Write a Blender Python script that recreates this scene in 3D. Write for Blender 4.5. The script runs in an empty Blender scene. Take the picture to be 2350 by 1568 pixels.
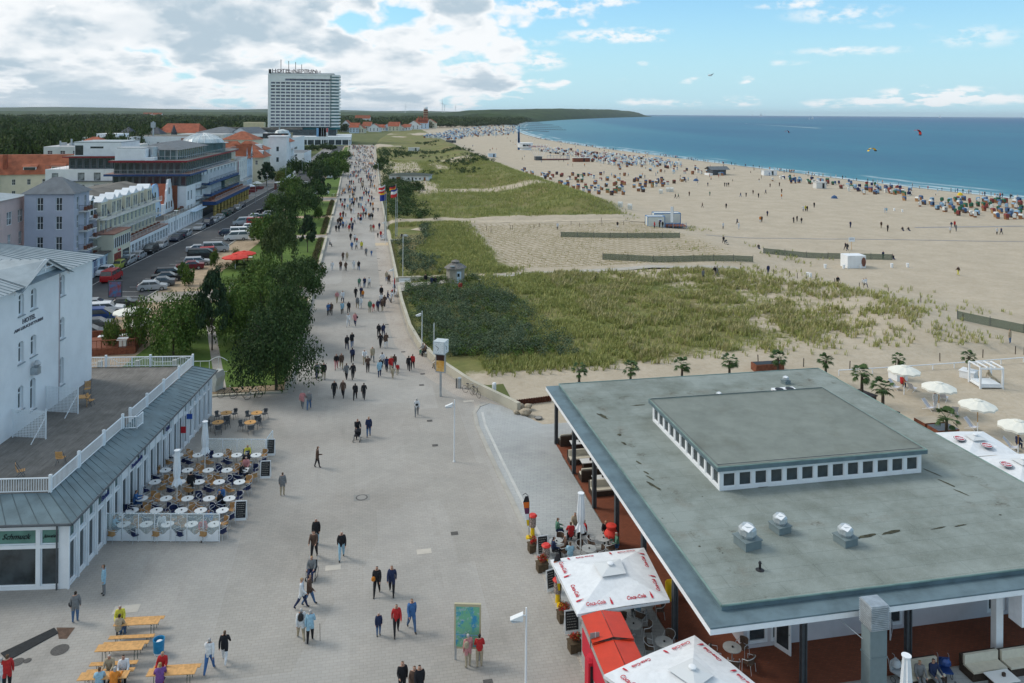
import bpy,bmesh,math,random
import numpy as np
from mathutils import Vector,Matrix,noise
R=math.radians
rnd=random.Random(7)
sc=bpy.context.scene
col=sc.collection
# ---------------------------------------------------------------- camera
F_PX=1800.0;PSI=R(-11);RHO=0.0067;HC=27.0 # focal length for a 2350 px wide picture, yaw, roll, eye height
cd=bpy.data.cameras.new('camera');cam=bpy.data.objects.new('camera',cd);col.objects.link(cam)
cd.sensor_width=36;cd.lens=36*F_PX/2350;cd.shift_y=-524/2350;cd.clip_end=100000;cd.clip_start=0.5
cam.matrix_world=Matrix.Translation((0,0,HC))@Matrix.Rotation(PSI,4,'Z')@Matrix.Rotation(R(90),4,'X')@Matrix.Rotation(RHO,4,'Z')
sc.camera=cam
# ---------------------------------------------------------------- sky, sun, exposure
SUN_EL,SUN_AZ=R(42),R(-62) # azimuth measured from +Y, negative = to the left of the promenade
sc.view_settings.view_transform='Standard';sc.view_settings.look='None'
sc.view_settings.exposure=0.42;sc.view_settings.gamma=1
w=bpy.data.worlds.new('World');sc.world=w;w.use_nodes=True
nt=w.node_tree;nt.nodes.clear()
def N(t,**k):
 n=nt.nodes.new(t)
 for a,b in k.items():setattr(n,a,b)
 return n
def LK(a,b):nt.links.new(a,b)
def math_n(op,a,b=None,c=None):
 n=N('ShaderNodeMath',operation=op)
 for i,v in enumerate((a,b,c)):
  if v is None:continue
  if isinstance(v,(int,float)):n.inputs[i].default_value=v
  else:LK(v,n.inputs[i])
 return n.outputs[0]
def smooth(v,lo,hi,o0=0.0,o1=1.0):
 n=N('ShaderNodeMapRange',interpolation_type='SMOOTHSTEP')
 LK(v,n.inputs[0])
 for i,q in zip((1,2,3,4),(lo,hi,o0,o1)):n.inputs[i].default_value=q
 return n.outputs[0]
out=N('ShaderNodeOutputWorld')
sky=N('ShaderNodeTexSky',sky_type='NISHITA',sun_disc=False,sun_elevation=SUN_EL,sun_rotation=SUN_AZ,altitude=0,air_density=1.0,dust_density=0.3,ozone_density=2.5)
bg1=N('ShaderNodeBackground');bg1.inputs[1].default_value=0.115
skm=N('ShaderNodeMix',data_type='RGBA',blend_type='MULTIPLY');skm.inputs[0].default_value=1
LK(sky.outputs[0],skm.inputs[6]);skm.inputs[7].default_value=(0.62,0.98,1.12,1)
hz_=N('ShaderNodeMix',data_type='RGBA')
LK(skm.outputs[2],hz_.inputs[6]);hz_.inputs[7].default_value=(3.4,5.1,5.9,1);LK(hz_.outputs[2],bg1.inputs[0])
tc=N('ShaderNodeTexCoord');sep=N('ShaderNodeSeparateXYZ');LK(tc.outputs['Generated'],sep.inputs[0])
X,Y,Zz=sep.outputs
# camera-independent direction angles: az = angle right of the photograph's view axis, el = elevation (both as tangents)
LK(smooth(Zz,0.0,0.17,0.92,0.25),hz_.inputs[0])
cpsi,spsi=math.cos(PSI),math.sin(PSI)
rx=math_n('ADD',math_n('MULTIPLY',X,cpsi),math_n('MULTIPLY',Y,spsi))
ry=math_n('ADD',math_n('MULTIPLY',X,-spsi),math_n('MULTIPLY',Y,cpsi))
az=math_n('ARCTAN2',rx,ry)
el=math_n('MAXIMUM',Zz,0.0)
den=math_n('ADD',el,0.075)
u=math_n('DIVIDE',az,den)
v=math_n('LOGARITHM',den,math.e)
vec=N('ShaderNodeCombineXYZ');LK(math_n('MULTIPLY',az,11.0),vec.inputs[0]);LK(math_n('MULTIPLY',v,3.7),vec.inputs[1])
vec2=N('ShaderNodeVectorMath',operation='ADD');LK(vec.outputs[0],vec2.inputs[0]);vec2.inputs[1].default_value=(0,-0.16,0)
def fbm(vsock,scale,detail,seed,rough=0.55):
 n=N('ShaderNodeTexNoise',noise_dimensions='3D');n.inputs['Scale'].default_value=scale
 n.inputs['Detail'].default_value=detail;n.inputs['Roughness'].default_value=rough
 o=N('ShaderNodeVectorMath',operation='ADD');LK(vsock,o.inputs[0]);o.inputs[1].default_value=(seed*3,seed*7,seed);LK(o.outputs[0],n.inputs['Vector']);return n.outputs[0]
CL_SEED=3.3
base=fbm(vec.outputs[0],0.62,3,CL_SEED,0.45)
baseS=fbm(vec2.outputs[0],0.62,3,CL_SEED,0.45)
warp=N('ShaderNodeTexNoise');warp.inputs['Scale'].default_value=1.6;warp.inputs['Detail'].default_value=4;LK(vec.outputs[0],warp.inputs['Vector'])
wv=N('ShaderNodeVectorMath',operation='MULTIPLY_ADD');LK(warp.outputs['Color'],wv.inputs[0]);wv.inputs[1].default_value=(.55,.55,0);LK(vec.outputs[0],wv.inputs[2])
def puff(sc_):
 q=N('ShaderNodeTexVoronoi',voronoi_dimensions='2D');q.inputs['Scale'].default_value=sc_;q.inputs['Detail'].default_value=2;q.inputs['Roughness'].default_value=.55;LK(wv.outputs[0],q.inputs['Vector']);return math_n('SUBTRACT',0.9,q.outputs['Distance'])
fine=math_n('ADD',math_n('MULTIPLY',puff(1.5),.55),math_n('MULTIPLY',fbm(vec.outputs[0],3.0,6,8.8,0.6),.5))
# cover is high on the left, low on the right; thins to wisps
cov=smooth(az,-0.14,0.16,0.238,-0.13)
lowleft=smooth(el,0.0,0.04,0.03,0.0)
dens=math_n('ADD',math_n('ADD',base,cov),math_n('MULTIPLY',math_n('SUBTRACT',fine,0.5),0.30))
dens=math_n('ADD',dens,lowleft)
dens=math_n('ADD',dens,smooth(el,0.2,0.5,0.0,0.22))
# single clouds, each an ellipse of directions (azimuth, elevation, half sizes) whose edge the noise eats away
def D2A(px,py):
 return math.atan((px-1175)/F_PX),(260+RHO*(px-1175)-py)/F_PX*math.cos(math.atan((px-1175)/F_PX))
BL=[(1420,82,150,20,.9),(1215,140,95,26,1.0),(1230,98,60,12,.5),(1830,12,110,12,.7),(1930,34,130,22,.6),(2050,62,80,12,.4),
(1960,118,160,12,.55),(1790,145,70,8,.5),(2240,85,90,26,.55),(1925,112,30,7,.8),(2150,222,125,24,1.3),(1990,235,60,13,.9),(1900,238,60,11,.8),(1700,232,60,13,.9),
(1560,236,60,10,.8),(1470,234,60,10,.8),(1265,200,36,9,.8),(2300,228,60,12,.8),(1390,8,80,14,.8),(1250,20,150,26,.9),(1060,100,130,60,.45)]
blob=None
for(px,py,a,b,s)in BL:
 a0,e0=D2A(px,py)
 dx=math_n('MULTIPLY',math_n('SUBTRACT',az,a0),F_PX/a/1.15)
 dy=math_n('MULTIPLY',math_n('SUBTRACT',Zz,e0),F_PX/b/1.15)
 q=math_n('SUBTRACT',1.0,math_n('ADD',math_n('MULTIPLY',dx,dx),math_n('MULTIPLY',dy,dy)))
 q=math_n('MULTIPLY',math_n('MAXIMUM',q,0.0),s)
 blob=q if blob is None else math_n('MAXIMUM',blob,q)
blobN=math_n('MULTIPLY',blob,smooth(fbm(vec.outputs[0],3.2,6,1.7,0.6),0.36,0.62))
mask=math_n('MAXIMUM',smooth(dens,0.49,0.58),smooth(blobN,0.05,0.75,0,0.92))
shade=smooth(math_n('SUBTRACT',baseS,base),-0.055,0.045) # lit tops, grey bellies
thick=smooth(dens,0.60,0.80)
sh=math_n('MULTIPLY',math_n('SUBTRACT',1.0,shade),thick)
sh=math_n('ADD',math_n('MULTIPLY',sh,0.30),math_n('MULTIPLY',smooth(dens,.56,.68),smooth(fbm(vec.outputs[0],.95,6,5.1,.55),0.38,0.60,0.0,0.88)))
sh=math_n('SUBTRACT',sh,math_n('MULTIPLY',smooth(puff(2.2),.45,.75),.30));sh=math_n('MAXIMUM',sh,0.04)
sh=math_n('MINIMUM',sh,1.0)
ccol=N('ShaderNodeMix',data_type='RGBA');LK(sh,ccol.inputs[0])
ccol.inputs[6].default_value=(0.73,0.75,0.765,1);ccol.inputs[7].default_value=(0.37,0.46,0.53,1)
bg2=N('ShaderNodeBackground');LK(ccol.outputs[2],bg2.inputs[0]);bg2.inputs[1].default_value=1.0
# below the top of the picture the clouds carry on as a broken grey-white deck
mx=N('ShaderNodeMixShader');LK(mask,mx.inputs[0]);LK(bg1.outputs[0],mx.inputs[1]);LK(bg2.outputs[0],mx.inputs[2])
LK(mx.outputs[0],out.inputs[0])
ld=bpy.data.lights.new('sun','SUN');ld.energy=1.5;ld.angle=R(20);ld.color=(1,0.95,0.87)
sun=bpy.data.objects.new('sun',ld);col.objects.link(sun)
sun.rotation_euler=(R(90)-SUN_EL,0,-SUN_AZ+math.pi)
sun.rotation_euler=Vector((math.sin(SUN_AZ)*math.cos(SUN_EL),math.cos(SUN_AZ)*math.cos(SUN_EL),math.sin(SUN_EL))).to_track_quat('Z','Y').to_euler()
# ---------------------------------------------------------------- picture <-> ground
def P(px,py,z=0.0):
 dx=px-1175;dy=py-260
 a=dx*math.cos(RHO)+dy*math.sin(RHO);b=dy*math.cos(RHO)-dx*math.sin(RHO)
 d=F_PX*(HC-z)/max(b,0.5);r=a/F_PX*d
 return(r*math.cos(PSI)-d*math.sin(PSI),r*math.sin(PSI)+d*math.cos(PSI))
def Zat(px,py,x,y):
 dx=px-1175;dy=py-260
 b=dy*math.cos(RHO)-dx*math.sin(RHO);d=-x*math.sin(PSI)+y*math.cos(PSI)
 return HC-b*d/F_PX
def crop(ox,oy,s): # reads off an enlargement of the photograph
 return lambda x,y:((ox+x/s)/1.6068,(oy+y/s)/1.6068)
# ---------------------------------------------------------------- materials
MATS={}
def mat(name,c,rough=0.8,metal=0.0,var=0.0,vs=1.0,bump=0.0,bs=8.0,spec=0.3,c2=None,lo=.4,hi=.65,emit=None,trans=0.0,obj=False):
 if name in MATS:return MATS[name]
 m=bpy.data.materials.new(name);m.use_nodes=True;t=m.node_tree
 b=t.nodes['Principled BSDF'];b.inputs['Roughness'].default_value=rough;b.inputs['Metallic'].default_value=metal
 b.inputs['Specular IOR Level'].default_value=spec
 b.inputs['Base Color'].default_value=(*c,1)
 if trans:b.inputs['Transmission Weight'].default_value=trans
 if emit:b.inputs['Emission Color'].default_value=(*emit[0],1);b.inputs['Emission Strength'].default_value=emit[1]
 tcn=None
 def co():
  nonlocal tcn
  if tcn is None:tcn=t.nodes.new('ShaderNodeTexCoord')
  return tcn.outputs['Object']
 if var or c2:
  n=t.nodes.new('ShaderNodeTexNoise');n.inputs['Scale'].default_value=vs;n.inputs['Detail'].default_value=6;n.inputs['Roughness'].default_value=.6
  t.links.new(co(),n.inputs['Vector'])
  r=t.nodes.new('ShaderNodeMapRange');t.links.new(n.outputs[0],r.inputs[0]);r.inputs[1].default_value=lo;r.inputs[2].default_value=hi
  mx=t.nodes.new('ShaderNodeMix');mx.data_type='RGBA';t.links.new(r.outputs[0],mx.inputs[0])
  d=c2 or tuple(max(0,q*(1-var))for q in c);e=c if c2 else tuple(min(1,q*(1+var))for q in c)
  mx.inputs[6].default_value=(*e,1);mx.inputs[7].default_value=(*d,1);t.links.new(mx.outputs[2],b.inputs['Base Color'])
 if bump:
  n=t.nodes.new('ShaderNodeTexNoise');n.inputs['Scale'].default_value=bs;n.inputs['Detail'].default_value=4;t.links.new(co(),n.inputs['Vector'])
  bp=t.nodes.new('ShaderNodeBump');bp.inputs['Strength'].default_value=bump;bp.inputs['Distance'].default_value=.05
  t.links.new(n.outputs[0],bp.inputs['Height']);t.links.new(bp.outputs[0],b.inputs['Normal'])
 MATS[name]=m;return m
def sr(r,g,b): # 0-255 picture value -> linear
 return tuple(((q/255)/12.92 if q/255<=.04045 else((q/255+.055)/1.055)**2.4)for q in(r,g,b))
white=mat('white_paint',(.76,.78,.80),.55,var=.05,vs=.7)
wallw=mat('white_render',(.76,.765,.78),.85,var=.05,vs=.5,bump=.15,bs=30)
glass=mat('window_glass',(.035,.045,.05),.08,spec=.7,var=.5,vs=.8)
glassg=mat('shop_glass',(.05,.085,.08),.07,spec=.7,var=.6,vs=.9)
curtain=mat('curtained_glass',(.20,.22,.23),.2,spec=.6,var=.6,vs=1.3)
zinc=mat('zinc_sheet',(.125,.18,.205),.5,.15,var=.16,vs=.9)
zincl=mat('pale_zinc_sheet',(.30,.35,.38),.5,.2,var=.12,vs=.8)
steel=mat('galvanised_steel',(.42,.45,.47),.4,.6,var=.12,vs=3)
dsteel=mat('dark_steel',(.09,.1,.11),.5,.3,var=.15,vs=3)
black=mat('black_paint',(.02,.02,.022),.5)
wood=mat('pine_wood',(.55,.30,.11),.6,var=.18,vs=6)
dwood=mat('dark_wicker',(.045,.03,.022),.7,var=.3,vs=14)
rwood=mat('red_brown_wood',(.19,.065,.035),.7,var=.25,vs=4)
cream=mat('cream_render',(.62,.56,.38),.85,var=.07,vs=.6)
bark=mat('bark',(.07,.055,.04),.9,var=.35,vs=5,bump=.5,bs=12)
# ---------------------------------------------------------------- mesh builder
class MB:
 def __init__(s):s.v=[];s.f=[];s.m=[];s.mats=[]
 def mi(s,m):
  if m not in s.mats:s.mats.append(m)
  return s.mats.index(m)
 def poly(s,pts,m):
  i=len(s.v);s.v+=[tuple(p)for p in pts];s.f.append(tuple(range(i,i+len(pts))));s.m.append(s.mi(m))
 def box(s,a,b,m,rz=0,c=None,top=None):
  x0,y0,z0=a;x1,y1,z1=b
  if x0>x1:x0,x1=x1,x0
  if y0>y1:y0,y1=y1,y0
  if z0>z1:z0,z1=z1,z0
  i=len(s.v);P8=[(x0,y0,z0),(x1,y0,z0),(x1,y1,z0),(x0,y1,z0),(x0,y0,z1),(x1,y0,z1),(x1,y1,z1),(x0,y1,z1)]
  if rz:
   cx,cy=c if c else((x0+x1)/2,(y0+y1)/2);ca,sa=math.cos(rz),math.sin(rz)
   P8=[(cx+(x-cx)*ca-(y-cy)*sa,cy+(x-cx)*sa+(y-cy)*ca,z)for x,y,z in P8]
  s.v+=P8;k=s.mi(m)
  for q in((3,2,1,0),(0,1,5,4),(1,2,6,5),(2,3,7,6),(3,0,4,7)):s.f.append(tuple(i+j for j in q));s.m.append(k)
  s.f.append(tuple(i+j for j in(4,5,6,7)));s.m.append(s.mi(top)if top else k)
 def cbox(s,c,d,m,rz=0,top=None):
  s.box((c[0]-d[0]/2,c[1]-d[1]/2,c[2]),(c[0]+d[0]/2,c[1]+d[1]/2,c[2]+d[2]),m,rz,(c[0],c[1]),top)
 def tube(s,p0,p1,r0,m,r1=None,n=8,cap=True):
  p0,p1=Vector(p0),Vector(p1);r1=r0 if r1 is None else r1
  d=(p1-p0);L=d.length
  if L<1e-6:return
  q=d.to_track_quat('Z','Y');i=len(s.v);k=s.mi(m)
  for p,r in((p0,r0),(p1,r1)):
   for j in range(n):
    a=2*math.pi*j/n;s.v.append(tuple(p+q@Vector((r*math.cos(a),r*math.sin(a),0))))
  for j in range(n):s.f.append((i+j,i+(j+1)%n,i+n+(j+1)%n,i+n+j));s.m.append(k)
  if cap:s.f.append(tuple(i+n+j for j in range(n)));s.m.append(k);s.f.append(tuple(i+n-1-j for j in range(n)));s.m.append(k)
 def path(s,pts,r,m,n=6,closed=False):
  pts=list(pts)
  for a,b in zip(pts,pts[1:]+(pts[:1]if closed else[])):s.tube(a,b,r,m,n=n)
 def lathe(s,c,prof,m,n=12,sx=1,sy=1):
  i=len(s.v);k=s.mi(m)
  for(r,z)in prof:
   for j in range(n):a=2*math.pi*j/n;s.v.append((c[0]+sx*r*math.cos(a),c[1]+sy*r*math.sin(a),c[2]+z))
  for t in range(len(prof)-1):
   for j in range(n):s.f.append((i+t*n+j,i+t*n+(j+1)%n,i+(t+1)*n+(j+1)%n,i+(t+1)*n+j));s.m.append(k)
  s.f.append(tuple(i+n-1-j for j in range(n)));s.m.append(k)
  e=i+(len(prof)-1)*n;s.f.append(tuple(e+j for j in range(n)));s.m.append(k)
 def ball(s,c,r,m,n=8,sz=1,sx=1,sy=1):
  s.lathe(c,[(max(.01,r*math.sin(math.pi*t/(n//2+1))),-r*sz*math.cos(math.pi*t/(n//2+1)))for t in range(0,n//2+2)],m,n,sx,sy)
 def prism(s,poly,z0,z1,m,top=None):
  ar=sum(poly[i][0]*poly[(i+1)%len(poly)][1]-poly[(i+1)%len(poly)][0]*poly[i][1]for i in range(len(poly)))
  if ar<0:poly=poly[::-1]
  s.poly([(x,y,z1)for x,y in poly],top or m);s.poly([(x,y,z0)for x,y in poly[::-1]],m)
  for i in range(len(poly)):
   a,b=poly[i],poly[(i+1)%len(poly)]
   s.poly([(a[0],a[1],z0),(b[0],b[1],z0),(b[0],b[1],z1),(a[0],a[1],z1)],m)
 def build(s,name,parent=None,loc=None,rz=0,smooth=False):
  me=bpy.data.meshes.new(name);me.from_pydata(s.v,[],s.f)
  for m in s.mats:me.materials.append(m)
  me.polygons.foreach_set('material_index',s.m)
  if smooth:me.polygons.foreach_set('use_smooth',[True]*len(s.f))
  me.update()
  o=bpy.data.objects.new(name,me);col.objects.link(o)
  if parent is not None:o.parent=parent
  if loc is not None:o.location=loc
  if rz:o.rotation_euler.z=rz
  return o
def tag(o,label=None,cat=None,group=None,kind=None):
 if label:o['label']=label
 if cat:o['category']=cat
 if group:o['group']=group
 if kind:o['kind']=kind
 return o
def thing(name,label,cat,loc=(0,0,0),rz=0,group=None):
 o=bpy.data.objects.new(name,None);col.objects.link(o);o.empty_display_size=.3
 o.location=loc;o.rotation_euler=(0,0,rz);return tag(o,label,cat,group)
KIDS={}
def kids(o):
 return[c for c in col.objects if c.parent==o]
def snapshot(o): # (object, its parts, their sub-parts) read once, so copying stays cheap
 return(o,[snapshot(c)for c in kids(o)])
def dup(snap,loc=None,rz=None,parent=None,label=None,group=None,sc_=None,swap=None):
 o,ch=snap;c=o.copy();col.objects.link(c)
 if parent is not None:c.parent=parent
 if loc is not None:c.location=loc
 if rz is not None:c.rotation_euler=(0,0,rz)
 if sc_ is not None:c.scale=(sc_,)*3 if isinstance(sc_,(int,float))else sc_
 if label:c['label']=label
 if group:c['group']=group
 if swap and c.type=='MESH':recolour(c,swap)
 for k in ch:dup(k,parent=c,swap=swap)
 return c
def recolour(c,swap): # swap: {material name: material}, kept on the object so that meshes stay shared
 for i,sl in enumerate(c.material_slots):
  m=c.data.materials[i]
  if m and m.name in swap:sl.link='OBJECT';sl.material=swap[m.name]
def text(s,size,m,parent,loc,rot,name='lettering',depth=.02,shear=0.0,align='CENTER',bold=0.0,sx=1.0):
 cu=bpy.data.curves.new('t','FONT');cu.body=s;cu.size=size;cu.extrude=depth;cu.shear=shear;cu.align_x=align;cu.align_y='CENTER';cu.offset=bold;cu.resolution_u=2
 o=bpy.data.objects.new('t',cu);col.objects.link(o)
 dg=bpy.context.evaluated_depsgraph_get();me=bpy.data.meshes.new_from_object(o.evaluated_get(dg))
 bpy.data.objects.remove(o);me.name=name;me.materials.clear();me.materials.append(m)
 t=bpy.data.objects.new(name,me);col.objects.link(t);t.parent=parent;t.location=loc;t.rotation_euler=rot;t.scale=(sx,1,1);return t
def npmesh(name,V,Fc,m,smooth=False,nv=4): # V (n,3), Fc (k,nv) numpy arrays
 me=bpy.data.meshes.new(name);n,k=len(V),len(Fc)
 me.vertices.add(n);me.vertices.foreach_set('co',np.asarray(V,np.float32).ravel())
 me.loops.add(k*nv);me.loops.foreach_set('vertex_index',np.asarray(Fc,np.int32).ravel())
 me.polygons.add(k);me.polygons.foreach_set('loop_start',np.arange(0,k*nv,nv,dtype=np.int32))
 try:me.polygons.foreach_set('loop_total',np.full(k,nv,dtype=np.int32))
 except Exception:pass
 for q in(m if isinstance(m,(list,tuple))else[m]):me.materials.append(q)
 if smooth:me.polygons.foreach_set('use_smooth',np.ones(k,bool))
 me.update(calc_edges=True);me.validate()
 o=bpy.data.objects.new(name,me);col.objects.link(o);return o
# ================================================================ ground, sea, paving
def pl(y,pts):
 return np.interp(y,[p[0]for p in pts],[p[1]for p in pts])
WALLX=[(40,15.4),(62,15.4),(70.7,13.7),(76,11.0),(83.6,8.4),(90,7.0),(97.5,6.3),(111,6.0),(163,6.2),(260,6.9),(640,12.5),(800,20),(1300,60),(1700,150),(2900,420),(12000,2000)]
SHORE=[(0,250),(235,228),(302,219),(422,212),(564,204),(700,199),(854,203),(1060,224),(1282,256),(1602,318),(2100,430),(2873,620),(5000,1150),(8000,1900),(10500,2480),(12000,2500)]
DUNEX=[(60,40),(70,44),(79,60),(80,77),(102,79),(114,71),(129,62),(138,76),(160,75),(180,66),(198,72),(398,70),(821,84),(1300,100),(1700,190),(2900,450),(12000,2040)]
rs=np.random.RandomState(3)
def vnoise(x,y,s,seed=0): # smooth value noise, vectorised
 x=np.asarray(x,float)/s+seed*17.3;y=np.asarray(y,float)/s+seed*9.1
 xi=np.floor(x).astype(np.int64);yi=np.floor(y).astype(np.int64);fx=x-xi;fy=y-yi
 fx=fx*fx*(3-2*fx);fy=fy*fy*(3-2*fy)
 def hsh(a,b):
  n=(a*374761393+b*668265263+seed*1442695)&0x7fffffff;n=((n^(n>>13))*1274126177)&0x7fffffff
  return((n^(n>>16))&0xffff)/65535.0
 return(hsh(xi,yi)*(1-fx)+hsh(xi+1,yi)*fx)*(1-fy)+(hsh(xi,yi+1)*(1-fx)+hsh(xi+1,yi+1)*fx)*fy
def fb(x,y,s,seed=0,o=4):
 return sum(vnoise(x,y,s/2**i,seed+i)/2**(i+1)for i in range(o))/(1-1/2**o)
def ss(x,a,b):
 t=np.clip((x-a)/(b-a),0,1);return t*t*(3-2*t)
def bandw(v,a,b,e):return ss(v,a-e,a+e)*(1-ss(v,b-e,b+e))
def zones(x,y):
 """greenness, shrub cover and height of the land right of the promenade"""
 x=np.asarray(x,float);y=np.asarray(y,float)
 wx=pl(y,WALLX);dx=pl(y,DUNEX)+3*(fb(x,y,9,5)-.5);sx=pl(y,SHORE)
 inn=(1-ss(x,dx-5,dx+1))
 n1=fb(x,y,22,1);n2=fb(x,y,6,2)
 # dune nearest the pavilion
 near=bandw(y,80+.02*(x-40)-3*ss(x,60,75),127.5+2*(n2-.5),1.6)*inn
 fldx=23+(186-y)*.02
 fld=bandw(y,132.5,185,1.3)*ss(x,25+3.5*(n2-.5)+np.abs(y-160)*-.10+3*ss(y,160,185),27.5)*(1-ss(x,66,76))
 leftg=bandw(y,130,189,1.5)*(1-ss(x,21+6*(n2-.5)+ss(y,150,130)*4,29))
 big=ss(y,194+3*(n2-.5),199)*(1-ss(y,700,1100)*.0)*inn
 p=np.zeros_like(x)
 g_near=near*np.clip(1.2-0.021*np.maximum(x-24,0)-ss(n1,.48,.60)*.34*ss(x,20,36)-(1-ss(y,78,86+(x-20)*.10))*.7,.12,1)
 g_big=big*np.clip(1-.75*ss(fb(x,y*.35,34,9),.56,.66)*ss(y,240,270),0,1)
 sandstrip=bandw(y,262,275,3)*bandw(x,18,66,4)
 g_big=g_big*(1-.75*sandstrip)
 g=np.maximum.reduce([g_near,leftg,g_big,fld*.30])
 sh=np.maximum.reduce([bandw(y,84,126.5,2)*(1-ss(x,14+(126-y)*.12+6*(n1-.5)*2,17+(126-y)*.16+3)),
bandw(y,131,182,2)*(1-ss(x,12+10*(n1-.5),16+10*(n1-.5))),bandw(y,196,300,4)*(1-ss(x,15+14*(n1-.4),19+14*(n1-.4))),
ss(y,300,310)*(1-ss(x,wx+5,wx+9))*.5*(1-ss(y,520,600))])*ss(x,wx+.6,wx+1.6)
 h=inn*(0.5+1.6*(n1-.5)+.6*(n2-.5))
 h=h*(1-.7*bandw(y,70,131,3))
 h+=2.6*np.exp(-((x-(dx-10))/9.0)**2)*ss(y,199,212)*(1-ss(y,600,900))
 h+=1.1*np.exp(-((x-(dx-7))/7.0)**2)*bandw(y,84,122,4)
 h=h*(1-fld*.85)*(1-bandw(y,188,193,2)*.9)*(1-bandw(y,128.5,131,1)*.9)
 beach=-1.0+.25*(fb(x,y,14,7)-.5)+.06*(n2-.5)
 k=ss(x,dx-2,dx+14)
 h=h*(1-k)+beach*k
 h=h*ss(x,wx+.3,wx+3)+(-.05)*(1-ss(x,wx+.3,wx+3))
 fl=(1-ss(y,76,80)) # flat sand of the beach club beside the pavilion
 h=h*(1-fl)+fl*(-.12-.9*ss(x,70,110)+.08*(n2-.5))
 h=np.where(x>sx-14,h*(1-ss(x,sx-14,sx))+(-2.0)*ss(x,sx-14,sx),h)
 h=np.where(x>sx,-2.0-(x-sx)*.12,h)
 return np.clip(g,0,1),np.clip(sh,0,1),h,fld
def hgt(x,y):return float(zones(np.array([x]),np.array([y]))[2][0])
def PG(px,py,off=0.0): # ground point under a picture point on the uneven land
 z=-.5
 for _ in range(4):
  x,y=P(px,py,z+off)
  z=hgt(x,y)if x>pl(y,WALLX)else 0.0
 return(x,y,z)
# ---- sand / dunes terrain
ys=np.concatenate([np.arange(36,230,1.2),np.geomspace(231.5,12000,230)]);tt=np.linspace(0,1,190)
Yg=np.repeat(ys[:,None],len(tt),1);xl=pl(ys,WALLX)-.05;xr=pl(ys,SHORE)+26
wgt=np.interp(np.linspace(0,1,len(tt)),[0,.62,1],[0,.42,1])
Xg=xl[:,None]+(xr-xl)[:,None]*wgt[None,:]
G,S,Hh,FL=zones(Xg,Yg)
Hh=np.where(Yg>1700,np.minimum(Hh,1.0),Hh)
def grid_obj(name,Xg,Yg,Zg,m,attrs=()):
 a,b=Xg.shape;V=np.stack([Xg.ravel(),Yg.ravel(),Zg.ravel()],1)
 idx=np.arange(a*b).reshape(a,b);Fq=np.stack([idx[:-1,:-1].ravel(),idx[:-1,1:].ravel(),idx[1:,1:].ravel(),idx[1:,:-1].ravel()],1)
 o=npmesh(name,V,Fq,m,True)
 for n_,arr in attrs:
  at=o.data.attributes.new(n_,'FLOAT','POINT');at.data.foreach_set('value',arr.ravel().astype(np.float32))
 return o
def node_mat(name,rough=.9):
 m=bpy.data.materials.new(name);m.use_nodes=True;t=m.node_tree;b=t.nodes['Principled BSDF']
 b.inputs['Roughness'].default_value=rough;b.inputs['Specular IOR Level'].default_value=.2
 class H:
  def n(s,ty,**k):
   q=t.nodes.new(ty)
   for a,v in k.items():setattr(q,a,v)
   return q
  def l(s,a,c):t.links.new(a,c)
  def noise(s,vecs,sc_,det=6,ro=.6):
   q=s.n('ShaderNodeTexNoise');q.inputs['Scale'].default_value=sc_;q.inputs['Detail'].default_value=det;q.inputs['Roughness'].default_value=ro;s.l(vecs,q.inputs['Vector']);return q.outputs[0]
  def mapr(s,v,a,c,d=0.,e=1.):
   q=s.n('ShaderNodeMapRange');s.l(v,q.inputs[0])
   for i,k in zip((1,2,3,4),(a,c,d,e)):q.inputs[i].default_value=k
   return q.outputs[0]
  def mix(s,f,a,c,bt='MIX'):
   q=s.n('ShaderNodeMix',data_type='RGBA',blend_type=bt)
   for v,i in((f,0),(a,6),(c,7)):
    if isinstance(v,(int,float)):q.inputs[i].default_value=v
    elif isinstance(v,tuple):q.inputs[i].default_value=(*v,1)
    else:s.l(v,q.inputs[i])
   return q.outputs[2]
  def math(s,op,a,c=None):
   q=s.n('ShaderNodeMath',operation=op)
   for i,v in enumerate((a,c)):
    if v is None:continue
    if isinstance(v,(int,float)):q.inputs[i].default_value=v
    else:s.l(v,q.inputs[i])
   return q.outputs[0]
  def bump(s,v,st,dist):
   q=s.n('ShaderNodeBump');q.inputs['Strength'].default_value=st;q.inputs['Distance'].default_value=dist;s.l(v,q.inputs['Height']);s.l(q.outputs[0],b.inputs['Normal'])
  def out(s,c):s.l(c,b.inputs['Base Color'])
  def obj(s):return s.n('ShaderNodeTexCoord').outputs['Object']
  def attr(s,a):return s.n('ShaderNodeAttribute',attribute_name=a).outputs['Fac']
  def scale(s,v,sc3):
   q=s.n('ShaderNodeVectorMath',operation='MULTIPLY');s.l(v,q.inputs[0]);q.inputs[1].default_value=sc3;return q.outputs[0]
 return m,H(),b
sand,h,b=node_mat('dune_sand_and_grass')
o=h.obj();nf=h.noise(o,1.6,5);nm_=h.noise(o,.22,5);nl=h.noise(o,.05,4)
sc_=h.mix(h.mapr(nm_,.35,.68),(.50,.43,.335),(.42,.36,.275));sc_=h.mix(h.mapr(nf,.4,.8,0,.6),sc_,(.36,.29,.20))
wet=h.attr('wet');sc_=h.mix(wet,sc_,(.17,.135,.095))
foot=h.noise(o,4.0,3,.7);sc_=h.mix(h.mapr(foot,.55,.75,0,.45),sc_,(.33,.265,.18))
gr=h.mix(h.mapr(nf,.3,.7),(.20,.205,.065),(.13,.145,.045));gr=h.mix(h.mapr(nl,.42,.62),gr,(.20,.17,.075));gr=h.mix(h.mapr(h.noise(o,.11,5),.5,.68,0,.75),gr,(.085,.115,.03))
gv=h.math('ADD',h.attr('veg'),h.math('MULTIPLY',h.math('SUBTRACT',h.noise(o,.9,6,.7),.5),1.25))
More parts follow.
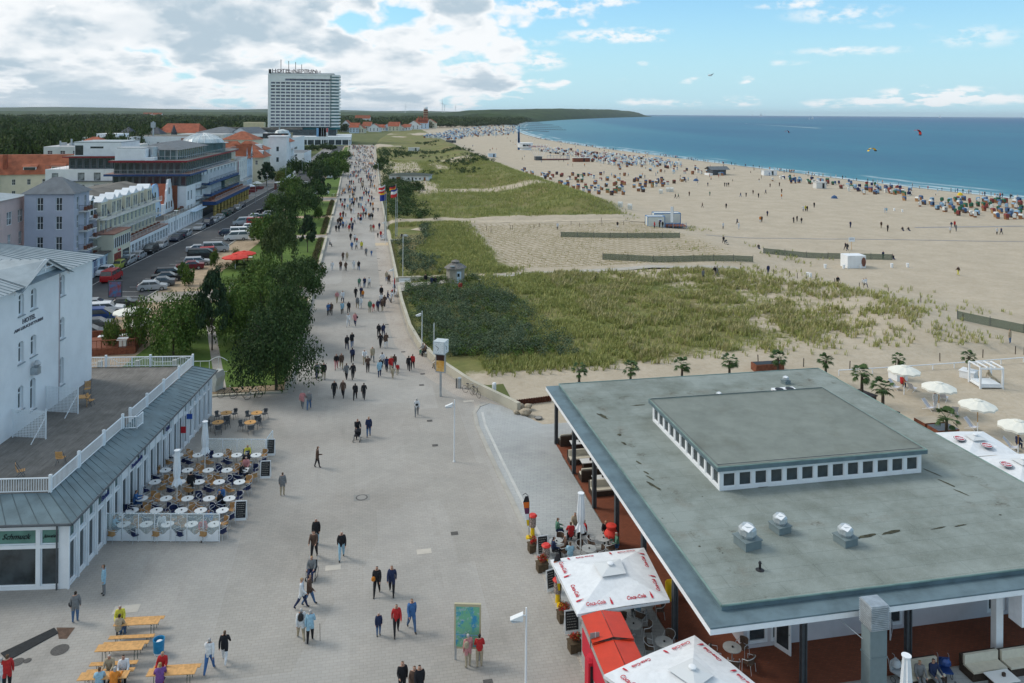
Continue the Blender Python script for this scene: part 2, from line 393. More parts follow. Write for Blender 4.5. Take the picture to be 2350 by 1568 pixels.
fac=h.mapr(gv,.38,.66);c=h.mix(fac,sc_,gr)
# the planted field: rows of young marram, tufts on a crossing grid
fs=h.n('ShaderNodeSeparateXYZ');h.l(o,fs.inputs[0])
wob=h.math('MULTIPLY',h.noise(o,.35,3),2.2)
ra=h.math('SINE',h.math('ADD',h.math('MULTIPLY',h.math('ADD',fs.outputs[0],h.math('MULTIPLY',fs.outputs[1],.32)),4.4),wob))
rb=h.math('SINE',h.math('ADD',h.math('MULTIPLY',h.math('SUBTRACT',fs.outputs[1],h.math('MULTIPLY',fs.outputs[0],.10)),3.0),wob))
ra=h.math('ADD',h.math('MULTIPLY',ra,.8),.1);rows=h.math('MULTIPLY',h.mapr(h.math('MAXIMUM',ra,h.math('MULTIPLY',rb,.9)),.25,.95),h.mapr(h.noise(o,.5,5),.3,.55,.25,.85))
c=h.mix(h.math('MULTIPLY',rows,h.attr('fld')),c,(.22,.175,.085))
h.out(c);h.bump(h.math('ADD',nf,foot),.5,.12)
WET=ss(Xg,pl(Yg,SHORE)-7+3*(fb(Xg,Yg,30,3)-.5),pl(Yg,SHORE)-1)
tag(grid_obj('beach_sand',Xg,Yg,Hh,sand,(('veg',np.maximum(G,S)),('wet',WET*.8),('fld',FL))),kind='structure')
# ---- sea
sea,h,b=node_mat('sea_water',.42);b.inputs['Specular IOR Level'].default_value=.18
o=h.obj();st_=h.scale(o,(.25,.02,1));nb=h.noise(h.scale(o,(.0035,.0011,1)),1.0,6)
nf2=h.noise(h.scale(o,(.10,.035,1)),1.0,8,.7)
c=h.mix(h.mapr(nb,.36,.62),(.014,.150,.215),(.008,.095,.170));c=h.mix(h.attr('shal'),c,(.060,.26,.29));c=h.mix(h.mapr(nf2,.35,.7,0,.45),c,(.005,.055,.15))
deep=h.attr('deep');c=h.mix(deep,c,(.007,.068,.165))
fo=h.noise(h.scale(o,(.16,.035,1)),1.0,7,.72);c=h.mix(h.math('MULTIPLY',h.attr('surf'),h.mapr(fo,.40,.52)),c,(.62,.66,.66))
cap=h.noise(h.scale(o,(.05,.14,1)),1.0,6,.8);c=h.mix(h.mapr(cap,.745,.76,0,.5),c,(.6,.66,.68))
h.out(c);h.bump(h.noise(h.scale(o,(.9,.3,1)),.6,7,.7),.55,.5)
ysea=np.concatenate([np.linspace(-400,200,12),np.geomspace(205,2900,230),np.geomspace(3000,26000,40)])
ds=np.concatenate([[-60,-20,-8,-4],np.linspace(-2,60,40),np.geomspace(63,27000,60)])
Ys=np.repeat(ysea[:,None],len(ds),1);Xs=pl(Ys,SHORE)+ds[None,:]
D_=np.repeat(ds[None,:],len(ysea),0)
wig=5*(fb(Ys*1.0,D_*0,60,4)-.5)+2.0*(fb(Ys,D_*0,14,8)-.5)
surf=np.exp(-((D_-1.0-wig*.5)/2.6)**2)+.9*np.exp(-((D_-9-wig*1.3)/2.2)**2)*ss(fb(Ys,D_*0,60,12),.38,.5)+.7*np.exp(-((D_-20-wig*2)/2.2)**2)*ss(fb(Ys,D_*0,60,13),.44,.56)
shal=.75*np.exp(-np.maximum(D_,0)/45.0)+.55*bandw(D_,60,260,40)*ss(Ys,700,1400)
Zs=np.full_like(Xs,-2.0)
tag(grid_obj('sea',Xs,Ys,Zs,sea,(('surf',np.clip(surf,0,1)),('shal',np.clip(shal,0,.9)),('deep',ss(D_,900,3000)))),kind='structure')
# ---- land left of the promenade and far land
grd,h,b=node_mat('land_ground');o=h.obj()
c=h.mix(h.mapr(h.noise(o,.004,6),.4,.6),(.10,.12,.035),(.15,.155,.06));c=h.mix(h.mapr(h.noise(o,.08,6),.4,.7,0,.7),c,(.06,.08,.025));h.out(c)
m=MB()
for a,c_ in zip([-400,640,1300,1700,2900],[640,1300,1700,2900,12000]):
 m.poly([(-30000,a,-.06),(pl(a,WALLX)+.2,a,-.06),(pl(c_,WALLX)+.2,c_,-.06),(-30000,c_,-.06)],grd)
m.poly([(-30000,12000,-.06),(2000,12000,-.06),(-2000,26000,-.06),(-30000,26000,-.06)],grd)
tag(m.build('ground'),kind='structure')
def sheet(name,pts,z,mt):
 ar=sum(pts[i][0]*pts[(i+1)%len(pts)][1]-pts[(i+1)%len(pts)][0]*pts[i][1]for i in range(len(pts)))
 if ar<0:pts=pts[::-1]
 m=MB();m.poly([(x,y,z)for x,y in pts],mt);return tag(m.build(name),kind='structure')
fieldm=mat('dry_stubble_field',(.26,.22,.12),.95,var=.2,vs=.01)
sheet('field',[P(30,279),P(250,276),P(270,268),P(60,267)],.1,fieldm)
sheet('field',[P(390,262.5),P(520,262.5),P(500,259.5),P(400,259.5)],.1,fieldm)
# ---- paving
def paver(name,ca,cb,bw,bh,mortar,rot=0,ms=.012,stain=(.6,.58,.55),lane=.09):
 m,h,b=node_mat(name,.85);o=h.obj()
 mp=h.n('ShaderNodeMapping');mp.inputs['Rotation'].default_value=(0,0,rot);h.l(o,mp.inputs['Vector'])
 br=h.n('ShaderNodeTexBrick');h.l(mp.outputs[0],br.inputs['Vector']);br.inputs['Scale'].default_value=1.0
 br.inputs['Brick Width'].default_value=bw;br.inputs['Row Height'].default_value=bh;br.inputs['Mortar Size'].default_value=ms;br.inputs['Mortar Smooth'].default_value=.3
 br.inputs['Color1'].default_value=(*ca,1);br.inputs['Color2'].default_value=(*cb,1);br.inputs['Mortar'].default_value=(*mortar,1);br.inputs['Bias'].default_value=0
 c=h.mix(h.mapr(h.noise(o,.18,6),.42,.68),br.outputs[0],stain,'MULTIPLY')
 c=h.mix(h.mapr(h.noise(o,1.3,5),.56,.76,0,.5),c,(.86,.85,.82),'MULTIPLY')
 # lanes of slabs laid at different times
 sp=h.n('ShaderNodeSeparateXYZ');h.l(o,sp.inputs[0])
 vv=h.n('ShaderNodeTexVoronoi',feature='F1',distance='CHEBYCHEV');vv.inputs['Scale'].default_value=.22;h.l(h.scale(o,(1,.3,0)),vv.inputs['Vector'])
 sv=h.n('ShaderNodeSeparateColor');h.l(vv.outputs['Color'],sv.inputs[0])
 c=h.mix(h.mapr(sv.outputs[0],0,1,0,lane),c,(.75,.74,.74))
 c=h.mix(h.mapr(h.noise(o,.07,4),.45,.62,0,1),c,(.86,.85,.845),'MULTIPLY');c=h.mix(h.mapr(h.noise(h.scale(o,(1,.25,1)),.55,6,.7),.57,.72,0,.5),c,(.74,.73,.72),'MULTIPLY')
 sp2=h.noise(o,7.0,2,.5);c=h.mix(h.mapr(sp2,.70,.74,0,.5),c,(.16,.15,.14))
 h.out(c);h.bump(br.outputs[1],-.25,.01);return m
pav=paver('promenade_pavers',(.385,.36,.325),(.35,.33,.30),.36,.22,(.30,.28,.25),R(0),.014,(.86,.87,.87))
pav2=paver('pink_grey_pavers',(.47,.42,.36),(.42,.375,.33),.36,.22,(.25,.22,.19),0,.012,(.9,.88,.86))
pavg=paver('light_grey_slabs',(.42,.435,.425),(.38,.39,.39),.5,.25,(.30,.31,.31),R(14),.016,(.85,.87,.88))
brick=paver('red_brick_floor',(.27,.085,.045),(.22,.07,.038),.24,.12,(.14,.07,.045),0,.01,(.75,.75,.75),0)
kerbm=mat('kerb_stone',(.40,.38,.34),.85,var=.1,vs=.8)
promL=[(-8.6,660),(-7.0,300),(-6.7,160),(-6.7,88),(-6.7,78.2),(-13.6,78.2),(-16.4,76),(-27,76),(-30,36),(-30,10),(60,10),(60,34),(15.4,34)]
promR=[(pl(y,WALLX),y)for y in(62,70.7,76,83.6,90,97.5,111,163,260,640)]+[(10.8,660)]
sheet('promenade_paving',promL+promR,0,pav)
sheet('promenade_side_strip',[(3.6,640),(3.4,160),(3.3,110),(4.2,92),(6.2,82),(9.0,75),(10.6,72.3),(10.4,60),(10.9,30),(14,10),(15,10)]+[(11.2,30),(10.9,60),(11.2,72.5)]+[(pl(y,WALLX)-.5,y)for y in(70.7,76,83.6,90,97.5,111,163,260,640)],.004,pav2)
cur=[(11.3,30),(11.2,40),(10.9,50),(10.5,60),(10.3,67),(10.5,70),(11.1,71.4),(12.0,72.0),(13.0,71.2)]
sheet('pavilion_forecourt',cur+[(13.8,69.9),(15.8,66.3),(18.0,66.3),(18.0,60),(15.85,60),(15.85,33.5),(60,33.5),(60,12),(12.2,12)],.008,pavg)
m=MB()
def strip(m,pts,w,z0,z1,mt):
 for a,b_ in zip(pts,pts[1:]):
  a,b_=Vector(a),Vector(b_);d=(b_-a).normalized();n_=Vector((-d.y,d.x))*w/2;e=d*.004
  m.prism([tuple(a-n_-e),tuple(b_-n_+e),tuple(b_+n_+e),tuple(a+n_-e)],z0,z1,mt)
strip(m,[(x-.15,y)for x,y in cur[:-1]],.35,0,.05,kerbm)
strip(m,[(x+.55,y-.1*(y>69))for x,y in cur[:-3]],.22,0,.032,mat('pale_kerb',(.5,.5,.48),.8,var=.08))
tag(m.build('kerb'),kind='structure')
sheet('brick_floor',[(15.9,33.6),(40.6,33.6),(40.6,64.3),(18,64.3),(15.9,62.2)],.016,brick)
# asphalt street
asph,h,b=node_mat('asphalt',.9);o=h.obj();c=h.mix(h.mapr(h.noise(o,.25,6),.35,.7),(.085,.088,.092),(.06,.062,.066));c=h.mix(h.mapr(h.noise(o,9,3),.55,.8,0,.4),c,(.12,.12,.12));h.out(c)
KL=[(20,-45),(60,-45.2),(100,-45),(136.5,-43.6),(200,-36.8),(308,-30),(376,-24.9),(446,-22),(640,-19)] # street edges: (y, x)
KR=[(20,-37),(82,-34.6),(102,-32.4),(132,-28.7),(160,-26.2),(207,-22.6),(289,-16),(376,-13.5),(640,-11.5)]
yy=[20,60,82,102,120,136.5,160,180,200,240,289,308,340,376,446,640]
sheet('street',[(pl(y,KL)+1.2,y)for y in yy]+[(pl(y,KR),y)for y in yy[::-1]],-.01,asph)
sidew=paver('sidewalk_slabs',(.30,.29,.275),(.25,.245,.235),.5,.3,(.17,.165,.155),R(4),.012)
m=MB();L_=[(pl(y,KL)+1.2,y)for y in yy];B_=[(pl(y,KL)-6,y)for y in yy]
m.prism(L_+B_[::-1],-.05,.09,sidew);tag(m.build('sidewalk'),kind='structure')
m=MB();strip(m,[(pl(y,KL)+1.27,y)for y in yy],.14,-.05,.10,kerbm);strip(m,[(pl(y,KR)+.07,y)for y in yy],.16,-.05,.14,mat('kerb_stone_pale',(.5,.47,.41),.8,var=.1));tag(m.build('kerb'),kind='structure')
linem=mat('road_paint',(.6,.6,.58),.7,var=.2,vs=3)
m=MB()
for y0 in range(100,380,1):
 pass
strip(m,[(pl(y,KL)+3.45,y)for y in yy if 100<y<330],.12,-.012,-.006,linem)
for i in range(36):
 y0=104+i*3.0;xr_=pl(y0,KR)
 if y0<215:m.prism([(xr_-5.2,y0+1.0),(xr_-5.2,y0+1.1),(xr_-.3,y0+.1),(xr_-.3,y0)],-.012,-.006,linem)
tag(m.build('road_markings'),kind='structure')
# park: gravel strip, lawns, paths
gravel=mat('park_gravel',(.36,.27,.18),.95,var=.18,vs=.8,bump=.3)
lawn,h,b=node_mat('lawn_grass');o=h.obj();c=h.mix(h.mapr(h.noise(o,.25,6),.38,.66),(.11,.18,.03),(.065,.12,.022));c=h.mix(h.mapr(h.noise(o,6,4,.8),.4,.7,0,.6),c,(.10,.13,.035));h.out(c);h.bump(h.noise(o,14,3),.6,.05)
dlawn=mat('shaded_ground_cover',(.04,.055,.018),.95,var=.3,vs=.7,bump=.5)
sheet('park_ground',[(pl(y,KR)+.15,y)for y in(79,102,132,160,207,289,376,640)]+[(-7.1,640),(-6.9,79)],0.0,gravel)
def lawnpoly(y0,y1,xl_=3.2,xr_=-7.2,z=.05,mt=None):
 n_=max(2,int((y1-y0)/12));Y_=[y0+(y1-y0)*i/n_ for i in range(n_+1)]
 m=MB();m.prism([(pl(y,KR)+xl_,y)for y in Y_]+[(xr_,y)for y in Y_[::-1]],-.03,z,mt or lawn);return tag(m.build('lawn'),kind='structure')
pathm=paver('park_path_slabs',(.42,.38,.33),(.37,.34,.30),.4,.4,(.24,.22,.19),0,.012)
lawnpoly(80.5,116.5,9.5);lawnpoly(126,172,5.5,z=.05);lawnpoly(177.5,205,2.0);lawnpoly(210,243,2.0);lawnpoly(256,330,1.6);lawnpoly(340,470,1.2);lawnpoly(480,620,1.0)
for a,b_ in((118,124.5),(173,176.6),(246,253),(331,339),(471,479)):
 sheet('park_path',[(pl(a,KR)+.2,a),(pl(b_,KR)+.2,b_),(-6.6,b_),(-6.6,a)],.006,pathm)
sheet('park_path',[(-13.5,80),(-12.5,80),(-21,119),(-22,119)],.056,pathm)
# promenade edging walls
wallm=mat('sandstone_concrete',(.45,.42,.34),.85,var=.1,vs=.6,bump=.2,bs=20)
m=MB()
for a,b_ in((79,99.5),(102,117.5),(125.5,172.5),(177.3,205.5),(209.5,245.5),(254,330),(340,470),(480,640)):
 x0=-6.75 if a<260 else-7.0;x1=-6.75 if b_<260 else-7.0-(b_-260)*.004
 strip(m,[(x0,a),(x1,b_)],.45,-.05,.42,wallm)
m.box((-13.6,78.0,-.05),(-6.6,78.35,.16),wallm)
tag(m.build('park_wall'),'low pale stone wall between the park lawns and the promenade','wall')
m=MB()
rw=[(14.3,69.4)]+[(pl(y,WALLX)-.02,y)for y in(70.7,73,76,79,83.6,87,90,94,97.5,104,111,119.5)]
strip(m,rw,.38,-.1,.85,wallm)
tag(m.build('sea_wall'),'waist high pale concrete wall curving along the dune shrubs to the pavilion forecourt','wall')
m=MB();strip(m,[(pl(y,WALLX),y)for y in(126,145,163,164.8)],.38,-.1,.75,wallm);strip(m,[(pl(y,WALLX),y)for y in(183,210,260,400,640)],.4,-.1,.7,wallm)
strip(m,[(6.3,126.2),(14,125.5)],.35,-.1,.8,wallm)
tag(m.build('sea_wall'),'pale low wall on the dune side of the promenade, reaching to the tower hotel','wall')
m=MB();m.prism([(6.2,165),(6.2,183),(12.2,183),(12.2,165)],-.4,.02,wallm);strip(m,[(12.3,164.9),(12.3,183)],.3,-.3,.6,wallm);strip(m,[(6.3,164.9),(12.3,164.9)],.3,-.3,.6,wallm)
tag(m.build('viewing_bay'),'paved pale bay with low walls jutting into the dunes below the flags','terrace')
# paths through the dunes
sandp=mat('trodden_sand_path',(.47,.40,.30),.95,var=.1,vs=.6,bump=.3)
slabp=mat('dune_path_slabs',(.40,.375,.33),.9,var=.1,vs=1.2)
def drape(name,pts,wd,mt,lift=.06):
 m=MB();prev=None;dense=[]
 for a,b_ in zip(pts,pts[1:]):
  k=max(2,int((Vector(b_)-Vector(a)).length/2));dense+=[tuple(Vector(a).lerp(Vector(b_),i/k))for i in range(k)]
 dense.append(pts[-1])
 for i,p in enumerate(dense):
  d=Vector(dense[min(i+1,len(dense)-1)])-Vector(dense[max(i-1,0)]);n_=Vector((-d.y,d.x)).normalized()*wd/2
  a,b_=Vector(p)+n_,Vector(p)-n_;zz=max(hgt(*a),hgt(*b_),hgt(*p))+lift
  cur_=[(a.x,a.y,zz),(b_.x,b_.y,zz)]
  if prev:m.poly([prev[1],cur_[1],cur_[0],prev[0]],mt)
  prev=cur_
 return tag(m.build(name),kind='structure')
drape('dune_path',[(6.5,122.8),(12,123.5),(24,127.6),(50,130),(66,129)],2.2,slabp)
sheet('hut_forecourt',[(6,119.3),(13,118.5),(21,120),(22,126),(14,126.3),(6,126)],.06,slabp)
drape('dune_path',[(12.4,175),(24,188),(45,190),(74,188)],3.0,sandp)
drape('beach_mat_path',[P(2100,522,-1),P(2350,520,-1)],1.4,mat('grey_beach_mat',(.28,.27,.27),.9,var=.1),.03)
drape('beach_mat_path',[P(1620,545,-1),P(2350,555,-1)],.7,MATS['grey_beach_mat'],.03)
# ================================================================ leaves
def leaf_cloud(C,Rr,n,size,rg,squash=1.0,up=.35):
 """n leaf-sized quads round every centre in C (k,3) with radii Rr (k)"""
 k=len(C);d=rg.normal(size=(k,n,3));d/=np.linalg.norm(d,axis=2,keepdims=True)
 r=Rr[:,None,None]*(rg.rand(k,n,1)**.45);p=C[:,None,:]+d*r*np.array([1,1,squash]);p=p.reshape(-1,3)
 nrm=d.reshape(-1,3)*.6+rg.normal(size=(k*n,3))*.55;nrm[:,2]+=up;nrm/=np.linalg.norm(nrm,axis=1,keepdims=True)
 t=np.cross(nrm,rg.normal(size=(k*n,3)));t/=np.linalg.norm(t,axis=1,keepdims=True);bb=np.cross(nrm,t)
 s=size*(.6+.8*rg.rand(k*n,1));t=t*s;bb=bb*s*.62
 V=np.stack([p-t,p-bb*.9,p+t,p+bb*.9],1).reshape(-1,3);return V
def quads(V):return np.arange(len(V)).reshape(-1,4)
def leafmat(name,a,b_,c_,ns=.45):
 m,h,bs=node_mat(name,.75);o=h.obj();g=h.n('ShaderNodeNewGeometry')
 c=h.mix(h.mapr(h.noise(o,ns,3),.38,.62),a,b_);c=h.mix(h.mapr(g.outputs['Random Per Island'],.55,1,0,.8),c,c_);h.out(c)
 return m
lf=leafmat('deciduous_leaves',(.085,.145,.025),(.045,.085,.018),(.15,.21,.045))
lfd=leafmat('dark_leaves',(.042,.078,.020),(.022,.046,.014),(.075,.12,.03))
lfk=leafmat('deep_green_leaves',(.032,.062,.017),(.017,.036,.012),(.06,.10,.025))
lfp=leafmat('pine_needles',(.030,.058,.026),(.018,.038,.018),(.055,.09,.03))
lfb=leafmat('bright_leaves',(.085,.14,.022),(.05,.095,.018),(.15,.19,.04))
lfw=leafmat('willow_leaves',(.065,.095,.028),(.038,.062,.020),(.11,.14,.04))
lff=leafmat('forest_leaves',(.062,.088,.020),(.026,.048,.014),(.085,.12,.03),.05)
shl=leafmat('grey_green_leaves',(.085,.125,.065),(.045,.075,.038),(.15,.19,.12))
def crown(kind,seed,n_leaf,size):
 rg=np.random.RandomState(seed);C=[];Rr=[]
 if kind=='round':
  for i in range(64):
   a=rg.rand()*6.283;e=math.acos(1-2*rg.rand()*.95);q=.35+.6*rg.rand()**.6
   q*=.94+.12*math.sin(a*3+seed)
   C.append((q*.9*math.cos(a)*math.sin(e),q*.9*math.sin(a)*math.sin(e),.47+.44*q*math.cos(e)));Rr.append(.19+.14*rg.rand())
 elif kind=='broad':
  for i in range(54):
   a=rg.rand()*6.283;q=math.sqrt(rg.rand());z=.45+.42*(1-q*q)*rg.rand()**.4+.12*rg.rand()
   C.append((q*1.0*math.cos(a),q*1.0*math.sin(a),z));Rr.append(.15+.13*rg.rand())
 elif kind=='pine':
  for t in range(9):
   z=.35+t*.075;rr=(1-t/10)*.85
   for j in range(6):
    a=rg.rand()*6.283;q=rr*(.3+.75*rg.rand());C.append((q*math.cos(a),q*math.sin(a),z+.04*rg.rand()));Rr.append(.09+.10*rg.rand())
 elif kind=='willow':
  for i in range(52):
   a=rg.rand()*6.283;q=math.sqrt(rg.rand())*.8;z=.30+.6*(1-q)+.15*rg.rand()-.2*q*rg.rand();C.append((q*math.cos(a),q*math.sin(a),z));Rr.append(.11+.10*rg.rand())
 C=np.array(C);Rr=np.array(Rr);n=max(4,n_leaf//len(C))
 return leaf_cloud(C,Rr,n,size,rg,1.35 if kind=='willow' else(.55 if kind=='pine' else.85),.5)
def trunk_mb(kind,seed):
 rg=random.Random(seed);m=MB();top=(.03,.02,.62)
 m.tube((0,0,-.02),(.01,0,.3),.032,bark,.022,8);m.tube((.01,0,.3),top,.022,bark,.009,7)
 for i in range(7):
  a=i*.9+rg.random();z0=.26+.05*i;m.tube((.01,0,z0),(.55*math.cos(a),.55*math.sin(a),z0+.18+.1*rg.random()),.012,bark,.004,5)
 return m
PROTO={}
def tree(x,y,hh,cr,label,kind='round',lm=None,z=0,n=2600,group='trees of the promenade park',name='tree',size=None,seed=0,cat='tree'):
 key=(kind,n,(lm or lf).name,seed,size)
 if key not in PROTO:
  V=crown(kind,11+seed*7+len(kind),n,(size or.030)*1.55)
  c_=npmesh('crown',V,quads(V),lm or lf);t_=trunk_mb(kind,seed).build('trunk');PROTO[key]=(c_.data,t_.data)
  bpy.data.objects.remove(c_);bpy.data.objects.remove(t_)
 cm,tm=PROTO[key]
 r_=thing(name,label,cat,(x,y,z),rnd.random()*6.28,group)
 for nm,me in(('crown',cm),('trunk',tm)):
  o_=bpy.data.objects.new(nm,me);col.objects.link(o_);o_.parent=r_
  o_.scale=(cr,cr,hh)if nm=='crown' else(hh*.8 if cr>1 else 1,hh*.8,hh)
  if nm=='trunk':o_.scale=(min(cr,hh*.8),min(cr,hh*.8),hh)
 return r_
# ---- far woods and hills
def DP(px,d): # plan point on pixel column px at distance d
 r=(px-1175)/F_PX*d;return(r*math.cos(PSI)-d*math.sin(PSI),r*math.sin(PSI)+d*math.cos(PSI))
def forest(name,pts,hlo,hhi,nl,lsz,seed,mt=lff,n=900,rr=(4.5,7.5),base=0.0,aspect=1.0):
 """many crowns of leaf clumps in one mass; pts (k,2)"""
 rg=np.random.RandomState(seed);protos=[]
 for k in range(5):
  V=crown('broad' if k%2 else 'round',seed*5+k,nl,lsz);protos.append(V)
 out_=[]
 for i,(x,y)in enumerate(pts):
  V=protos[i%5];a=rg.rand()*6.28;s=rr[0]+(rr[1]-rr[0])*rg.rand();hh=hlo+(hhi-hlo)*rg.rand();ca,sa=math.cos(a),math.sin(a)
  zb=base if np.isscalar(base)else base[i]
  W=np.stack([x+(V[:,0]*ca-V[:,1]*sa)*s*aspect,y+(V[:,0]*sa+V[:,1]*ca)*s,zb+V[:,2]*hh],1);out_.append(W)
 V=np.concatenate(out_);return tag(npmesh(name,V,quads(V),mt),kind='stuff')
def scatter_poly(poly,n,rg,dmin=0):
 xs_=[p[0]for p in poly];ys_=[p[1]for p in poly];res=[]
 def inside(x,y):
  c=False;j=len(poly)-1
  for i in range(len(poly)):
   if(poly[i][1]>y)!=(poly[j][1]>y)and x<(poly[j][0]-poly[i][0])*(y-poly[i][1])/(poly[j][1]-poly[i][1])+poly[i][0]:c=not c
   j=i
  return c
 while len(res)<n:
  x=min(xs_)+rg.rand()*(max(xs_)-min(xs_));y=min(ys_)+rg.rand()*(max(ys_)-min(ys_))
  if inside(x,y):res.append((x,y))
 return res
rg=np.random.RandomState(5)
fa=scatter_poly([(-330,330),(-80,300),(-78,420),(-130,600),(-150,760),(-700,900),(-640,600)],760,rg)
fa=[p for p in fa if not(p[0]>-125 and p[1]<600)]
forest('woodland',fa,10,19,330,.085,2)
fz_=[DP(px_,d_)for px_,d_ in[(rg.rand()*400-70,345+rg.rand()**1.5*420)for _ in range(230)]];forest('woodland',fz_,12,18,420,.08,12,rr=(4,7))
fb_=scatter_poly([(-560,560),(-150,700),(-60,900),(-20,1300),(-100,1700),(-1500,1900),(-1300,1200)],900,rg)
forest('woodland',fb_,11,20,150,.12,3,rr=(7,11))
fc_=scatter_poly([(-330,1180),(0,1280),(170,1420),(330,1750),(560,2600),(300,3000),(-900,3200),(-900,1800)],900,rg)
forest('woodland',fc_,12,18,130,.13,4,rr=(11,18))
fd_=scatter_poly([(-40,1020),(20,1200),(110,1350),(180,1500),(-60,1500),(-120,1200)],260,rg)
forest('woodland',fd_,10,15,160,.12,6,rr=(6,10))
fs_=scatter_poly([(190,1480),(330,1680),(540,2500),(700,3300),(640,3300),(400,2500),(200,1700)],260,rg)
forest('woodland',fs_,7,12,110,.14,7,mt=leafmat('coast_leaves',(.05,.08,.025),(.03,.055,.018),(.10,.12,.05)),rr=(10,16))
# wooded headland and the hills on the skyline
hillm,h,b=node_mat('distant_forest');o=h.obj();c=h.mix(h.mapr(h.noise(h.scale(o,(1,1,3)),.012,8,.75),.4,.62),(.050,.085,.022),(.022,.042,.013));h.out(c);h.bump(h.noise(o,.03,6,.8),1,12)
def ridge(name,line,wdt,hts,seed,step=40,rag=5):
 """a wooded ridge along line [(x,y)...] with heights hts, width wdt"""
 L_=[0]
 for a,b_ in zip(line,line[1:]):L_.append(L_[-1]+math.dist(a,b_))
 s_=np.linspace(0,L_[-1],max(4,int(L_[-1]/step)));X_=np.interp(s_,L_,[p[0]for p in line]);Y_=np.interp(s_,L_,[p[1]for p in line]);H_=np.interp(s_,L_,hts)
 tx=np.gradient(X_);ty=np.gradient(Y_);ln=np.hypot(tx,ty);nx,ny=-ty/ln,tx/ln
 w_=np.linspace(-1,1,26);A=X_[:,None]+nx[:,None]*w_*wdt;B=Y_[:,None]+ny[:,None]*w_*wdt
 pr=np.clip(1-np.abs(w_)**3.0,0,1)
 Zr=H_[:,None]*pr[None,:]+(rag*(fb(A,B,step*2.2,seed,5)-.5)*2*(pr[None,:]>.03))
 Zr[:,0]=Zr[:,-1]=-2.2;Zr[0]=Zr[-1]=-2.2
 return tag(grid_obj(name,A,B,Zr,hillm),kind='structure')
def DP(px,d): # plan point on pixel column px at distance d
 r=(px-1175)/F_PX*d;return(r*math.cos(PSI)-d*math.sin(PSI),r*math.sin(PSI)+d*math.cos(PSI))
ridge('headland',[DP(1120,2700),DP(1200,3500),DP(1270,4400),DP(1340,5600),DP(1400,6900),DP(1445,8200),DP(1462,8600)],170,[20,40,52,58,62,50,6],3,45,7)
ridge('headland',[DP(1130,4200),DP(1220,5200),DP(1300,6600),DP(1360,8000)],400,[42,54,62,60],5,60,8)
ridge('hills',[DP(-700,9000),DP(-100,9000),DP(150,9400),DP(400,9200),DP(650,9600),DP(900,9800),DP(1130,10500)],900,[46,50,60,46,55,44,48],6,260,14)
ridge('hills',[DP(-500,4600),DP(0,4400),DP(300,4500),DP(620,4600),DP(900,4700),DP(1100,4200)],500,[19,20,22,21,24,26],7,90,6)
ridge('hills',[DP(-500,3200),DP(0,3200),DP(60,3250)],250,[14,15,4],8,60,4);ridge('hills',[DP(250,3000),DP(500,2700),DP(640,2600),DP(800,2700),DP(1000,2600)],350,[5,16,17,18,19],9,60,4)
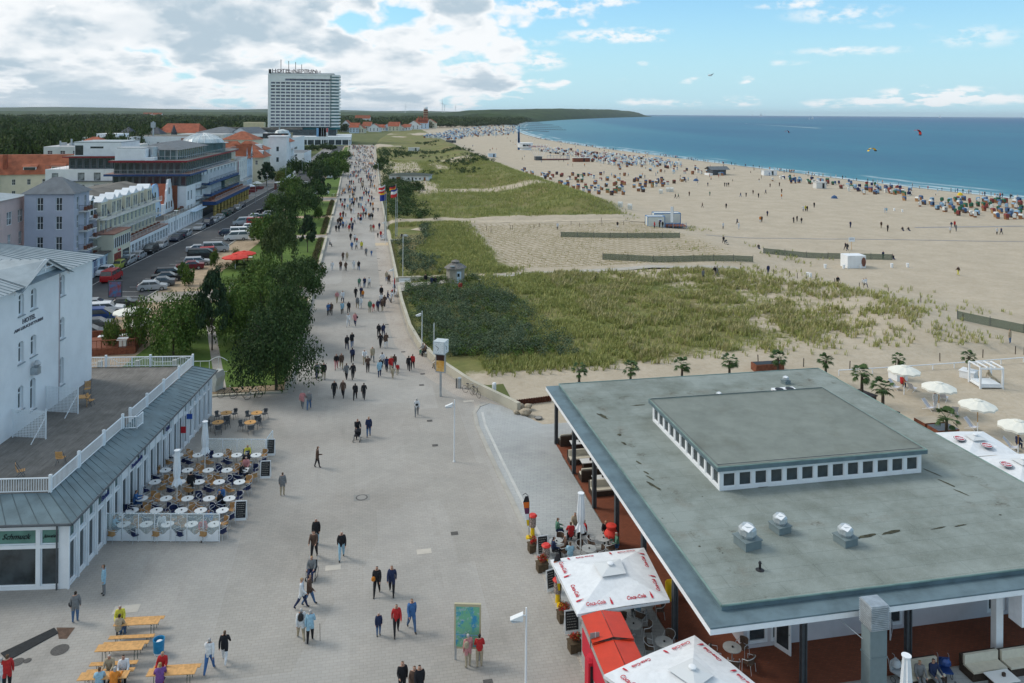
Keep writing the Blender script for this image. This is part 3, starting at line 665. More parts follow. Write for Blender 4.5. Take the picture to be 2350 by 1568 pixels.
# ================================================================ buildings
class Bld:
 """one building: an Empty with a wall mesh, a roof mesh, windows and so on, in local coordinates (x towards the sea, y along the street)"""
 def __init__(s,name,label,loc,rz=0,cat='building',group=None):
  s.root=thing(name,label,cat,(loc[0],loc[1],loc[2]if len(loc)>2 else 0),rz,group);s.wall=MB();s.nwin=0;s.rest=None;s.cache={}
 def facade(s,a,b_,z0,z1,ops,mt,depth=.18):
  """wall plane from a to b (plan points, outside on the right-hand side when walking a->b), with recessed openings (u0,u1,v0,v1)"""
  a=Vector(a);b_=Vector(b_);L_=(b_-a).length;d=(b_-a)/L_;n_=Vector((d.y,-d.x));m=s.wall
  us=sorted({0,L_,*[q for o in ops for q in(o[0],o[1])]});vs=sorted({z0,z1,*[q for o in ops for q in(o[2],o[3])]})
  us=[q for q in us if 0<=q<=L_];vs=[q for q in vs if z0<=q<=z1]
  pt=lambda u_,v_,k=0:(a.x+d.x*u_-n_.x*k,a.y+d.y*u_-n_.y*k,v_)
  for j in range(len(vs)-1):
   run=None
   for i in range(len(us)-1):
    uc,vc=(us[i]+us[i+1])/2,(vs[j]+vs[j+1])/2
    hole=any(o[0]<uc<o[1]and o[2]<vc<o[3]for o in ops)
    if hole:
     if run is not None:m.poly([pt(run,vs[j]),pt(us[i],vs[j]),pt(us[i],vs[j+1]),pt(run,vs[j+1])],mt);run=None
    elif run is None:run=us[i]
   if run is not None:m.poly([pt(run,vs[j]),pt(us[-1],vs[j]),pt(us[-1],vs[j+1]),pt(run,vs[j+1])],mt)
  for(u0,u1,v0,v1)in ops:
   m.poly([pt(u0,v0),pt(u1,v0),pt(u1,v0,depth),pt(u0,v0,depth)],mt);m.poly([pt(u0,v1,depth),pt(u1,v1,depth),pt(u1,v1),pt(u0,v1)],mt)
   m.poly([pt(u0,v0,depth),pt(u0,v1,depth),pt(u0,v1),pt(u0,v0)],mt);m.poly([pt(u1,v0),pt(u1,v1),pt(u1,v1,depth),pt(u1,v0,depth)],mt)
  return a,d,n_
 def windows(s,fr,ops,fm=None,gm=None,nx=2,ny=1,depth=.18,fw=.07,name='window',sill=None,ty=None):
  a,d,n_=fr;fm=fm or white;gm=gm or glass;rz=math.atan2(d.y,d.x)
  for(u0,u1,v0,v1)in ops:
   w_,h_=u1-u0,v1-v0;key=(round(w_,2),round(h_,2),fm.name,gm.name,nx,ny,fw,sill,ty,depth)
   if key not in s.cache:
    m=MB();y1=depth-.01
    m.poly([(0,y1,0),(w_,y1,0),(w_,y1,h_),(0,y1,h_)],gm)
    for x0,x1,z0,z1 in[(0,fw,0,h_),(w_-fw,w_,0,h_),(fw,w_-fw,0,fw),(fw,w_-fw,h_-fw,h_)]:m.box((x0,y1-.06,z0),(x1,y1-.003,z1),fm)
    for i in range(1,nx):m.box((w_*i/nx-fw*.35,y1-.05,fw),(w_*i/nx+fw*.35,y1-.004,h_-fw),fm)
    for i in range(1,ny):
     zz=h_*(ty if(ty and ny==2)else i/ny);m.box((fw,y1-.055,zz-fw*.4),(w_-fw,y1-.005,zz+fw*.4),fm)
    if sill:m.box((-.08,-.10,-.07),(w_+.08,y1,-.003),sill)
    s.cache[key]=m
   src=s.cache[key]
   if isinstance(src,MB):
    if s.nwin>=100:
     s._rest(src,a,d,n_,u0,v0);continue
    o_=src.build(name,s.root);s.cache[key]=(src,o_.data)
   else:
    src,me=src
    if s.nwin>=100:s._rest(src,a,d,n_,u0,v0);continue
    o_=bpy.data.objects.new(name,me);col.objects.link(o_);o_.parent=s.root
   s.nwin+=1;o_.location=(a.x+d.x*u0,a.y+d.y*u0,v0);o_.rotation_euler.z=rz
 def _rest(s,src,a,d,n_,u0,v0):
  if s.rest is None:s.rest=MB()
  ox,oy=a.x+d.x*u0,a.y+d.y*u0;i=len(s.rest.v)
  s.rest.v+=[(ox+d.x*x-n_.x*y,oy+d.y*x-n_.y*y,v0+z)for x,y,z in src.v]
  for f_,k in zip(src.f,src.m):s.rest.f.append(tuple(i+q for q in f_));s.rest.m.append(s.rest.mi(src.mats[k]))
 def done(s):
  if s.wall.f:s.wall.build('wall',s.root)
  if s.rest:o_=s.rest.build('window',s.root);o_['kind']='stuff'
  return s.root
 def part(s,name,m,**k):return m.build(name,s.root,**k)
def grid(n,L_,w_,v0,v1,u0=None,u1=None):
 a=0 if u0 is None else u0;b_=L_ if u1 is None else u1
 return[(a+(b_-a)*(i+.5)/n-w_/2,a+(b_-a)*(i+.5)/n+w_/2,v0,v1)for i in range(n)]
def seam_roof(m,p00,p10,p11,p01,mt,n,sm=None,hgt_=.035):
 """standing seam sheet: eave p00->p10, ridge p01->p11; seams run up the slope"""
 p=[Vector(q)for q in(p00,p10,p11,p01)];m.poly(p,mt)
 nn=(p[1]-p[0]).cross(p[3]-p[0]).normalized()
 for i in range(n+1):
  t=i/n;a=p[0].lerp(p[1],t);b_=p[3].lerp(p[2],t)
  m.tube(a+nn*.012,b_+nn*.012,.022,sm or mt,n=4,cap=False)
def railing(m,pts,z0,h_,mt,step=.12,rail=.04,posts=1.8,bar=.012,mid=True):
 for a,b_ in zip(pts,pts[1:]):
  a,b_=Vector(a),Vector(b_);L_=(b_-a).length
  m.tube((a.x,a.y,z0+h_),(b_.x,b_.y,z0+h_),rail,mt,n=4);m.tube((a.x,a.y,z0+.08),(b_.x,b_.y,z0+.08),rail*.7,mt,n=4)
  k=max(1,int(L_/posts))
  for i in range(k+1):p=a.lerp(b_,i/k);m.tube((p.x,p.y,z0),(p.x,p.y,z0+h_),rail*.9,mt,n=4)
  k=max(1,int(L_/step))
  for i in range(k):p=a.lerp(b_,(i+.5)/k);m.tube((p.x,p.y,z0+.08),(p.x,p.y,z0+h_),bar,mt,n=3,cap=False)
# ---------------------------------------------------------------- pavilion on the right (square flat roofed cafe)
roofm,h,b=node_mat('roofing_felt',.95);o=h.obj()
br=h.n('ShaderNodeTexBrick');h.l(o,br.inputs['Vector']);br.inputs['Scale'].default_value=1;br.inputs['Brick Width'].default_value=5.0;br.inputs['Row Height'].default_value=1.02
br.inputs['Mortar Size'].default_value=.013;br.inputs['Color1'].default_value=(.245,.28,.262,1);br.inputs['Color2'].default_value=(.265,.30,.282,1);br.inputs['Mortar'].default_value=(.17,.20,.19,1)
c=h.mix(h.mapr(h.noise(o,.35,7,.65),.40,.70),br.outputs[0],(.60,.60,.56),'MULTIPLY')
c=h.mix(h.mapr(h.noise(o,1.1,6,.7),.58,.78,0,.45),c,(.34,.36,.34))
# silt lies along the drainage valleys a few metres inside the edge
sx_,sy_,sz_=(lambda q:(h.l(o,q.inputs[0]),q.outputs)[1])(h.n('ShaderNodeSeparateXYZ'))
wob_=h.math('MULTIPLY',h.math('SUBTRACT',h.noise(o,.5,3),.5),1.1)
band=None
for ax,c0,wd in((sx_,18.45,.32),(sx_,37.6,.3),(sy_,39.4,.3),(sy_,59.6,.35)):
 q_=h.mapr(h.math('ABSOLUTE',h.math('SUBTRACT',h.math('ADD',ax,wob_),c0)),wd*2.2,0,0,1);band=q_ if band is None else h.math('MAXIMUM',band,q_)
c=h.mix(h.math('MULTIPLY',band,h.mapr(h.noise(o,.55,6,.7),.50,.68,0,.6)),c,(.15,.14,.11));c=h.mix(h.math('MULTIPLY',band,h.mapr(h.noise(o,.9,6,.75),.58,.64,0,.7)),c,(.07,.065,.045))
c=h.mix(h.mapr(h.noise(h.scale(o,(.5,2.4,1)),.6,6,.7),.60,.72,0,.45),c,(.19,.19,.16));c=h.mix(h.mapr(h.noise(o,22,2,.6),.5,.75,0,.35),c,(.38,.42,.41));h.out(c);h.bump(h.noise(o,30,3),.4,.02)
feltd,h,b=node_mat('old_roofing_felt',.95);o=h.obj();c=h.mix(h.mapr(h.noise(o,.6,7,.7),.35,.7),(.22,.245,.222),(.165,.185,.168));c=h.mix(h.mapr(h.noise(o,3.5,5,.7),.66,.74,0,.7),c,(.36,.38,.36));c=h.mix(h.mapr(h.noise(o,.33,5),.55,.75,0,.5),c,(.10,.10,.075));h.out(c)
PX0,PX1,PY0,PY1=15.4,40.6,32.4,63.7
pv=Bld('pavilion','large flat grey roofed cafe pavilion with raised window lantern beside the sand',(0,0,.3),0,'building')
m=MB()
m.box((PX0,PY0,3.62),(PX1,PY1,3.86),white);pv.part('fascia',m)
m=MB()
gi,go=1.05,.02
m.prism([(PX0+go,PY0+go),(PX1-go,PY0+go),(PX1-go,PY1-go),(PX0+go,PY1-go)],3.863,3.93,zinc)
pv.part('gutter',m)
m=MB()
m.prism([(PX0+gi,PY0+gi),(PX1-.35,PY0+gi),(PX1-.35,PY1-.35),(PX0+gi,PY1-.35)],3.933,4.16,zinc,roofm)
for a,b_ in(((PX0+gi,PY0+gi),(PX1-.35,PY0+gi)),((PX0+gi,PY0+gi),(PX0+gi,PY1-.35)),((PX0+gi,PY1-.35),(PX1-.35,PY1-.35)),((PX1-.35,PY0+gi),(PX1-.35,PY1-.35))):
 m.tube((*a,4.165),(*b_,4.165),.05,mat('roof_edge_sheet',(.16,.24,.22),.5,var=.2,vs=1),n=6)
pv.part('roof',m)
# mossy puddle stains are real dirt with their own outlines
stain=mat('moss_and_silt',(.055,.055,.035),.95,var=.5,vs=3)
def blotch(m,cx,cy,a,b_,rot,z,mt,seed):
 r_=random.Random(seed);k=14;pts=[]
 for i in range(k):
  t=2*math.pi*i/k;q=.6+.5*r_.random();x,y=a*q*math.cos(t),b_*q*math.sin(t);pts.append((cx+x*math.cos(rot)-y*math.sin(rot),cy+x*math.sin(rot)+y*math.cos(rot),z))
 m.poly(pts,mt)
m=MB();i=0
for(px,py,a,b_,rot)in[(1383,955,.75,.22,1.9),(1640,903,.05,.05,0),(1465,930,.7,.12,0),(1510,924,.6,.2,0),(1422,998,.22,.16,1),(1432,1018,.3,.13,1.8),(1466,1062,.35,.12,1.9),(1483,1085,.3,.1,1.9),(1500,1115,.8,.14,1.95),(1492,1097,.5,.07,1.95),
(1585,1048,.2,.1,0),(1990,1230,.7,.16,.1),(2045,1222,.8,.16,.12),(2155,1212,.6,.06,.1),(2205,1206,.45,.07,.1),(1745,905,.6,.06,0),(1750,1118,.5,.05,0),(2140,1085,.8,.07,1.9),(2175,1110,.7,.1,1.85),(2205,1130,.5,.07,1.9),
(1720,1262,.2,.05,.1),(1605,1254,.07,.07,0),(1658,1270,.05,.05,0),(2295,1182,.1,.05,0),(1612,1140,.05,.05,0),(1520,1190,.05,.04,0),(1960,1237,.35,.1,0)]:
 i+=1;x,y=P(px,py,4.466);blotch(m,x,y,a,b_,rot,4.166+.0006*i,stain,i);pv.part('moss_patch',m);m=MB()
# lantern storey
LX0,LX1,LY0,LY1=21.3,35.0,43.7,54.6
def lantern_wall(a,b_,n_):
 L_=math.dist(a,b_);ops=grid(n_,L_,L_/n_*.77,4.36,5.2,.12,L_-.12);return pv.facade(a,b_,4.16,5.42,ops,white,.1),ops
for a,b_,n_ in(((LX0,LY0),(LX1,LY0),13),((LX0,LY1),(LX0,LY0),11),((LX1,LY0),(LX1,LY1),11),((LX1,LY1),(LX0,LY1),13)):
 fr,ops=lantern_wall(a,b_,n_);pv.windows(fr,ops,white,glass,1,1,.1,.05)
m=MB();m.prism([(LX0-.25,LY0-.25),(LX1+.25,LY0-.25),(LX1+.25,LY1+.25),(LX0-.25,LY1+.25)],5.423,5.66,zinc,feltd)
E_=MATS['roof_edge_sheet']
for a,b_ in(((LX0-.22,LY0-.22),(LX1+.22,LY0-.22)),((LX0-.22,LY0-.22),(LX0-.22,LY1+.22)),((LX0-.22,LY1+.22),(LX1+.22,LY1+.22)),((LX1+.22,LY0-.22),(LX1+.22,LY1+.22))):
 m.tube((*a,5.67),(*b_,5.67),.045,E_,n=6)
m.path([(LX0-.1,LY1+.1,5.75),(LX0-.1,LY0,5.75),(LX1,LY0-.05,5.75),(LX1+.1,LY1+.1,5.75),(LX0-.1,LY1+.1,5.75)],.02,dsteel,4)
pv.part('lantern_roof',m)
# steel columns of the veranda
for(x,y)in[(15.95,62.2),(15.95,56.8),(15.95,51.6),(16.0,47.0),(16.05,42.4),(16.1,38.0),(20.8,33.8),(26.4,33.8),(36.5,33.8),(40.2,40),(40.2,50),(40.2,60),(28,63.5),(22,63.5),(34,63.5)]:
 m=MB();m.box((-.13,-.02,-.3),(.13,.02,3.62),dsteel);m.box((-.13,-.13,-.3),(-.09,.13,3.62),dsteel);m.box((.09,-.13,-.3),(.13,.13,3.62),dsteel);pv.part('column',m,loc=(x,y,0))
m=MB();m.box((31.15,33.55,-.3),(31.55,33.9,3.62),white);pv.part('column',m)
# inner rooms
panel=mat('lilac_white_panel',(.60,.59,.62),.7,var=.05,vs=1)
ops=grid(26,18.5,.5,1.0,1.3);doors=[(.2,1.35),(1.5,2.5),(6.95,8.0),(8.1,9.1),(14.2,15.4)]
ops=[q for q in ops if not any(q[1]>d_[0]-.1 and q[0]<d_[1]+.1 for d_ in doors)]
dops=[(d_[0],d_[1],-.1,1.5)for d_ in doors]
fr=pv.facade((19.2,36.6),(37.7,36.6),-.28,3.62,ops+dops,panel,.12);pv.windows(fr,ops,white,glass,1,1,.12,.03);pv.windows(fr,dops,white,glass,1,1,.12,.16,name='door')
fr=pv.facade((19.2,60),(19.2,36.6),-.28,3.62,grid(14,22.7,1.1,.5,2.5),panel,.12);pv.windows(fr,grid(14,22.7,1.1,.5,2.5),white,glass,1,1,.12,.06)
pv.wall.box((19.3,60,0),(37.6,60.1,3.6),panel);pv.wall.box((37.6,37.4,0),(37.7,60,3.6),panel)
for(x,y,a)in[(20.9,36.56,-1.15),(27.6,36.56,-2.3)]:
 m=MB();m.box((0,-.03,0),(.95,.03,2.35),white);m.box((.14,-.045,.25),(.82,.045,2.2),glass);m.box((.86,-.07,1.0),(.9,.07,1.05),steel);pv.part('door',m,loc=(x,y,-.28),rz=a)
pv.done()
# roof ventilators: each lifts away from the roof
ventm=mat('vent_housing_grey',(.17,.215,.225),.6,var=.05,vs=3);cap_m=mat('vent_cap_silver',(.44,.48,.50),.45,.3,var=.1,vs=2)
def ventilator(px,py,s,label,big=True):
 x,y=P(px,py,4.47);t=thing('roof_ventilator',label,'ventilator',(x,y,4.468),.2,'ventilators on the pavilion roof')
 m=MB();m.cbox((0,0,0),(1.0*s,1.0*s,.42*s),ventm);m.cbox((0,0,.42*s),(1.1*s,1.1*s,.05),ventm);m.build('base',t)
 m=MB();i=len(m.v);r0,r1=.34*s,.46*s
 m.lathe((0,0,.47*s),[(r0,0),(r1,.18*s),(r1,.45*s),(r0*.9,.62*s)],cap_m,8);m.build('fan_housing',t)
 m=MB();m.box((-.27*s,-.22*s,1.08*s),(.27*s,.22*s,1.11*s),white);o_=m.build('flap',t);o_.rotation_euler=(.15,-.2,.3)
ventilator(1715,1252,1.0,'largest grey roof ventilator with raised white flap, left of the front three');ventilator(1790,1218,.82,'grey roof ventilator set back behind the front pair');ventilator(1940,1246,.85,'grey roof ventilator beside the long mossy puddle stain')
ventilator(1650,916,.5,'small grey ventilator behind the left end of the lantern roof');ventilator(1803,880,.55,'small grey ventilator close to the far edge of the flat roof')
x,y=P(1800,910,4.47);t=thing('air_conditioner','low white air conditioning unit with two black fans behind the lantern','air conditioner',(x,y,4.468),0)
m=MB();m.cbox((0,0,.1),(1.9,.8,.5),white);m.build('housing',t)
for s_ in(-.45,.45):m=MB();m.lathe((s_,0,.605),[(.33,0),(.33,.03),(.1,.05)],black,14);m.build('fan',t)
x,y=P(1744,1308,4.47);m=MB();m.lathe((0,0,0),[(.22,0),(.1,.03),(.06,.05),(.06,.3),(.09,.33),(.05,.42)],black,10);tag(m.build('vent_pipe',loc=(x,y,4.468)),'thin black vent pipe standing alone on the front of the flat roof','vent pipe')
# tall extract duct in front
x,y=P(1925,1600,0);y=max(y,31.2)
t=thing('extract_duct','tall grey square metal duct with ribbed cowl rising before the pavilion eave','duct',(22.95,31.6,.1),0)
m=MB();m.box((-.42,-.32,0),(.42,.32,3.9),ventm);m.box((-.45,-.35,2.6),(.45,.35,2.66),ventm);m.box((-.45,-.35,1.2),(.45,.35,1.26),ventm);m.build('shaft',t)
m=MB();m.box((-.43,-.4,3.9),(.43,.4,5.0),steel)
for i in range(13):m.box((-.47,-.44,3.93+i*.083),(.47,.44,3.96+i*.083),steel)
m.build('cowl',t);m=MB();m.tube((-.42,.2,3.2),(-1.1,1.6,3.6),.02,steel);m.build('stay',t)
# white fabric marquee at the right of the veranda
t=thing('marquee','white fabric marquee corner with small barred window beyond the white post','tent',(0,0,0),0)
fab=mat('white_tent_fabric',(.74,.76,.80),.7,var=.06,vs=2,bump=.2,bs=5)
m=MB();m.box((31.7,32.6,2.2),(38,33.4,3.9),fab);m.build('canopy',t)
m=MB();m.box((33.3,32.57,2.75),(34.9,32.598,3.45),glass)
for i in range(6):m.box((33.3+i*.3,32.55,2.75),(33.34+i*.3,32.568,3.45),white)
m.build('window',t)
# ---------------------------------------------------------------- shop wing with roof terrace and the white hotel (turned 7.2 degrees)
HA=R(-7.25)
sh_=Bld('shop_wing','single storey white glazed shop wing with blue-grey seamed roof edge and roof terrace',(-16.0,48.2,0),HA)
LW=25.4;EZ=3.85;DZ=4.45
fas=mat('pale_blue_paint',(.50,.58,.60),.6,var=.06,vs=1)
ops=[]
bays=22
for i in range(bays):
 u0=LW*i/bays+.16;u1=LW*(i+1)/bays-.16
 if i in(6,7,10,11,14,15):ops.append((u0-.1,u1+.1,.05,2.7))
 else:ops+=[(u0,u1,.18,2.45),(u0,u1,2.62,3.45)]
fr=sh_.facade((0,0),(0,LW),0,EZ-.08,ops,white,.16)
sh_.windows(fr,[q for q in ops if q[3]>3],white,glassg,1,1,.16,.05);sh_.windows(fr,[q for q in ops if q[3]<2.6],white,glass,1,1,.16,.05);sh_.windows(fr,[q for q in ops if 2.6<q[3]<3],white,glass,1,1,.16,.06,name='door')
ops=[(.5,1.5,.18,2.3),(.5,1.5,2.5,3.35),(1.75,4.0,.18,2.3),(1.75,4.0,2.5,3.35),(4.3,6.5,.18,2.3),(4.3,6.5,2.5,3.35),(6.8,9,.18,2.3),(6.8,9,2.5,3.35),(9.3,11.6,.18,3.35)]
ops=[(12-b_,12-a,c_,d_)for a,b_,c_,d_ in ops]
fr=sh_.facade((-12,0),(0,0),0,EZ-.08,ops,white,.16);sh_.windows(fr,[q for q in ops if q[3]>3],white,mat('mint_sign_panel',(.12,.24,.20),.4,var=.15,vs=1),1,1,.16,.05);sh_.windows(fr,[q for q in ops if q[3]<3],white,glass,1,1,.16,.05)
sh_.wall.box((-12,LW,0),(0,LW+.1,EZ-.1),white);sh_.wall.box((-12,.2,0),(-11.9,LW,EZ),white)
for i in range(bays+1):sh_.wall.box((.003,LW*i/bays-.06,0),(.10,LW*i/bays+.06,EZ-.15),white)
# sloped seamed roof edge
m=MB();W_=2.05
a0,a1,b0,b1=(.35,-.35,EZ),(.35,LW+.5,EZ),(-W_,W_+.0,DZ+.02),(-W_+.6,LW-.2,DZ+.02)
seam_roof(m,a0,a1,b1,b0,zinc,40,mat('zinc_seam',(.075,.11,.125),.6))
seam_roof(m,(-12,-.35,EZ),a0,b0,(-12,W_,DZ+.02),zinc,14,MATS['zinc_seam'])
m.tube(a0,b0,.035,MATS['zinc_seam'],n=5)
m.poly([a1,(-12,LW+.5,EZ),(-12,LW-.2,DZ+.02),b1],zinc)
sh_.part('roof_edge',m)
m=MB();m.path([(-12,-.42,EZ-.03),(.42,-.42,EZ-.03),(.42,LW+.5,EZ-.03)],.07,dsteel,6);m.tube((-.55,-.1,0),(-.55,-.1,EZ-.1),.05,dsteel);sh_.part('gutter',m)
deckm,h,b=node_mat('weathered_decking',.9);o=h.obj();wv=h.noise(h.scale(o,(14,.7,1)),1,5,.7)
c=h.mix(h.mapr(wv,.3,.7),(.27,.255,.235),(.13,.12,.11));c=h.mix(h.mapr(h.noise(o,.8,5),.35,.65,0,.6),c,(.10,.095,.085));c=h.mix(h.mapr(h.noise(h.scale(o,(3,3,1)),2.5,6,.8),.58,.66,0,.7),c,(.30,.29,.27));h.out(c)
m=MB();m.poly([(-W_+.05,W_,DZ),(-W_+.55,LW-.25,DZ),(-14,LW-.25,DZ),(-14,W_,DZ)],deckm);sh_.part('terrace_deck',m)
# shop front lettering
blue=mat('blue_letters',(.02,.04,.16),.5);dk=mat('dark_letters',(.02,.03,.03),.6)
for y0,s_ in((4.2,'Eiscafé'),(9.0,'Promenade'),(14.6,'Café'),):text(s_,.42,blue,sh_.root,(.12,y0+.2,3.1),(R(90),0,R(90)),'shop_lettering',sx=.9,bold=.01)
text('Schmuck',.42,dk,sh_.root,(-2.9,.12,2.93),(R(90),0,0),'shop_lettering',shear=.4);text('Juwelen',.24,dk,sh_.root,(-1.0,.12,2.93),(R(90),0,0),'shop_lettering',shear=.4)
m=MB();m.box((.11,17.6,1.6),(.5,17.66,2.1),mat('sign_red',(.5,.02,.03),.5));m.box((.11,18.9,2.2),(.55,18.96,2.6),mat('sign_blue',(.02,.08,.35),.5));sh_.part('sign',m)
m=MB()
for k_,(x,z_)in enumerate([(-3.5,1.4),(-3.0,1.8),(-2.4,1.5),(-2.0,1.25),(-3.3,1.0),(-2.6,1.05)]):m.ball((x,.32,z_),.13,mat('display_cream',(.65,.6,.4),.6),8,.6)
for x in(-3.6,-3.3,-2.7,-2.4,-2.0):m.tube((x,.5,.1),(x,.5,1.1),.06,mat('display_green',(.10,.20,.14),.6),n=6)
sh_.part('window_display',m)
sh_.done()
def HL(x,y):return(-16.0+x*math.cos(HA)-y*math.sin(HA),48.2+x*math.sin(HA)+y*math.cos(HA))
t=thing('roof_terrace_railing','white balustrade with square posts round the roof terrace','railing',(-16.0,48.2,0),HA)
m=MB();rl=[(-12,W_+.1),(-W_-.02,W_+.1)]
railing(m,rl,DZ,.85,white,.14,.05,3,.026)
ysg=[W_+.1,5.6,8.9,11.6];
for i in range(3):railing(m,[(-W_+.02*ysg[i],ysg[i]),(-W_+.02*ysg[i+1],ysg[i+1]-.3)],DZ,.85,white,.14,.05,2.5,.026)
railing(m,[(-W_+.25,11.6),(-W_+1.15,11.7),(-W_+1.2,12.6)],DZ-.1,.85,white,.14,.05,1,.026)
ysg=[12.7,15.8,19.0,22.2,LW-.1]
for i in range(4):railing(m,[(-W_+.02*ysg[i],ysg[i]),(-W_+.02*ysg[i+1],ysg[i+1]-.3*(i<3))],DZ,.85,white,.14,.05,2.5,.026)
railing(m,[(-W_+.5,LW-.1),(-12,LW-.1)],DZ,.85,white,.14,.05,2.6,.026)
m.build('balustrade',t);m=MB()
for(x,y)in[(-W_,W_+.1),(-W_+.1,5.4),(-W_+.17,8.7),(-W_+.24,11.5),(-W_+.26,12.7),(-W_+.32,15.6),(-W_+.38,18.8),(-W_+.45,22.0),(-W_+.5,LW-.1),(-5.2,LW-.1),(-9,LW-.1)]:m.cbox((x,y,DZ),(.16,.16,1.05),white)
m.build('post',t)
ht=Bld('white_hotel','white rendered hotel with arched windows, dark lettering and pale zinc roof at the left edge',(-16.0,48.2,0),HA)
# its sea-facing wall stands on local x=-8.8 from y=9 to y=22.4
X0,Y0h,Y1h=-8.85,6.0,22.3
zf=14.7
wn=[]
for yc in(13.3,15.0):wn+=[(yc-.45,yc+.45,z0_,z0_+2.0)for z0_ in(11.35,8.15)]+[(yc-.5,yc+.5,4.55,6.95)]
for yc in(19.8,):wn+=[(yc-.42,yc+.42,z0_,z0_+2.0)for z0_ in(11.8,8.7)]+[(yc-.42,yc+.42,5.5,7.8)]
for yc in(8.5,10.2):wn+=[(yc-.45,yc+.45,z0_,z0_+2.0)for z0_ in(11.35,8.15)]
wn=[(a-Y0h,b_-Y0h,c_,d_)for a,b_,c_,d_ in wn]
def Hd(px,py): # picture point -> (local y, z) on the hotel's sea wall
 lo=Y0h-6;best=None
 for i in range(800):
  yv=lo+i*.03;wx,wy=HL(X0,yv);r=wx*math.cos(PSI)+wy*math.sin(PSI);d=-wx*math.sin(PSI)+wy*math.cos(PSI);q=1175+r/d*F_PX
  if best is None or abs(q-px)<best[0]:best=(abs(q-px),yv,Zat(px,py,wx,wy))
 return best[1],best[2]
hp=crop(0,900,2.614)
wn=[]
for x0,x1,ya,yb in[(188,245,490,690),(306,365,440,630),(188,245,950,1150),(306,365,890,1080),(186,245,1385,1600),(304,360,1310,1600),(592,635,305,500),(592,635,715,915),(588,632,1105,1360)]:
 (u0,zt)=Hd(*hp(x0,ya));(u1,_)=Hd(*hp(x1,ya));zb=Hd(*hp((x0+x1)/2,yb))[1];zb=max(zb,4.6);wn.append((u0-Y0h,u1-Y0h,zb,zt))
fr=ht.facade((X0,Y0h),(X0,Y1h),0,zf,wn,wallw,.24)
ht.windows(fr,wn,white,glass,2,2,.24,.09,sill=zincl,ty=.68)
ht.wall.box((X0-13,Y1h-.2,0),(X0-.002,Y1h,zf),wallw);ht.wall.box((X0-13,Y0h,0),(X0-.002,Y0h+.2,zf),wallw);ht.wall.box((X0-13,Y0h,0),(X0-12.8,Y1h,zf),wallw)
# window heads: shallow arches over the openings
m=MB()
for(u0,u1,z0_,z1_)in wn:
 yc=(u0+u1)/2+Y0h;r_=(u1-u0)/2
 for s_ in(-1,1):
  pts=[(X0-.1,yc+s_*r_,z1_+.003)]
  m.poly([(X0+.006,yc+s_*r_,z1_),(X0+.006,yc+s_*r_,z1_-.20),(X0+.006,yc+s_*r_*.55,z1_-.055),(X0+.006,yc,z1_)][::s_],wallw)
ht.part('window_arch',m)
m=MB();gy0,gy1=Hd(*hp(130,430))[0],Hd(*hp(590,240))[0];gyc=(gy0+gy1)/2;gz=zf+1.35
m.box((X0-.3,gy0+.25,zf-.6),(X0+.07,gy1-.25,zf-.002),wallw)
m.poly([(X0+.07,gy0+.2,zf-.002),(X0+.07,gy1-.2,zf-.002),(X0+.07,gyc,gz-.15)],wallw);m.tube((X0+.02,gy1-.1,4.5),(X0+.02,gy1-.1,zf),.06,mat('pink_grey_pipe',(.45,.38,.38),.6),n=6);ht.part('gable',m)
m=MB();OV=.75
for s_,ye in((-1,gy0-.3),(1,gy1+.3)):m.tube((X0+.55,ye,zf-.35),(X0+.55,gyc,gz),.09,white,n=4)
m.tube((X0+.55,gyc,gz),(X0+.55,gyc,gz-.9),.06,white,n=4);m.tube((X0+.55,gyc-1.3,gz-.62),(X0+.55,gyc+1.3,gz-.62),.06,white,n=4);ht.part('barge_board',m)
m=MB();RZ=zf+2.0;rxc=X0-6.4
seam_roof(m,(X0+OV,gy1-.3,zf),(X0+OV,Y1h+.7,zf),(rxc,Y1h-4.2,RZ),(rxc,gyc+2,RZ),zincl,9,zinc)
seam_roof(m,(X0+OV,Y1h+.7,zf),(X0-13.6,Y1h+.7,zf),(rxc-.3,Y1h-4.2,RZ),(rxc,Y1h-4.2,RZ),zincl,16,zinc)
seam_roof(m,(X0+OV,Y0h-.5,zf),(X0+OV,gy0+.3,zf),(rxc,gyc-2,RZ),(rxc,Y0h-.5,RZ),zincl,10,zinc)
m.poly([(X0-13.6,Y1h+.7,zf),(X0-13.6,Y0h,zf),(rxc-.3,Y0h,RZ),(rxc-.3,Y1h-4.2,RZ)],zincl)
seam_roof(m,(X0+OV+.1,gy1+.35,zf-.3),(X0-4,gy1+.35,zf+.6),(X0-4.6,gyc,gz+.02),(X0+OV+.1,gyc,gz+.02),zincl,8,zinc)
seam_roof(m,(X0-4,gy0-.35,zf+.6),(X0+OV+.1,gy0-.35,zf-.3),(X0+OV+.1,gyc,gz+.02),(X0-4.6,gyc,gz+.02),zincl,8,zinc)
m.poly([(rxc,gyc-2,RZ),(rxc,gyc+2,RZ),(X0+OV,gy1,zf),(X0+OV,gy0,zf)],zincl)
m.box((X0-12.9,Y0h+.1,zf-.05),(X0+.6,Y1h+.6,zf-.01),white)
ht.part('roof',m)
lt=mat('black_lettering',(.10,.10,.12),.6)
for s_,sz,a,b_ in(('HOTEL',.48,(228,745),(352,700)),('AM LEUCHTTURM',.28,(150,845),(425,722))):
 ya_,za_=Hd(*hp(*a));yb_,zb_=Hd(*hp(*b_));o_=text(s_,sz,lt,ht.root,(X0+.02,(ya_+yb_)/2,(za_+zb_)/2),(R(90),0,R(90)),'hotel_lettering',bold=.008)
 wd=o_.dimensions.x;o_.scale.x=abs(yb_-ya_)/max(wd,.1)
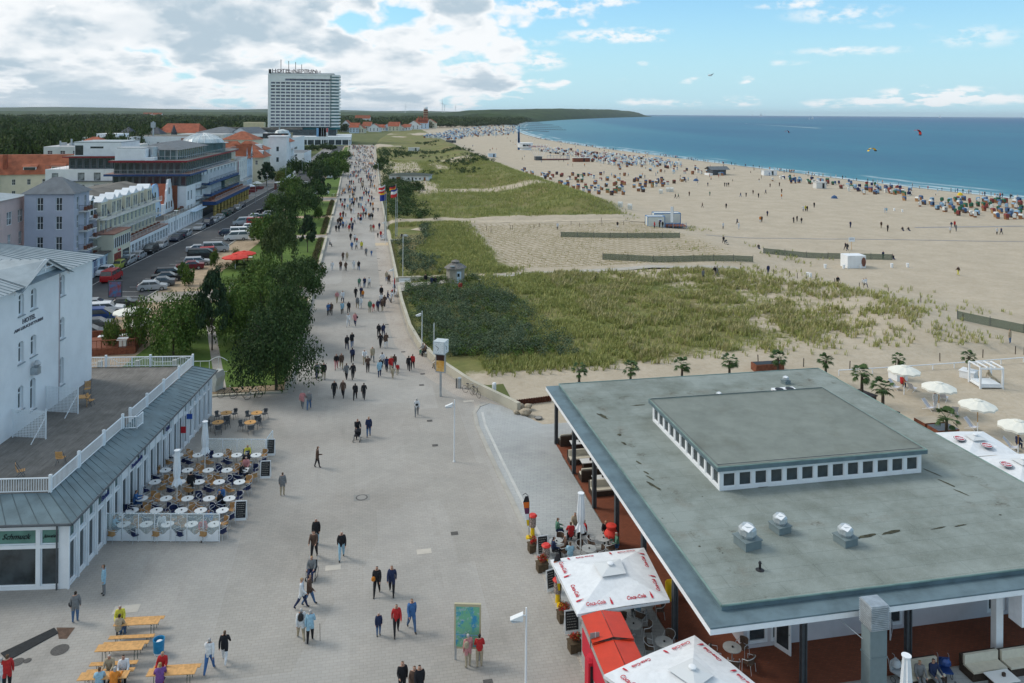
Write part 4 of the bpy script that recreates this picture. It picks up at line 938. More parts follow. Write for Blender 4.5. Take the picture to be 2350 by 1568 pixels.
m=MB();yl,zl=Hd(*hp(325,1215));m.box((X0+.02,yl-.25,zl-.3),(X0+.5,yl+.25,zl+.2),steel);m.lathe((X0+.35,yl,zl+.2),[(.12,0),(.28,.25),(.12,.5)],steel,8);ht.part('wall_lamp',m)
ht.done()
# trellis screens on the terrace
for(px0,px1,pyb)in((30,104,1008),(107,178,950)):
 x0,y0=P(px0,pyb-4,DZ);x1,y1=P(px1,pyb,DZ)
 t=thing('trellis_screen','white lattice screen on the roof terrace, '+('nearer the front rail' if px0<60 else 'farther one by the table'),'screen',(x0,y0,DZ),math.atan2(y1-y0,x1-x0),'lattice screens on the terrace');L_=math.dist((x0,y0),(x1,y1));m=MB()
 for i in range(int(L_/.11)+1):m.box((i*.11,-.012,.05),(i*.11+.035,.012,1.95),white)
 for i in range(17):m.box((0,.013,.1+i*.11),(L_,.03,.135+i*.11),white)
 m.build('lattice',t);m=MB();m.box((-.05,-.04,0),(0,.04,2.0),white);m.box((L_,-.04,0),(L_+.06,.04,2.05),white);m.tube((L_,0,1.5),(L_-.3,-1.0,.02),.03,white);m.build('frame',t)
# ---------------------------------------------------------------- street front, local frame along the facades
SA=math.atan(.055)
def SL(y,off=0.0,z=0):return(-43+.055*(y-133)+off,y,z)
tile=mat('orange_roof_tiles',(.28,.088,.045),.85,var=.25,vs=.6,bump=.4,bs=6);tile2=mat('red_roof_tiles',(.30,.085,.045),.85,var=.22,vs=.5,bump=.4,bs=6)
slate=mat('slate_roof',(.13,.145,.16),.8,var=.15,vs=.7);slated=mat('dark_slate',(.05,.06,.075),.7,var=.2,vs=1)
pink=mat('pink_render',(.60,.46,.44),.9,var=.05,vs=.5);greyw=mat('lilac_grey_render',(.42,.44,.52),.9,var=.05,vs=.4);creamw=mat('pale_yellow_render',(.64,.60,.47),.9,var=.05,vs=.5);lblue=mat('light_blue_render',(.52,.62,.72),.85,var=.05,vs=.5)
offw=mat('off_white_render',(.62,.62,.60),.9,var=.06,vs=.5);dblue=mat('navy_blue_band',(.02,.06,.17),.6,var=.1,vs=1);yel=mat('yellow_brick',(.45,.32,.10),.85,var=.15,vs=2);redb=mat('dark_red_fascia',(.25,.02,.03),.6);brickr=mat('red_brick_wall',(.20,.07,.04),.9,var=.15,vs=1.5)
darkroof=mat('dark_flat_roof',(.14,.13,.115),.95,var=.25,vs=.4);terr=mat('terracotta_ledge',(.30,.16,.12),.85,var=.2,vs=1)
def hip(m,x0,x1,y0,y1,z0,z1,mt,ov=.4,ridge_=0.0,sag=0):
 x0-=ov;x1+=ov;y0-=ov;y1+=ov;cx,cy=(x0+x1)/2,(y0+y1)/2
 if y1-y0>x1-x0:k=(x1-x0)/2*(1-ridge_);A,B=(cx,y0+k,z1),(cx,y1-k,z1);m.poly([(x0,y0,z0),(x1,y0,z0),A],mt);m.poly([(x1,y1,z0),(x0,y1,z0),B],mt);m.poly([(x1,y0,z0),(x1,y1,z0),B,A],mt);m.poly([(x0,y1,z0),(x0,y0,z0),A,B],mt)
 else:k=(y1-y0)/2*(1-ridge_);A,B=(x0+k,cy,z1),(x1-k,cy,z1);m.poly([(x0,y1,z0),(x0,y0,z0),A],mt);m.poly([(x1,y0,z0),(x1,y1,z0),B],mt);m.poly([(x0,y0,z0),(x1,y0,z0),B,A],mt);m.poly([(x1,y1,z0),(x0,y1,z0),A,B],mt)
 m.poly([(x0,y0,z0-.004),(x0,y1,z0-.004),(x1,y1,z0-.004),(x1,y0,z0-.004)],mt)
def gabled(m,x0,x1,y0,y1,z0,z1,mt,axis='x',ov=.4,wallm_=None,wm=None):
 if axis=='x': # ridge runs along x
  cy=(y0+y1)/2
  m.poly([(x0-ov,y0-ov,z0-.15),(x1+ov,y0-ov,z0-.15),(x1+ov,cy,z1),(x0-ov,cy,z1)],mt);m.poly([(x1+ov,y1+ov,z0-.15),(x0-ov,y1+ov,z0-.15),(x0-ov,cy,z1),(x1+ov,cy,z1)],mt)
  if wm:
   for xx in(x0,x1):wm.poly([(xx,y0,z0),(xx,y1,z0),(xx,cy,z1-.15)],wallm_)
 else:
  cx=(x0+x1)/2
  m.poly([(x1+ov,y0-ov,z0-.15),(x1+ov,y1+ov,z0-.15),(cx,y1+ov,z1),(cx,y0-ov,z1)],mt);m.poly([(x0-ov,y1+ov,z0-.15),(x0-ov,y0-ov,z0-.15),(cx,y0-ov,z1),(cx,y1+ov,z1)],mt)
  if wm:
   for yy_ in(y0,y1):wm.poly([(x0,yy_,z0),(x1,yy_,z0),(cx,yy_,z1-.15)],wallm_)
def block(B,x0,x1,y0,y1,z0,z1,mt,se=(),fr_=(),gm=None,nx=2,ny=2,top=None,fm=None,sill=None):
 """box with openings: se on the sea side (+x), fr_ on the near side (-y)"""
 f1=B.facade((x1,y0),(x1,y1),z0,z1,list(se),mt);f2=B.facade((x0,y0),(x1,y0),z0,z1,list(fr_),mt)
 B.windows(f1,se,fm,gm,nx,ny,sill=sill);B.windows(f2,fr_,fm,gm,nx,ny,sill=sill)
 B.wall.poly([(x1,y1,z0),(x0,y1,z0),(x0,y1,z1),(x1,y1,z1)],mt);B.wall.poly([(x0,y1,z0),(x0,y0,z0),(x0,y0,z1),(x0,y1,z1)],mt);B.wall.poly([(x0,y0,z1),(x1,y0,z1),(x1,y1,z1),(x0,y1,z1)],top or mt)
def rows(n_,L_,w_,zs,hh,u0=None,u1=None):
 return[q for z0_ in zs for q in grid(n_,L_,w_,z0_,z0_+hh,u0,u1)]
# pink corner house at the far left
B=Bld('pink_house','pink rendered four storey house with zinc roof cut by the left picture edge',SL(133,-8.6),-SA)
block(B,-22,0,-28,2.7,0,13.6,pink,rows(9,30.7,1.0,(3,6.2),2.0)+rows(9,30.7,1.7,(9.6,),2.0),(),curtain)
m=MB();hip(m,-22,0,-28,2.7,13.6,16.2,zincl);B.part('roof',m);B.done()
# lilac-grey tower house
B=Bld('grey_house','lilac grey four storey house with slate pyramid roof and corner balconies',SL(133,-.6),-SA)
block(B,-7.2,0,0,6.0,0,14.0,greyw,rows(2,6,.95,(2.0,5.2,8.4,11.3),2.1),rows(2,7.2,.95,(2.0,5.2,8.4,11.3),2.1,.9,6.4),glass,2,2)
m=MB();hip(m,-7.2,0,0,6,14.0,16.4,slate,.45);B.part('roof',m)
block(B,-9,-1.0,6.0,12.0,0,9.6,greyw,rows(2,6,.9,(2.0,5.2),2.1),(),glass)
m=MB();m.poly([(-.9,6.0,9.4),(-.9,12,9.4),(-2.2,12,12.2),(-2.2,6.0,12.2)],slated);m.poly([(-2.2,6,12.2),(-2.2,12,12.2),(-9,12,12.4),(-9,6,12.4)],darkroof);B.part('mansard',m)
m=MB();m.box((-2.4,8.2,9.2),(-.7,9.8,12.2),white);m.box((-.7,8.45,9.5),(-.68,9.55,11.9),glass);gabled(m,-2.6,-.6,8.1,9.9,12.2,12.8,white,'x',.1);B.part('dormer',m)
for z0_ in(10.9,7.8,4.7):
 m=MB();m.box((.004,1.8,z0_),(1.3,5.9,z0_+.14),offw);railing(m,[(.05,1.8),(1.3,1.85),(1.3,5.85),(.05,5.85)],z0_+.14,.9,dsteel,.2,.025,1.6,.012)
 for yy_ in(2.7,4.0,5.1):m.cbox((.7,yy_,z0_+.14),(.4,.45,.6),rwood)
 B.part('balcony',m)
for z0_ in(8.8,5.7,2.8):
 m=MB();m.box((-.99,8.0,z0_),(.3,11.5,z0_+.14),offw);railing(m,[(.3,8.0),(.3,11.5)],z0_+.14,.9,dsteel,.2,.025,1.6,.012);m.cbox((-.3,9.5,z0_+.14),(.5,.5,.6),rwood);B.part('balcony',m)
B.done()
B=Bld('low_shop','one storey pale blue shop with dark flat roof before the grey house',SL(133,.8),-SA)
block(B,-1.35,0,-4,11.4,0,3.1,lblue,grid(6,15.4,1.7,.5,2.5),(),mat('blue_tinted_glass',(.03,.06,.16),.15,spec=.6,var=.4,vs=1),3,2,darkroof)
m=MB();m.box((-1.3,-4.1,3.103),(.5,11.5,3.3),darkroof);B.part('roof',m);text('Seaside Boutique',.55,blue,B.root,(.03,3.8,2.78),(R(90),0,R(90)),'shop_lettering',sx=.8);B.done()
# cream terrace with dormers and balconies
B=Bld('cream_hotel','pale yellow hotel with a row of pedimented dormers and long balconies',SL(146,-1.6),-SA);Lc=31.0
block(B,-12,0,0,Lc,0,8.2,creamw,rows(14,Lc,1.0,(3.6,6.0),2.0),(),curtain,1,2)
m=MB();m.poly([(.05,0,8.2),(.05,Lc,8.2),(-1.3,Lc,11.0),(-1.3,0,11.0)],slated);m.poly([(-1.3,0,11.0),(-1.3,Lc,11.0),(-6,Lc,12.2),(-6,0,12.2)],darkroof);m.poly([(-6,0,12.2),(-6,Lc,12.2),(-12,Lc,11.3),(-12,0,11.3)],darkroof);m.poly([(.05,0,8.2),(-1.3,0,11),(-6,0,12.2),(-12,0,11.3),(-12,0,8.2)],creamw);B.part('roof',m)
for i,yc in enumerate([2.0,6.6,9.2,14.0,18.0,22.0,26.6]):
 wd=1.5 if i in(0,2,3,4,6)else 1.1;m=MB();m.box((-2.2,yc-wd,8.2),(.12,yc+wd,11.0),creamw);m.box((.123,yc-wd*.7,8.5),(.14,yc-wd*.1,10.6),curtain);m.box((.123,yc+wd*.1,8.5),(.14,yc+wd*.7,10.6),curtain)
 m.box((-2.2,yc-wd-.1,11.003),(.22,yc+wd+.1,11.2),white);gabled(m,-2.2,.2,yc-wd*.8,yc+wd*.8,11.3,12.0,white,'x',.05);m.poly([(.21,yc-wd*.8,11.2),(.21,yc+wd*.8,11.2),(.21,yc,11.95)],white);B.part('dormer',m)
for z0_ in(8.0,5.4):
 m=MB();m.box((.004,0,z0_),(1.3,Lc,z0_+.14),offw);railing(m,[(1.3,0),(1.3,Lc)],z0_+.14,.9,offw,.22,.03,2.2,.014);B.part('balcony',m)
m=MB();m.box((.004,0,3.0),(2.6,Lc,3.2),terr);railing(m,[(2.55,0),(2.55,Lc)],3.2,.85,offw,.22,.03,2.2,.014)
for i in range(13):m.cbox((1.4,2+i*2.2,3.2),(.5,.5,.7),rwood)
B.part('terrace',m)
gl2=grid(13,Lc-6,1.5,.6,2.4,.5)
f_=B.facade((2.6,6),(2.6,Lc),0,3.0,gl2,white);B.windows(f_,gl2,white,glass,3,2)
m=MB();m.box((-1,-2.5,0),(3.2,5.8,5.9),creamw);m.box((3.203,-2.2,3.6),(3.25,5.5,5.2),glass)
for i in range(9):m.box((3.25,-2.2+i*.95,3.5),(3.32,-2.05+i*.95,5.3),white)
m.box((-1.1,-2.6,5.903),(3.4,5.9,6.1),terr);m.box((3.203,-2.0,.2),(3.24,1.2,2.6),mat('shop_red_interior',(.20,.03,.02),.5,var=.5,vs=3));m.box((3.203,2.0,.2),(3.24,5.2,2.6),glass);B.part('bay',m)
text('Kiosk',.6,mat('sign_red',(.5,.02,.03),.5),B.root,(3.3,.2,3.0),(R(90),0,R(90)),'shop_lettering');B.done()
# curved gables
def curvegable(B,y0,y1,z0,z1,x,mt,edge,steps):
 m=MB();c_=(y0+y1)/2;hw=(y1-y0)/2;prof=[(q*hw,z0+(z1-z0)*zq)for q,zq in steps]
 left=[(c_-a,zz)for a,zz in prof];right=[(c_+a,zz)for a,zz in prof[::-1]];pts=left+right
 m.poly([(x,a,zz)for a,zz in pts[::-1]],mt);m.poly([(x-.35,a,zz)for a,zz in pts],mt)
 for(a,za),(b_,zb)in zip(pts,pts[1:]+pts[:1]):m.poly([(x,a,za),(x-.35,a,za),(x-.35,b_,zb),(x,b_,zb)],edge)
 m.path([(x+.03,a,zz)for a,zz in pts],.09,edge,5);B.part('gable',m)
bellA=[(1,0),(1,.38),(.93,.42),(.75,.50),(.62,.62),(.60,.74),(.52,.88),(.36,.97),(.12,1.0)]
bellB=[(1,0),(.95,.1),(.80,.3),(.62,.42),(.55,.5),(.50,.70),(.40,.74),(.34,.88),(.25,.9),(.2,1.0)]
B=Bld('gabled_villa','narrow pale blue house with rounded baroque gable',SL(179,-3.4),-SA)
B.wall.box((-10,0,0),(0,7.4,6.5),lblue);curvegable(B,0,7.4,3.0,11.0,.05,lblue,mat('sky_blue_trim',(.22,.42,.68),.6),bellA)
m=MB();gabled(m,-10,-.35,.6,6.8,6.5,10.0,tile2,'x',.1);B.part('roof',m)
m=MB();m.box((.053,3.3,7.2),(.09,4.1,9.2),glass)
for yy_ in(1.2,3.2,5.4):m.box((.053,yy_,3.8),(.09,yy_+.8,5.6),glass)
B.part('window',m);B.done()
B=Bld('gabled_villa','white house with stepped curly gable and orange framed windows',SL(189,-3.4),-SA)
B.wall.box((-10,0,0),(0,7.8,5.8),white);curvegable(B,0,7.8,3.0,11.2,.05,white,white,bellB)
m=MB();gabled(m,-10,-.35,.8,7.0,5.8,10.2,tile2,'x',.1);B.part('roof',m)
m=MB();
for yy_,z0_ in((1.6,4.6),(3.5,4.6),(5.4,4.6),(3.5,7.8)):m.box((.053,yy_,z0_),(.08,yy_+.8,z0_+1.5),terr);m.box((.083,yy_+.12,z0_+.1),(.1,yy_+.68,z0_+1.4),glass)
B.part('window',m);B.done()
B=Bld('brick_gable_wall','plain red brick side wall between the two curly gables',SL(196.6,-5.2),-SA);B.wall.box((-10,0,0),(2.6,.4,9.4),brickr);B.done()
B=Bld('arcade_shops','low white shopfront row with roof terrace before the curly gables',SL(177.2,.2),-SA)
block(B,-3.4,0,0,31.5,0,3.7,white,[q for q in grid(15,31.5,1.0,.5,2.7)],(),glass,2,2,darkroof)
m=MB();railing(m,[(-.1,0),(-.1,31.5)],3.7,.9,offw,.25,.03,2.2,.014);m.box((.004,20,3.0),(1.2,31,3.15),lblue);B.part('terrace_railing',m)
m=MB()
for i in range(22):m.cbox((-1-1.2*rnd.random(),14+i*.75,3.7),(.35,.35,.75+.3*rnd.random()),rnd.choice([rwood,dsteel,lf]))
B.part('terrace_furniture',m);B.done()
# big modern hotel
B=Bld('modern_hotel','large modern white hotel with navy balcony bands, glass corner storeys and penthouse',SL(196.8,-.6),-SA);Lm=56.0;X_=0
deps=16.5
glb=mat('dark_blue_glass',(.025,.04,.05),.12,spec=.7,var=.5,vs=.7);glt=mat('teal_glass',(.05,.10,.105),.15,spec=.7,var=.4,vs=.6)
block(B,-deps,X_,0,Lm,0,9.2,wallw,[q for q in rows(2,Lm,1.5,(2.2,5.6),2.3,.5,6)]+rows(11,Lm,1.6,(5.6,),2.4,12,55),(),glass,2,1)
gops=grid(11,deps,1.25,9.3,11.6);f2=B.facade((-deps,0),(0,0),9.2,11.7,gops,dsteel,.1);B.windows(f2,gops,mat('grey_frame',(.25,.3,.3),.5),glb,1,1,.1,.06)
gse=grid(9,14,1.35,9.3,11.6,0,14);f1=B.facade((0,0),(0,14),9.2,11.7,gse,dsteel,.1);B.windows(f1,gse,MATS['grey_frame'],glt,1,1,.1,.05)
block(B,-deps+.1,-.01,14,Lm,9.2,11.9,wallw,rows(10,Lm-14,1.6,(9.5,),2.1,0,Lm-15),(),glass,2,1)
m=MB();m.box((-deps-1.5,-1.4,11.7),(1.2,14.5,12.15),dblue,top=terr);m.box((.3,14.5,11.9),(1.2,Lm+1,12.15),offw,top=terr);m.box((-deps-1.5,-1.4,12.153),(-deps,14.0,12.2),terr);railing(m,[(-deps-1.4,-1.3),(1.1,-1.3),(1.1,Lm)],12.15,1.0,steel,.8,.035,1.6,.01);B.part('balcony',m)
gops=grid(10,deps-1.5,1.25,12.25,14.7);f2=B.facade((-deps,.8),(-1.5,.8),12.1,14.9,gops,dsteel,.1);B.windows(f2,gops,MATS['grey_frame'],glb,1,1,.1,.06)
gse=grid(26,Lm-1,1.5,12.25,14.7);f1=B.facade((-1.5,.8),(-1.5,Lm),12.1,14.9,gse,dsteel,.1);B.windows(f1,gse,MATS['grey_frame'],glt,1,1,.1,.05)
m=MB();m.box((-deps-.6,-1.0,14.9),(.4,Lm+.5,15.3),redb,top=darkroof);B.part('roof_slab',m)
m=MB();railing(m,[(-7.4,-.5),(-.2,-.5),(-.2,Lm)],15.3,1.0,steel,.8,.03,1.6,.01);B.part('roof_railing',m)
m=MB();m.box((-deps+.3,.6,15.3),(-9.4,6,18.0),white);m.box((-deps+.6,.9,18.003),(-9.8,5.6,18.3),steel);m.box((-9.3,-.2,15.3),(-7.2,2.4,16.0),white);m.tube((-8.4,3.4,15.3),(-8.4,3.4,18.4),.9,steel,n=14);B.part('stair_tower',m)
m=MB();m.box((-7.5,4,15.3),(-3.2,32,17.6),glt);
for i in range(15):m.box((-3.2,4+i*1.95,15.3),(-3.1,4.15+i*1.95,17.6),steel)
for i in range(4):m.box((-7.4+i*1.3,3.9,15.3),(-7.25+i*1.3,4.0,17.6),steel)
B.part('penthouse',m)
m=MB();hip(m,-14,-3.0,3.8,32,17.6,19.2,slate,.5);B.part('penthouse_roof',m)
m=MB();m.lathe((-6.5,42,15.3),[(6.2,0),(6.2,2.4),(7,2.5),(7,2.7)],glt,20);m.lathe((-6.5,42,18.0),[(5.8,0),(5.0,1.0),(3.4,1.9),(1.5,2.4),(.3,2.5)],mat('glass_dome',(.42,.47,.48),.2,spec=.7,var=.3,vs=.5),20)
for i in range(20):
 a=i*math.pi/10;pr=[(5.85,0),(5.05,1.02),(3.45,1.93),(1.55,2.45),(.3,2.55)];m.path([(-6.5+r_*math.cos(a),42+r_*math.sin(a),18+z_)for r_,z_ in pr],.06,white,4)
B.part('dome',m)
for z0_,a,b_ in((8.6,14,50),(5.6,16,50)):
 m=MB();m.box((.004,a,z0_-.5),(2.0,b_,z0_+.1),dblue);railing(m,[(2.0,a),(2.0,b_)],z0_+.1,1.0,dsteel,.6,.03,1.6,.01)
 for i in range(9):m.box((.004,a+i*4,z0_+.1),(1.7,a+i*4+.15,z0_+2.2),white)
 B.part('balcony',m)
m=MB();m.box((.004,30,6.0),(2.2,50,8.0),glt);B.part('glazed_bay',m)
for z0_ in(7.6,4.8):m=MB();m.box((.004,8.5,z0_),(1.5,13.5,z0_+.14),dsteel);railing(m,[(.05,8.5),(1.5,8.5),(1.5,13.5)],z0_+.14,1.0,dsteel,.3,.03,1.6,.01);B.part('balcony',m)
m=MB();m.box((.004,12,3.3),(4.0,56,4.2),dblue,top=terr);railing(m,[(3.9,12),(3.9,56)],4.2,1.0,steel,.5,.03,1.6,.01)
for i in range(16):m.cbox((2.2,14+i*2.6,4.2),(.6,.6,.8),rwood)
B.part('podium',m)
for i in range(12):m=MB();m.tube((3.3,14+i*3.8,0),(3.3,14+i*3.8,3.3),.42,yel,n=10);m.tube((3.3,14+i*3.8,1.5),(3.3,14+i*3.8,1.62),.44,black,n=10);B.part('column',m)
B.wall.box((.003,12,0),(.3,56,3.3),glb);B.done()
B=Bld('modern_hotel_wing','rear wing of the modern hotel with square windows and dark glass top floor',(-68,225,0),-SA)
block(B,-13,4.5,0,22,0,11.4,wallw,(),[(1.6,3.2,8.6,10.4),(1.6,3.2,5.4,7.2),(8,9.7,8.4,10.5),(12,13.7,8.4,10.5),(8,9.7,5.2,7.3),(12,13.7,5.2,7.3)],curtain,1,1,fm=dsteel)
f2=B.facade((-8,2),(4.5,2),11.4,14.4,grid(7,12.5,1.4,11.5,14.2),dsteel);B.windows(f2,grid(7,12.5,1.4,11.5,14.2),MATS['grey_frame'],glb,1,1)
m=MB();m.box((-9.2,.8,14.4),(5,20,14.75),redb,top=darkroof);B.part('roof_slab',m)
m=MB();m.box((-7,3,14.75),(4.8,18,18.4),white);m.box((-7.1,2.9,18.403),(5,18,18.6),zincl);m.box((-3,2.96,16.8),(.3,2.997,17.3),glass);m.box((-6.8,2.96,15),(-4.8,2.997,17.6),glass);B.part('penthouse',m)
m=MB();railing(m,[(-13,.2),(4.5,.2)],11.4,1,dsteel,.5,.03,1.6,.01);m.box((5.0-12.5,-1.2,8.2),(4.5,-.004,8.35),dsteel);B.part('balcony',m);B.done()
B=Bld('red_roofed_block','long cream building with orange tiled mansard roof, dormers and chimney at far left',(-82,243,0),R(8))
block(B,-22,4,0,12,0,9.0,creamw,(),rows(7,26,.9,(6.0,2.8),1.6),glass)
m=MB();m.poly([(-22.4,-.5,8.9),(4.4,-.5,8.9),(4,5,14.2),(-22,5,14.2)],tile);m.poly([(4.4,12.5,8.9),(-22.4,12.5,8.9),(-22,7,14.2),(4,7,14.2)],tile);m.poly([(-22,5,14.2),(4,5,14.2),(4,7,14.2),(-22,7,14.2)],tile);m.poly([(4,0,9),(4,12,9),(4,7,14.1),(4,5,14.1)],creamw);m.poly([(-22,0,9),(-22,12,9),(-22,7,14.1),(-22,5,14.1)],creamw)
B.part('roof',m)
for x in(-9,-2):m=MB();m.box((x-1.6,.8,9.6),(x+1.6,3.6,11.0),white);m.box((x-1.4,.76,9.9),(x+1.4,.797,10.8),glass);m.poly([(x-1.9,.4,11),(x+1.9,.4,11),(x+2.1,4.2,12.4),(x-2.1,4.2,12.4)],tile);B.part('dormer',m)
m=MB();m.box((-15.6,1,9),(-14.6,2.2,14.4),tile2);B.part('chimney',m)
m=MB();m.box((-22.2,-2.2,0),(-17,0,9.2),creamw);hip(m,-22.2,-17,-2.2,1,9.2,12.4,tile,.4);B.part('bay',m);B.done()
B=Bld('red_roofed_block','orange roofed grey-blue house with wide white dormer and dark balconies at the left edge',(-112,250,0),R(12))
block(B,-24,5,0,12,0,9.4,offw,(),rows(8,29,1.2,(6.4,3.2),1.8),glass)
m=MB();gabled(m,-24,5,0,12,9.4,14.6,tile2,'x',.5,offw,B.wall);B.part('roof',m)
m=MB();m.box((-5,1.4,11),(2,4.5,13.0),white);m.box((-4.6,1.36,11.3),(1.6,1.397,12.7),glass)
for i in range(5):m.box((-4.6+i*1.5,1.33,11.3),(-4.4+i*1.5,1.36,12.7),white)
m.poly([(-5.4,.9,13),(2.4,.9,13),(2.4,5,14.0),(-5.4,5,14.0)],tile2);B.part('dormer',m)
for z0_ in(7.2,3.6):m=MB();m.box((-8,-1.6,z0_-.2),(2,-.004,z0_),dsteel);m.box((-8,-1.65,z0_),(2,-1.55,z0_+1),dsteel);B.part('balcony',m)
B.done()
# white service block and villas behind
B=Bld('white_hall','long white windowless hall behind the modern hotel',(-103.5,392,0),R(3));block(B,0,33,0,25,0,15,wallw,(),rows(5,33,1.2,(11.6,),.8,9,28),glass,top=darkroof);m=MB();m.box((21,-.3,12.2),(24,-.01,14.2),terr);m.tube((8,4,15),(8,4,22),.35,steel);m.box((7,3.4,19),(9,4.4,21.5),steel);B.part('mast',m);B.done()
B=Bld('low_technical_roof','flat roofed white building with rooftop fans behind the rear wing',(-96,300,0),R(3));block(B,-12,16,0,30,0,14.2,offw,(),rows(7,28,1.6,(11.6,),1.2),glass,top=mat('pale_flat_roof',(.42,.42,.42),.9,var=.2,vs=.3))
for i in range(7):m=MB();m.cbox((-9+i*3.6,6+6*rnd.random(),14.2),(1.8,1.6,1.0),steel);m.tube((-9+i*3.6,8,14.2),(-9+i*3.6,8,15.9+rnd.random()),.3,steel);B.part('roof_fan',m)
B.done()
for k,(px,py0,z0_,wd,dd,hh,lab,rm)in enumerate([(905,318,14,42,22,13,'white neoclassical villa with pediment and grey roof before the woods',slate),(770,0,0,0,0,0,'',None)]):
 if not wd:continue
 x,y=DP(510,470);B=Bld('white_villa',lab,(x,y,0),R(-25));block(B,-18,18,0,20,0,14,wallw,rows(5,20,.9,(3.0,6.5,10),1.9),rows(10,36,.9,(3,6.5,10),1.9),glass)
 m=MB();gabled(m,6,18,0,20,14,17.5,slate,'y',.5,wallw,B.wall);hip(m,-18,6,0,20,14,17.5,slate);m.box((-2,-.6,0),(5,0,13),slated);B.part('roof',m);B.done()
B=Bld('red_villa','villa with steep red tiled roof in front of the woods',(*DP(408,520),0),R(-15));block(B,-14,14,0,16,0,12.5,creamw,(),rows(6,28,1,(8.6,),2),glass);m=MB();hip(m,-14,14,0,16,12.5,18.6,tile2,.6,.6);m.lathe((-2,-1,8),[(1.8,0),(1.8,5),(.05,10)],slated,8);B.part('roof',m);B.done()
B=Bld('turreted_villa','cream villa with two dark pointed turrets before the woods',(*DP(338,500),0),R(-15));block(B,-17,12,0,14,0,11.5,creamw,(),rows(8,29,1,(8.0,),1.8),glass,top=slate)
for x in(-14,5):m=MB();m.box((x-4,-1,0),(x+4,7,12.3),creamw);hip(m,x-4,x+4,-1,7,12.3,16.6,slated,.5);B.part('turret',m)
B.done()
B=Bld('grey_flat_block','grey flat roofed block with dark windows beside the white hall',(*DP(470,420),0),R(-3));block(B,-14,10,0,20,0,14.6,offw,(),rows(4,24,2.2,(11.2,),2.2),glass,top=mat('pale_flat_roof',(.42,.42,.42),.9));B.done()
# beige house, orange roofed houses along the street
def Bs(name,lab,y,off):return Bld(name,lab,SL(y,off),-SA)
B=Bs('beige_house','cream villa with flat topped tower and red drainpipe beyond the modern hotel',257,-3.4)
block(B,-9,0,0,8,0,14.6,mat('warm_beige_render',(.55,.50,.42),.9,var=.05),rows(2,8,.9,(5.2,8.4),2),(),glass);m=MB();m.box((-10,-1,14.603),(.8,9,15.0),slate);B.part('roof',m)
block(B,-9,.6,8.02,24,0,11.6,offw,rows(5,16,.9,(2.4,5.4,8.6),2),(),glass,top=slate);m=MB();m.tube((.8,8.2,0),(.8,8.2,11.5),.12,redb);B.part('drainpipe',m)
m=MB();m.box((.9,9,4.2),(2.4,23,4.4),offw);railing(m,[(2.4,9),(2.4,23)],4.4,.9,dsteel,.5,.03,2);B.part('balcony',m)
m=MB();m.box((-2,-2.5,0),(1.2,-.1,12.2),yel);
for z0_ in(2,5,8,11):m.box((-2.03,-2.55,z0_),(1.23,-2.53,z0_+.25),black)
B.part('stair_tower',m);B.done()
for(y,off,wd,dd,he,hr,wm_,rm,lab,gab)in[(283,-4,13,15,10.6,15.0,lblue,tile,'pale blue house with orange hipped roof and pointed dormers',1),(299,-6.5,12,16,10.6,16.0,wallw,tile,'white house with tall orange roof behind the pointed dormers',1),(316,-3.5,15,15,9.2,15.4,creamw,tile,'cream house with sweeping bell shaped orange roof',0),
(345,-9,20,14,10.5,14.2,wallw,tile,'white building with broad orange roof behind the square tower',0)]:
 B=Bs('orange_roofed_house',lab,y,off);block(B,-dd,0,0,wd,0,he,wm_,rows(3,wd,1,(2.5,5.8,8.2)[:3 if he>10 else 2],1.8),rows(3,dd,.9,(6.4,),1.7),glass)
 m=MB();hip(m,-dd,0,0,wd,he,hr,rm,.7,.25 if gab else.1);B.part('roof',m)
 if gab:
  for yy_ in(2.4,wd-2.6):m=MB();m.poly([(.3,yy_-1.6,he-.5),(.3,yy_+1.6,he-.5),(.3,yy_,he+4.2)],wm_);m.poly([(.32,yy_-1.6,he-.5),(.32,yy_,he+4.2),(-5,yy_,he+4.2),(-2,yy_-1.6,he-.5)],rm);m.poly([(.32,yy_+1.6,he-.5),(-2,yy_+1.6,he-.5),(-5,yy_,he+4.2),(.32,yy_,he+4.2)],rm);m.box((.33,yy_-.4,he),(.36,yy_+.4,he+1.4),glass);B.part('dormer',m)
 else:
  m=MB();m.box((-3.4,3,he+.6),(-.6,5.2,he+2.6),white);m.box((-.6,3.3,he+.9),(-.58,4.9,he+2.3),glass);B.part('dormer',m)
 B.done()
B=Bs('white_tower_house','white square tower house with small orange roof at the street bend',368,-2.2);block(B,-8,0,0,8,0,15.4,wallw,rows(1,8,1.2,(4,8,11.5),1.8),rows(1,8,1.2,(4.2,9.0),2.2),glass,1,1);m=MB();m.box((-8.3,-.3,15.403),(.3,8.3,16.0),white);m.box((-8.2,8.0,0),(.6,20,13),wallw);hip(m,-8.2,.6,8,20,13,16.2,tile,.4);B.part('roof',m)
m=MB();
for z0_ in(9.5,6,2.8):m.box((.6,9,z0_),(2.4,17,z0_+.2),offw);m.box((2.3,9,z0_),(2.4,17,z0_+1),dsteel)
B.part('balcony',m);B.done()
B=Bs('low_white_annex','low white annexe with sloping path beside the hotel flags',405,-1);block(B,-14,2,0,30,0,6.5,wallw,rows(5,30,1.2,(2.5,),2),rows(2,16,1.2,(2.5,),2),glass,top=slate);B.done()
B=Bs('spa_building','white banded low spa block left of the tower hotel',470,-40);block(B,-26,26,0,60,0,11.5,wallw,(),(),glass,top=mat('pale_flat_roof',(.42,.42,.42),.9))
m=MB()
for i in range(4):m.box((-26.2,-.3,3+i*2),(-18,-.004,3.35+i*2),dsteel)
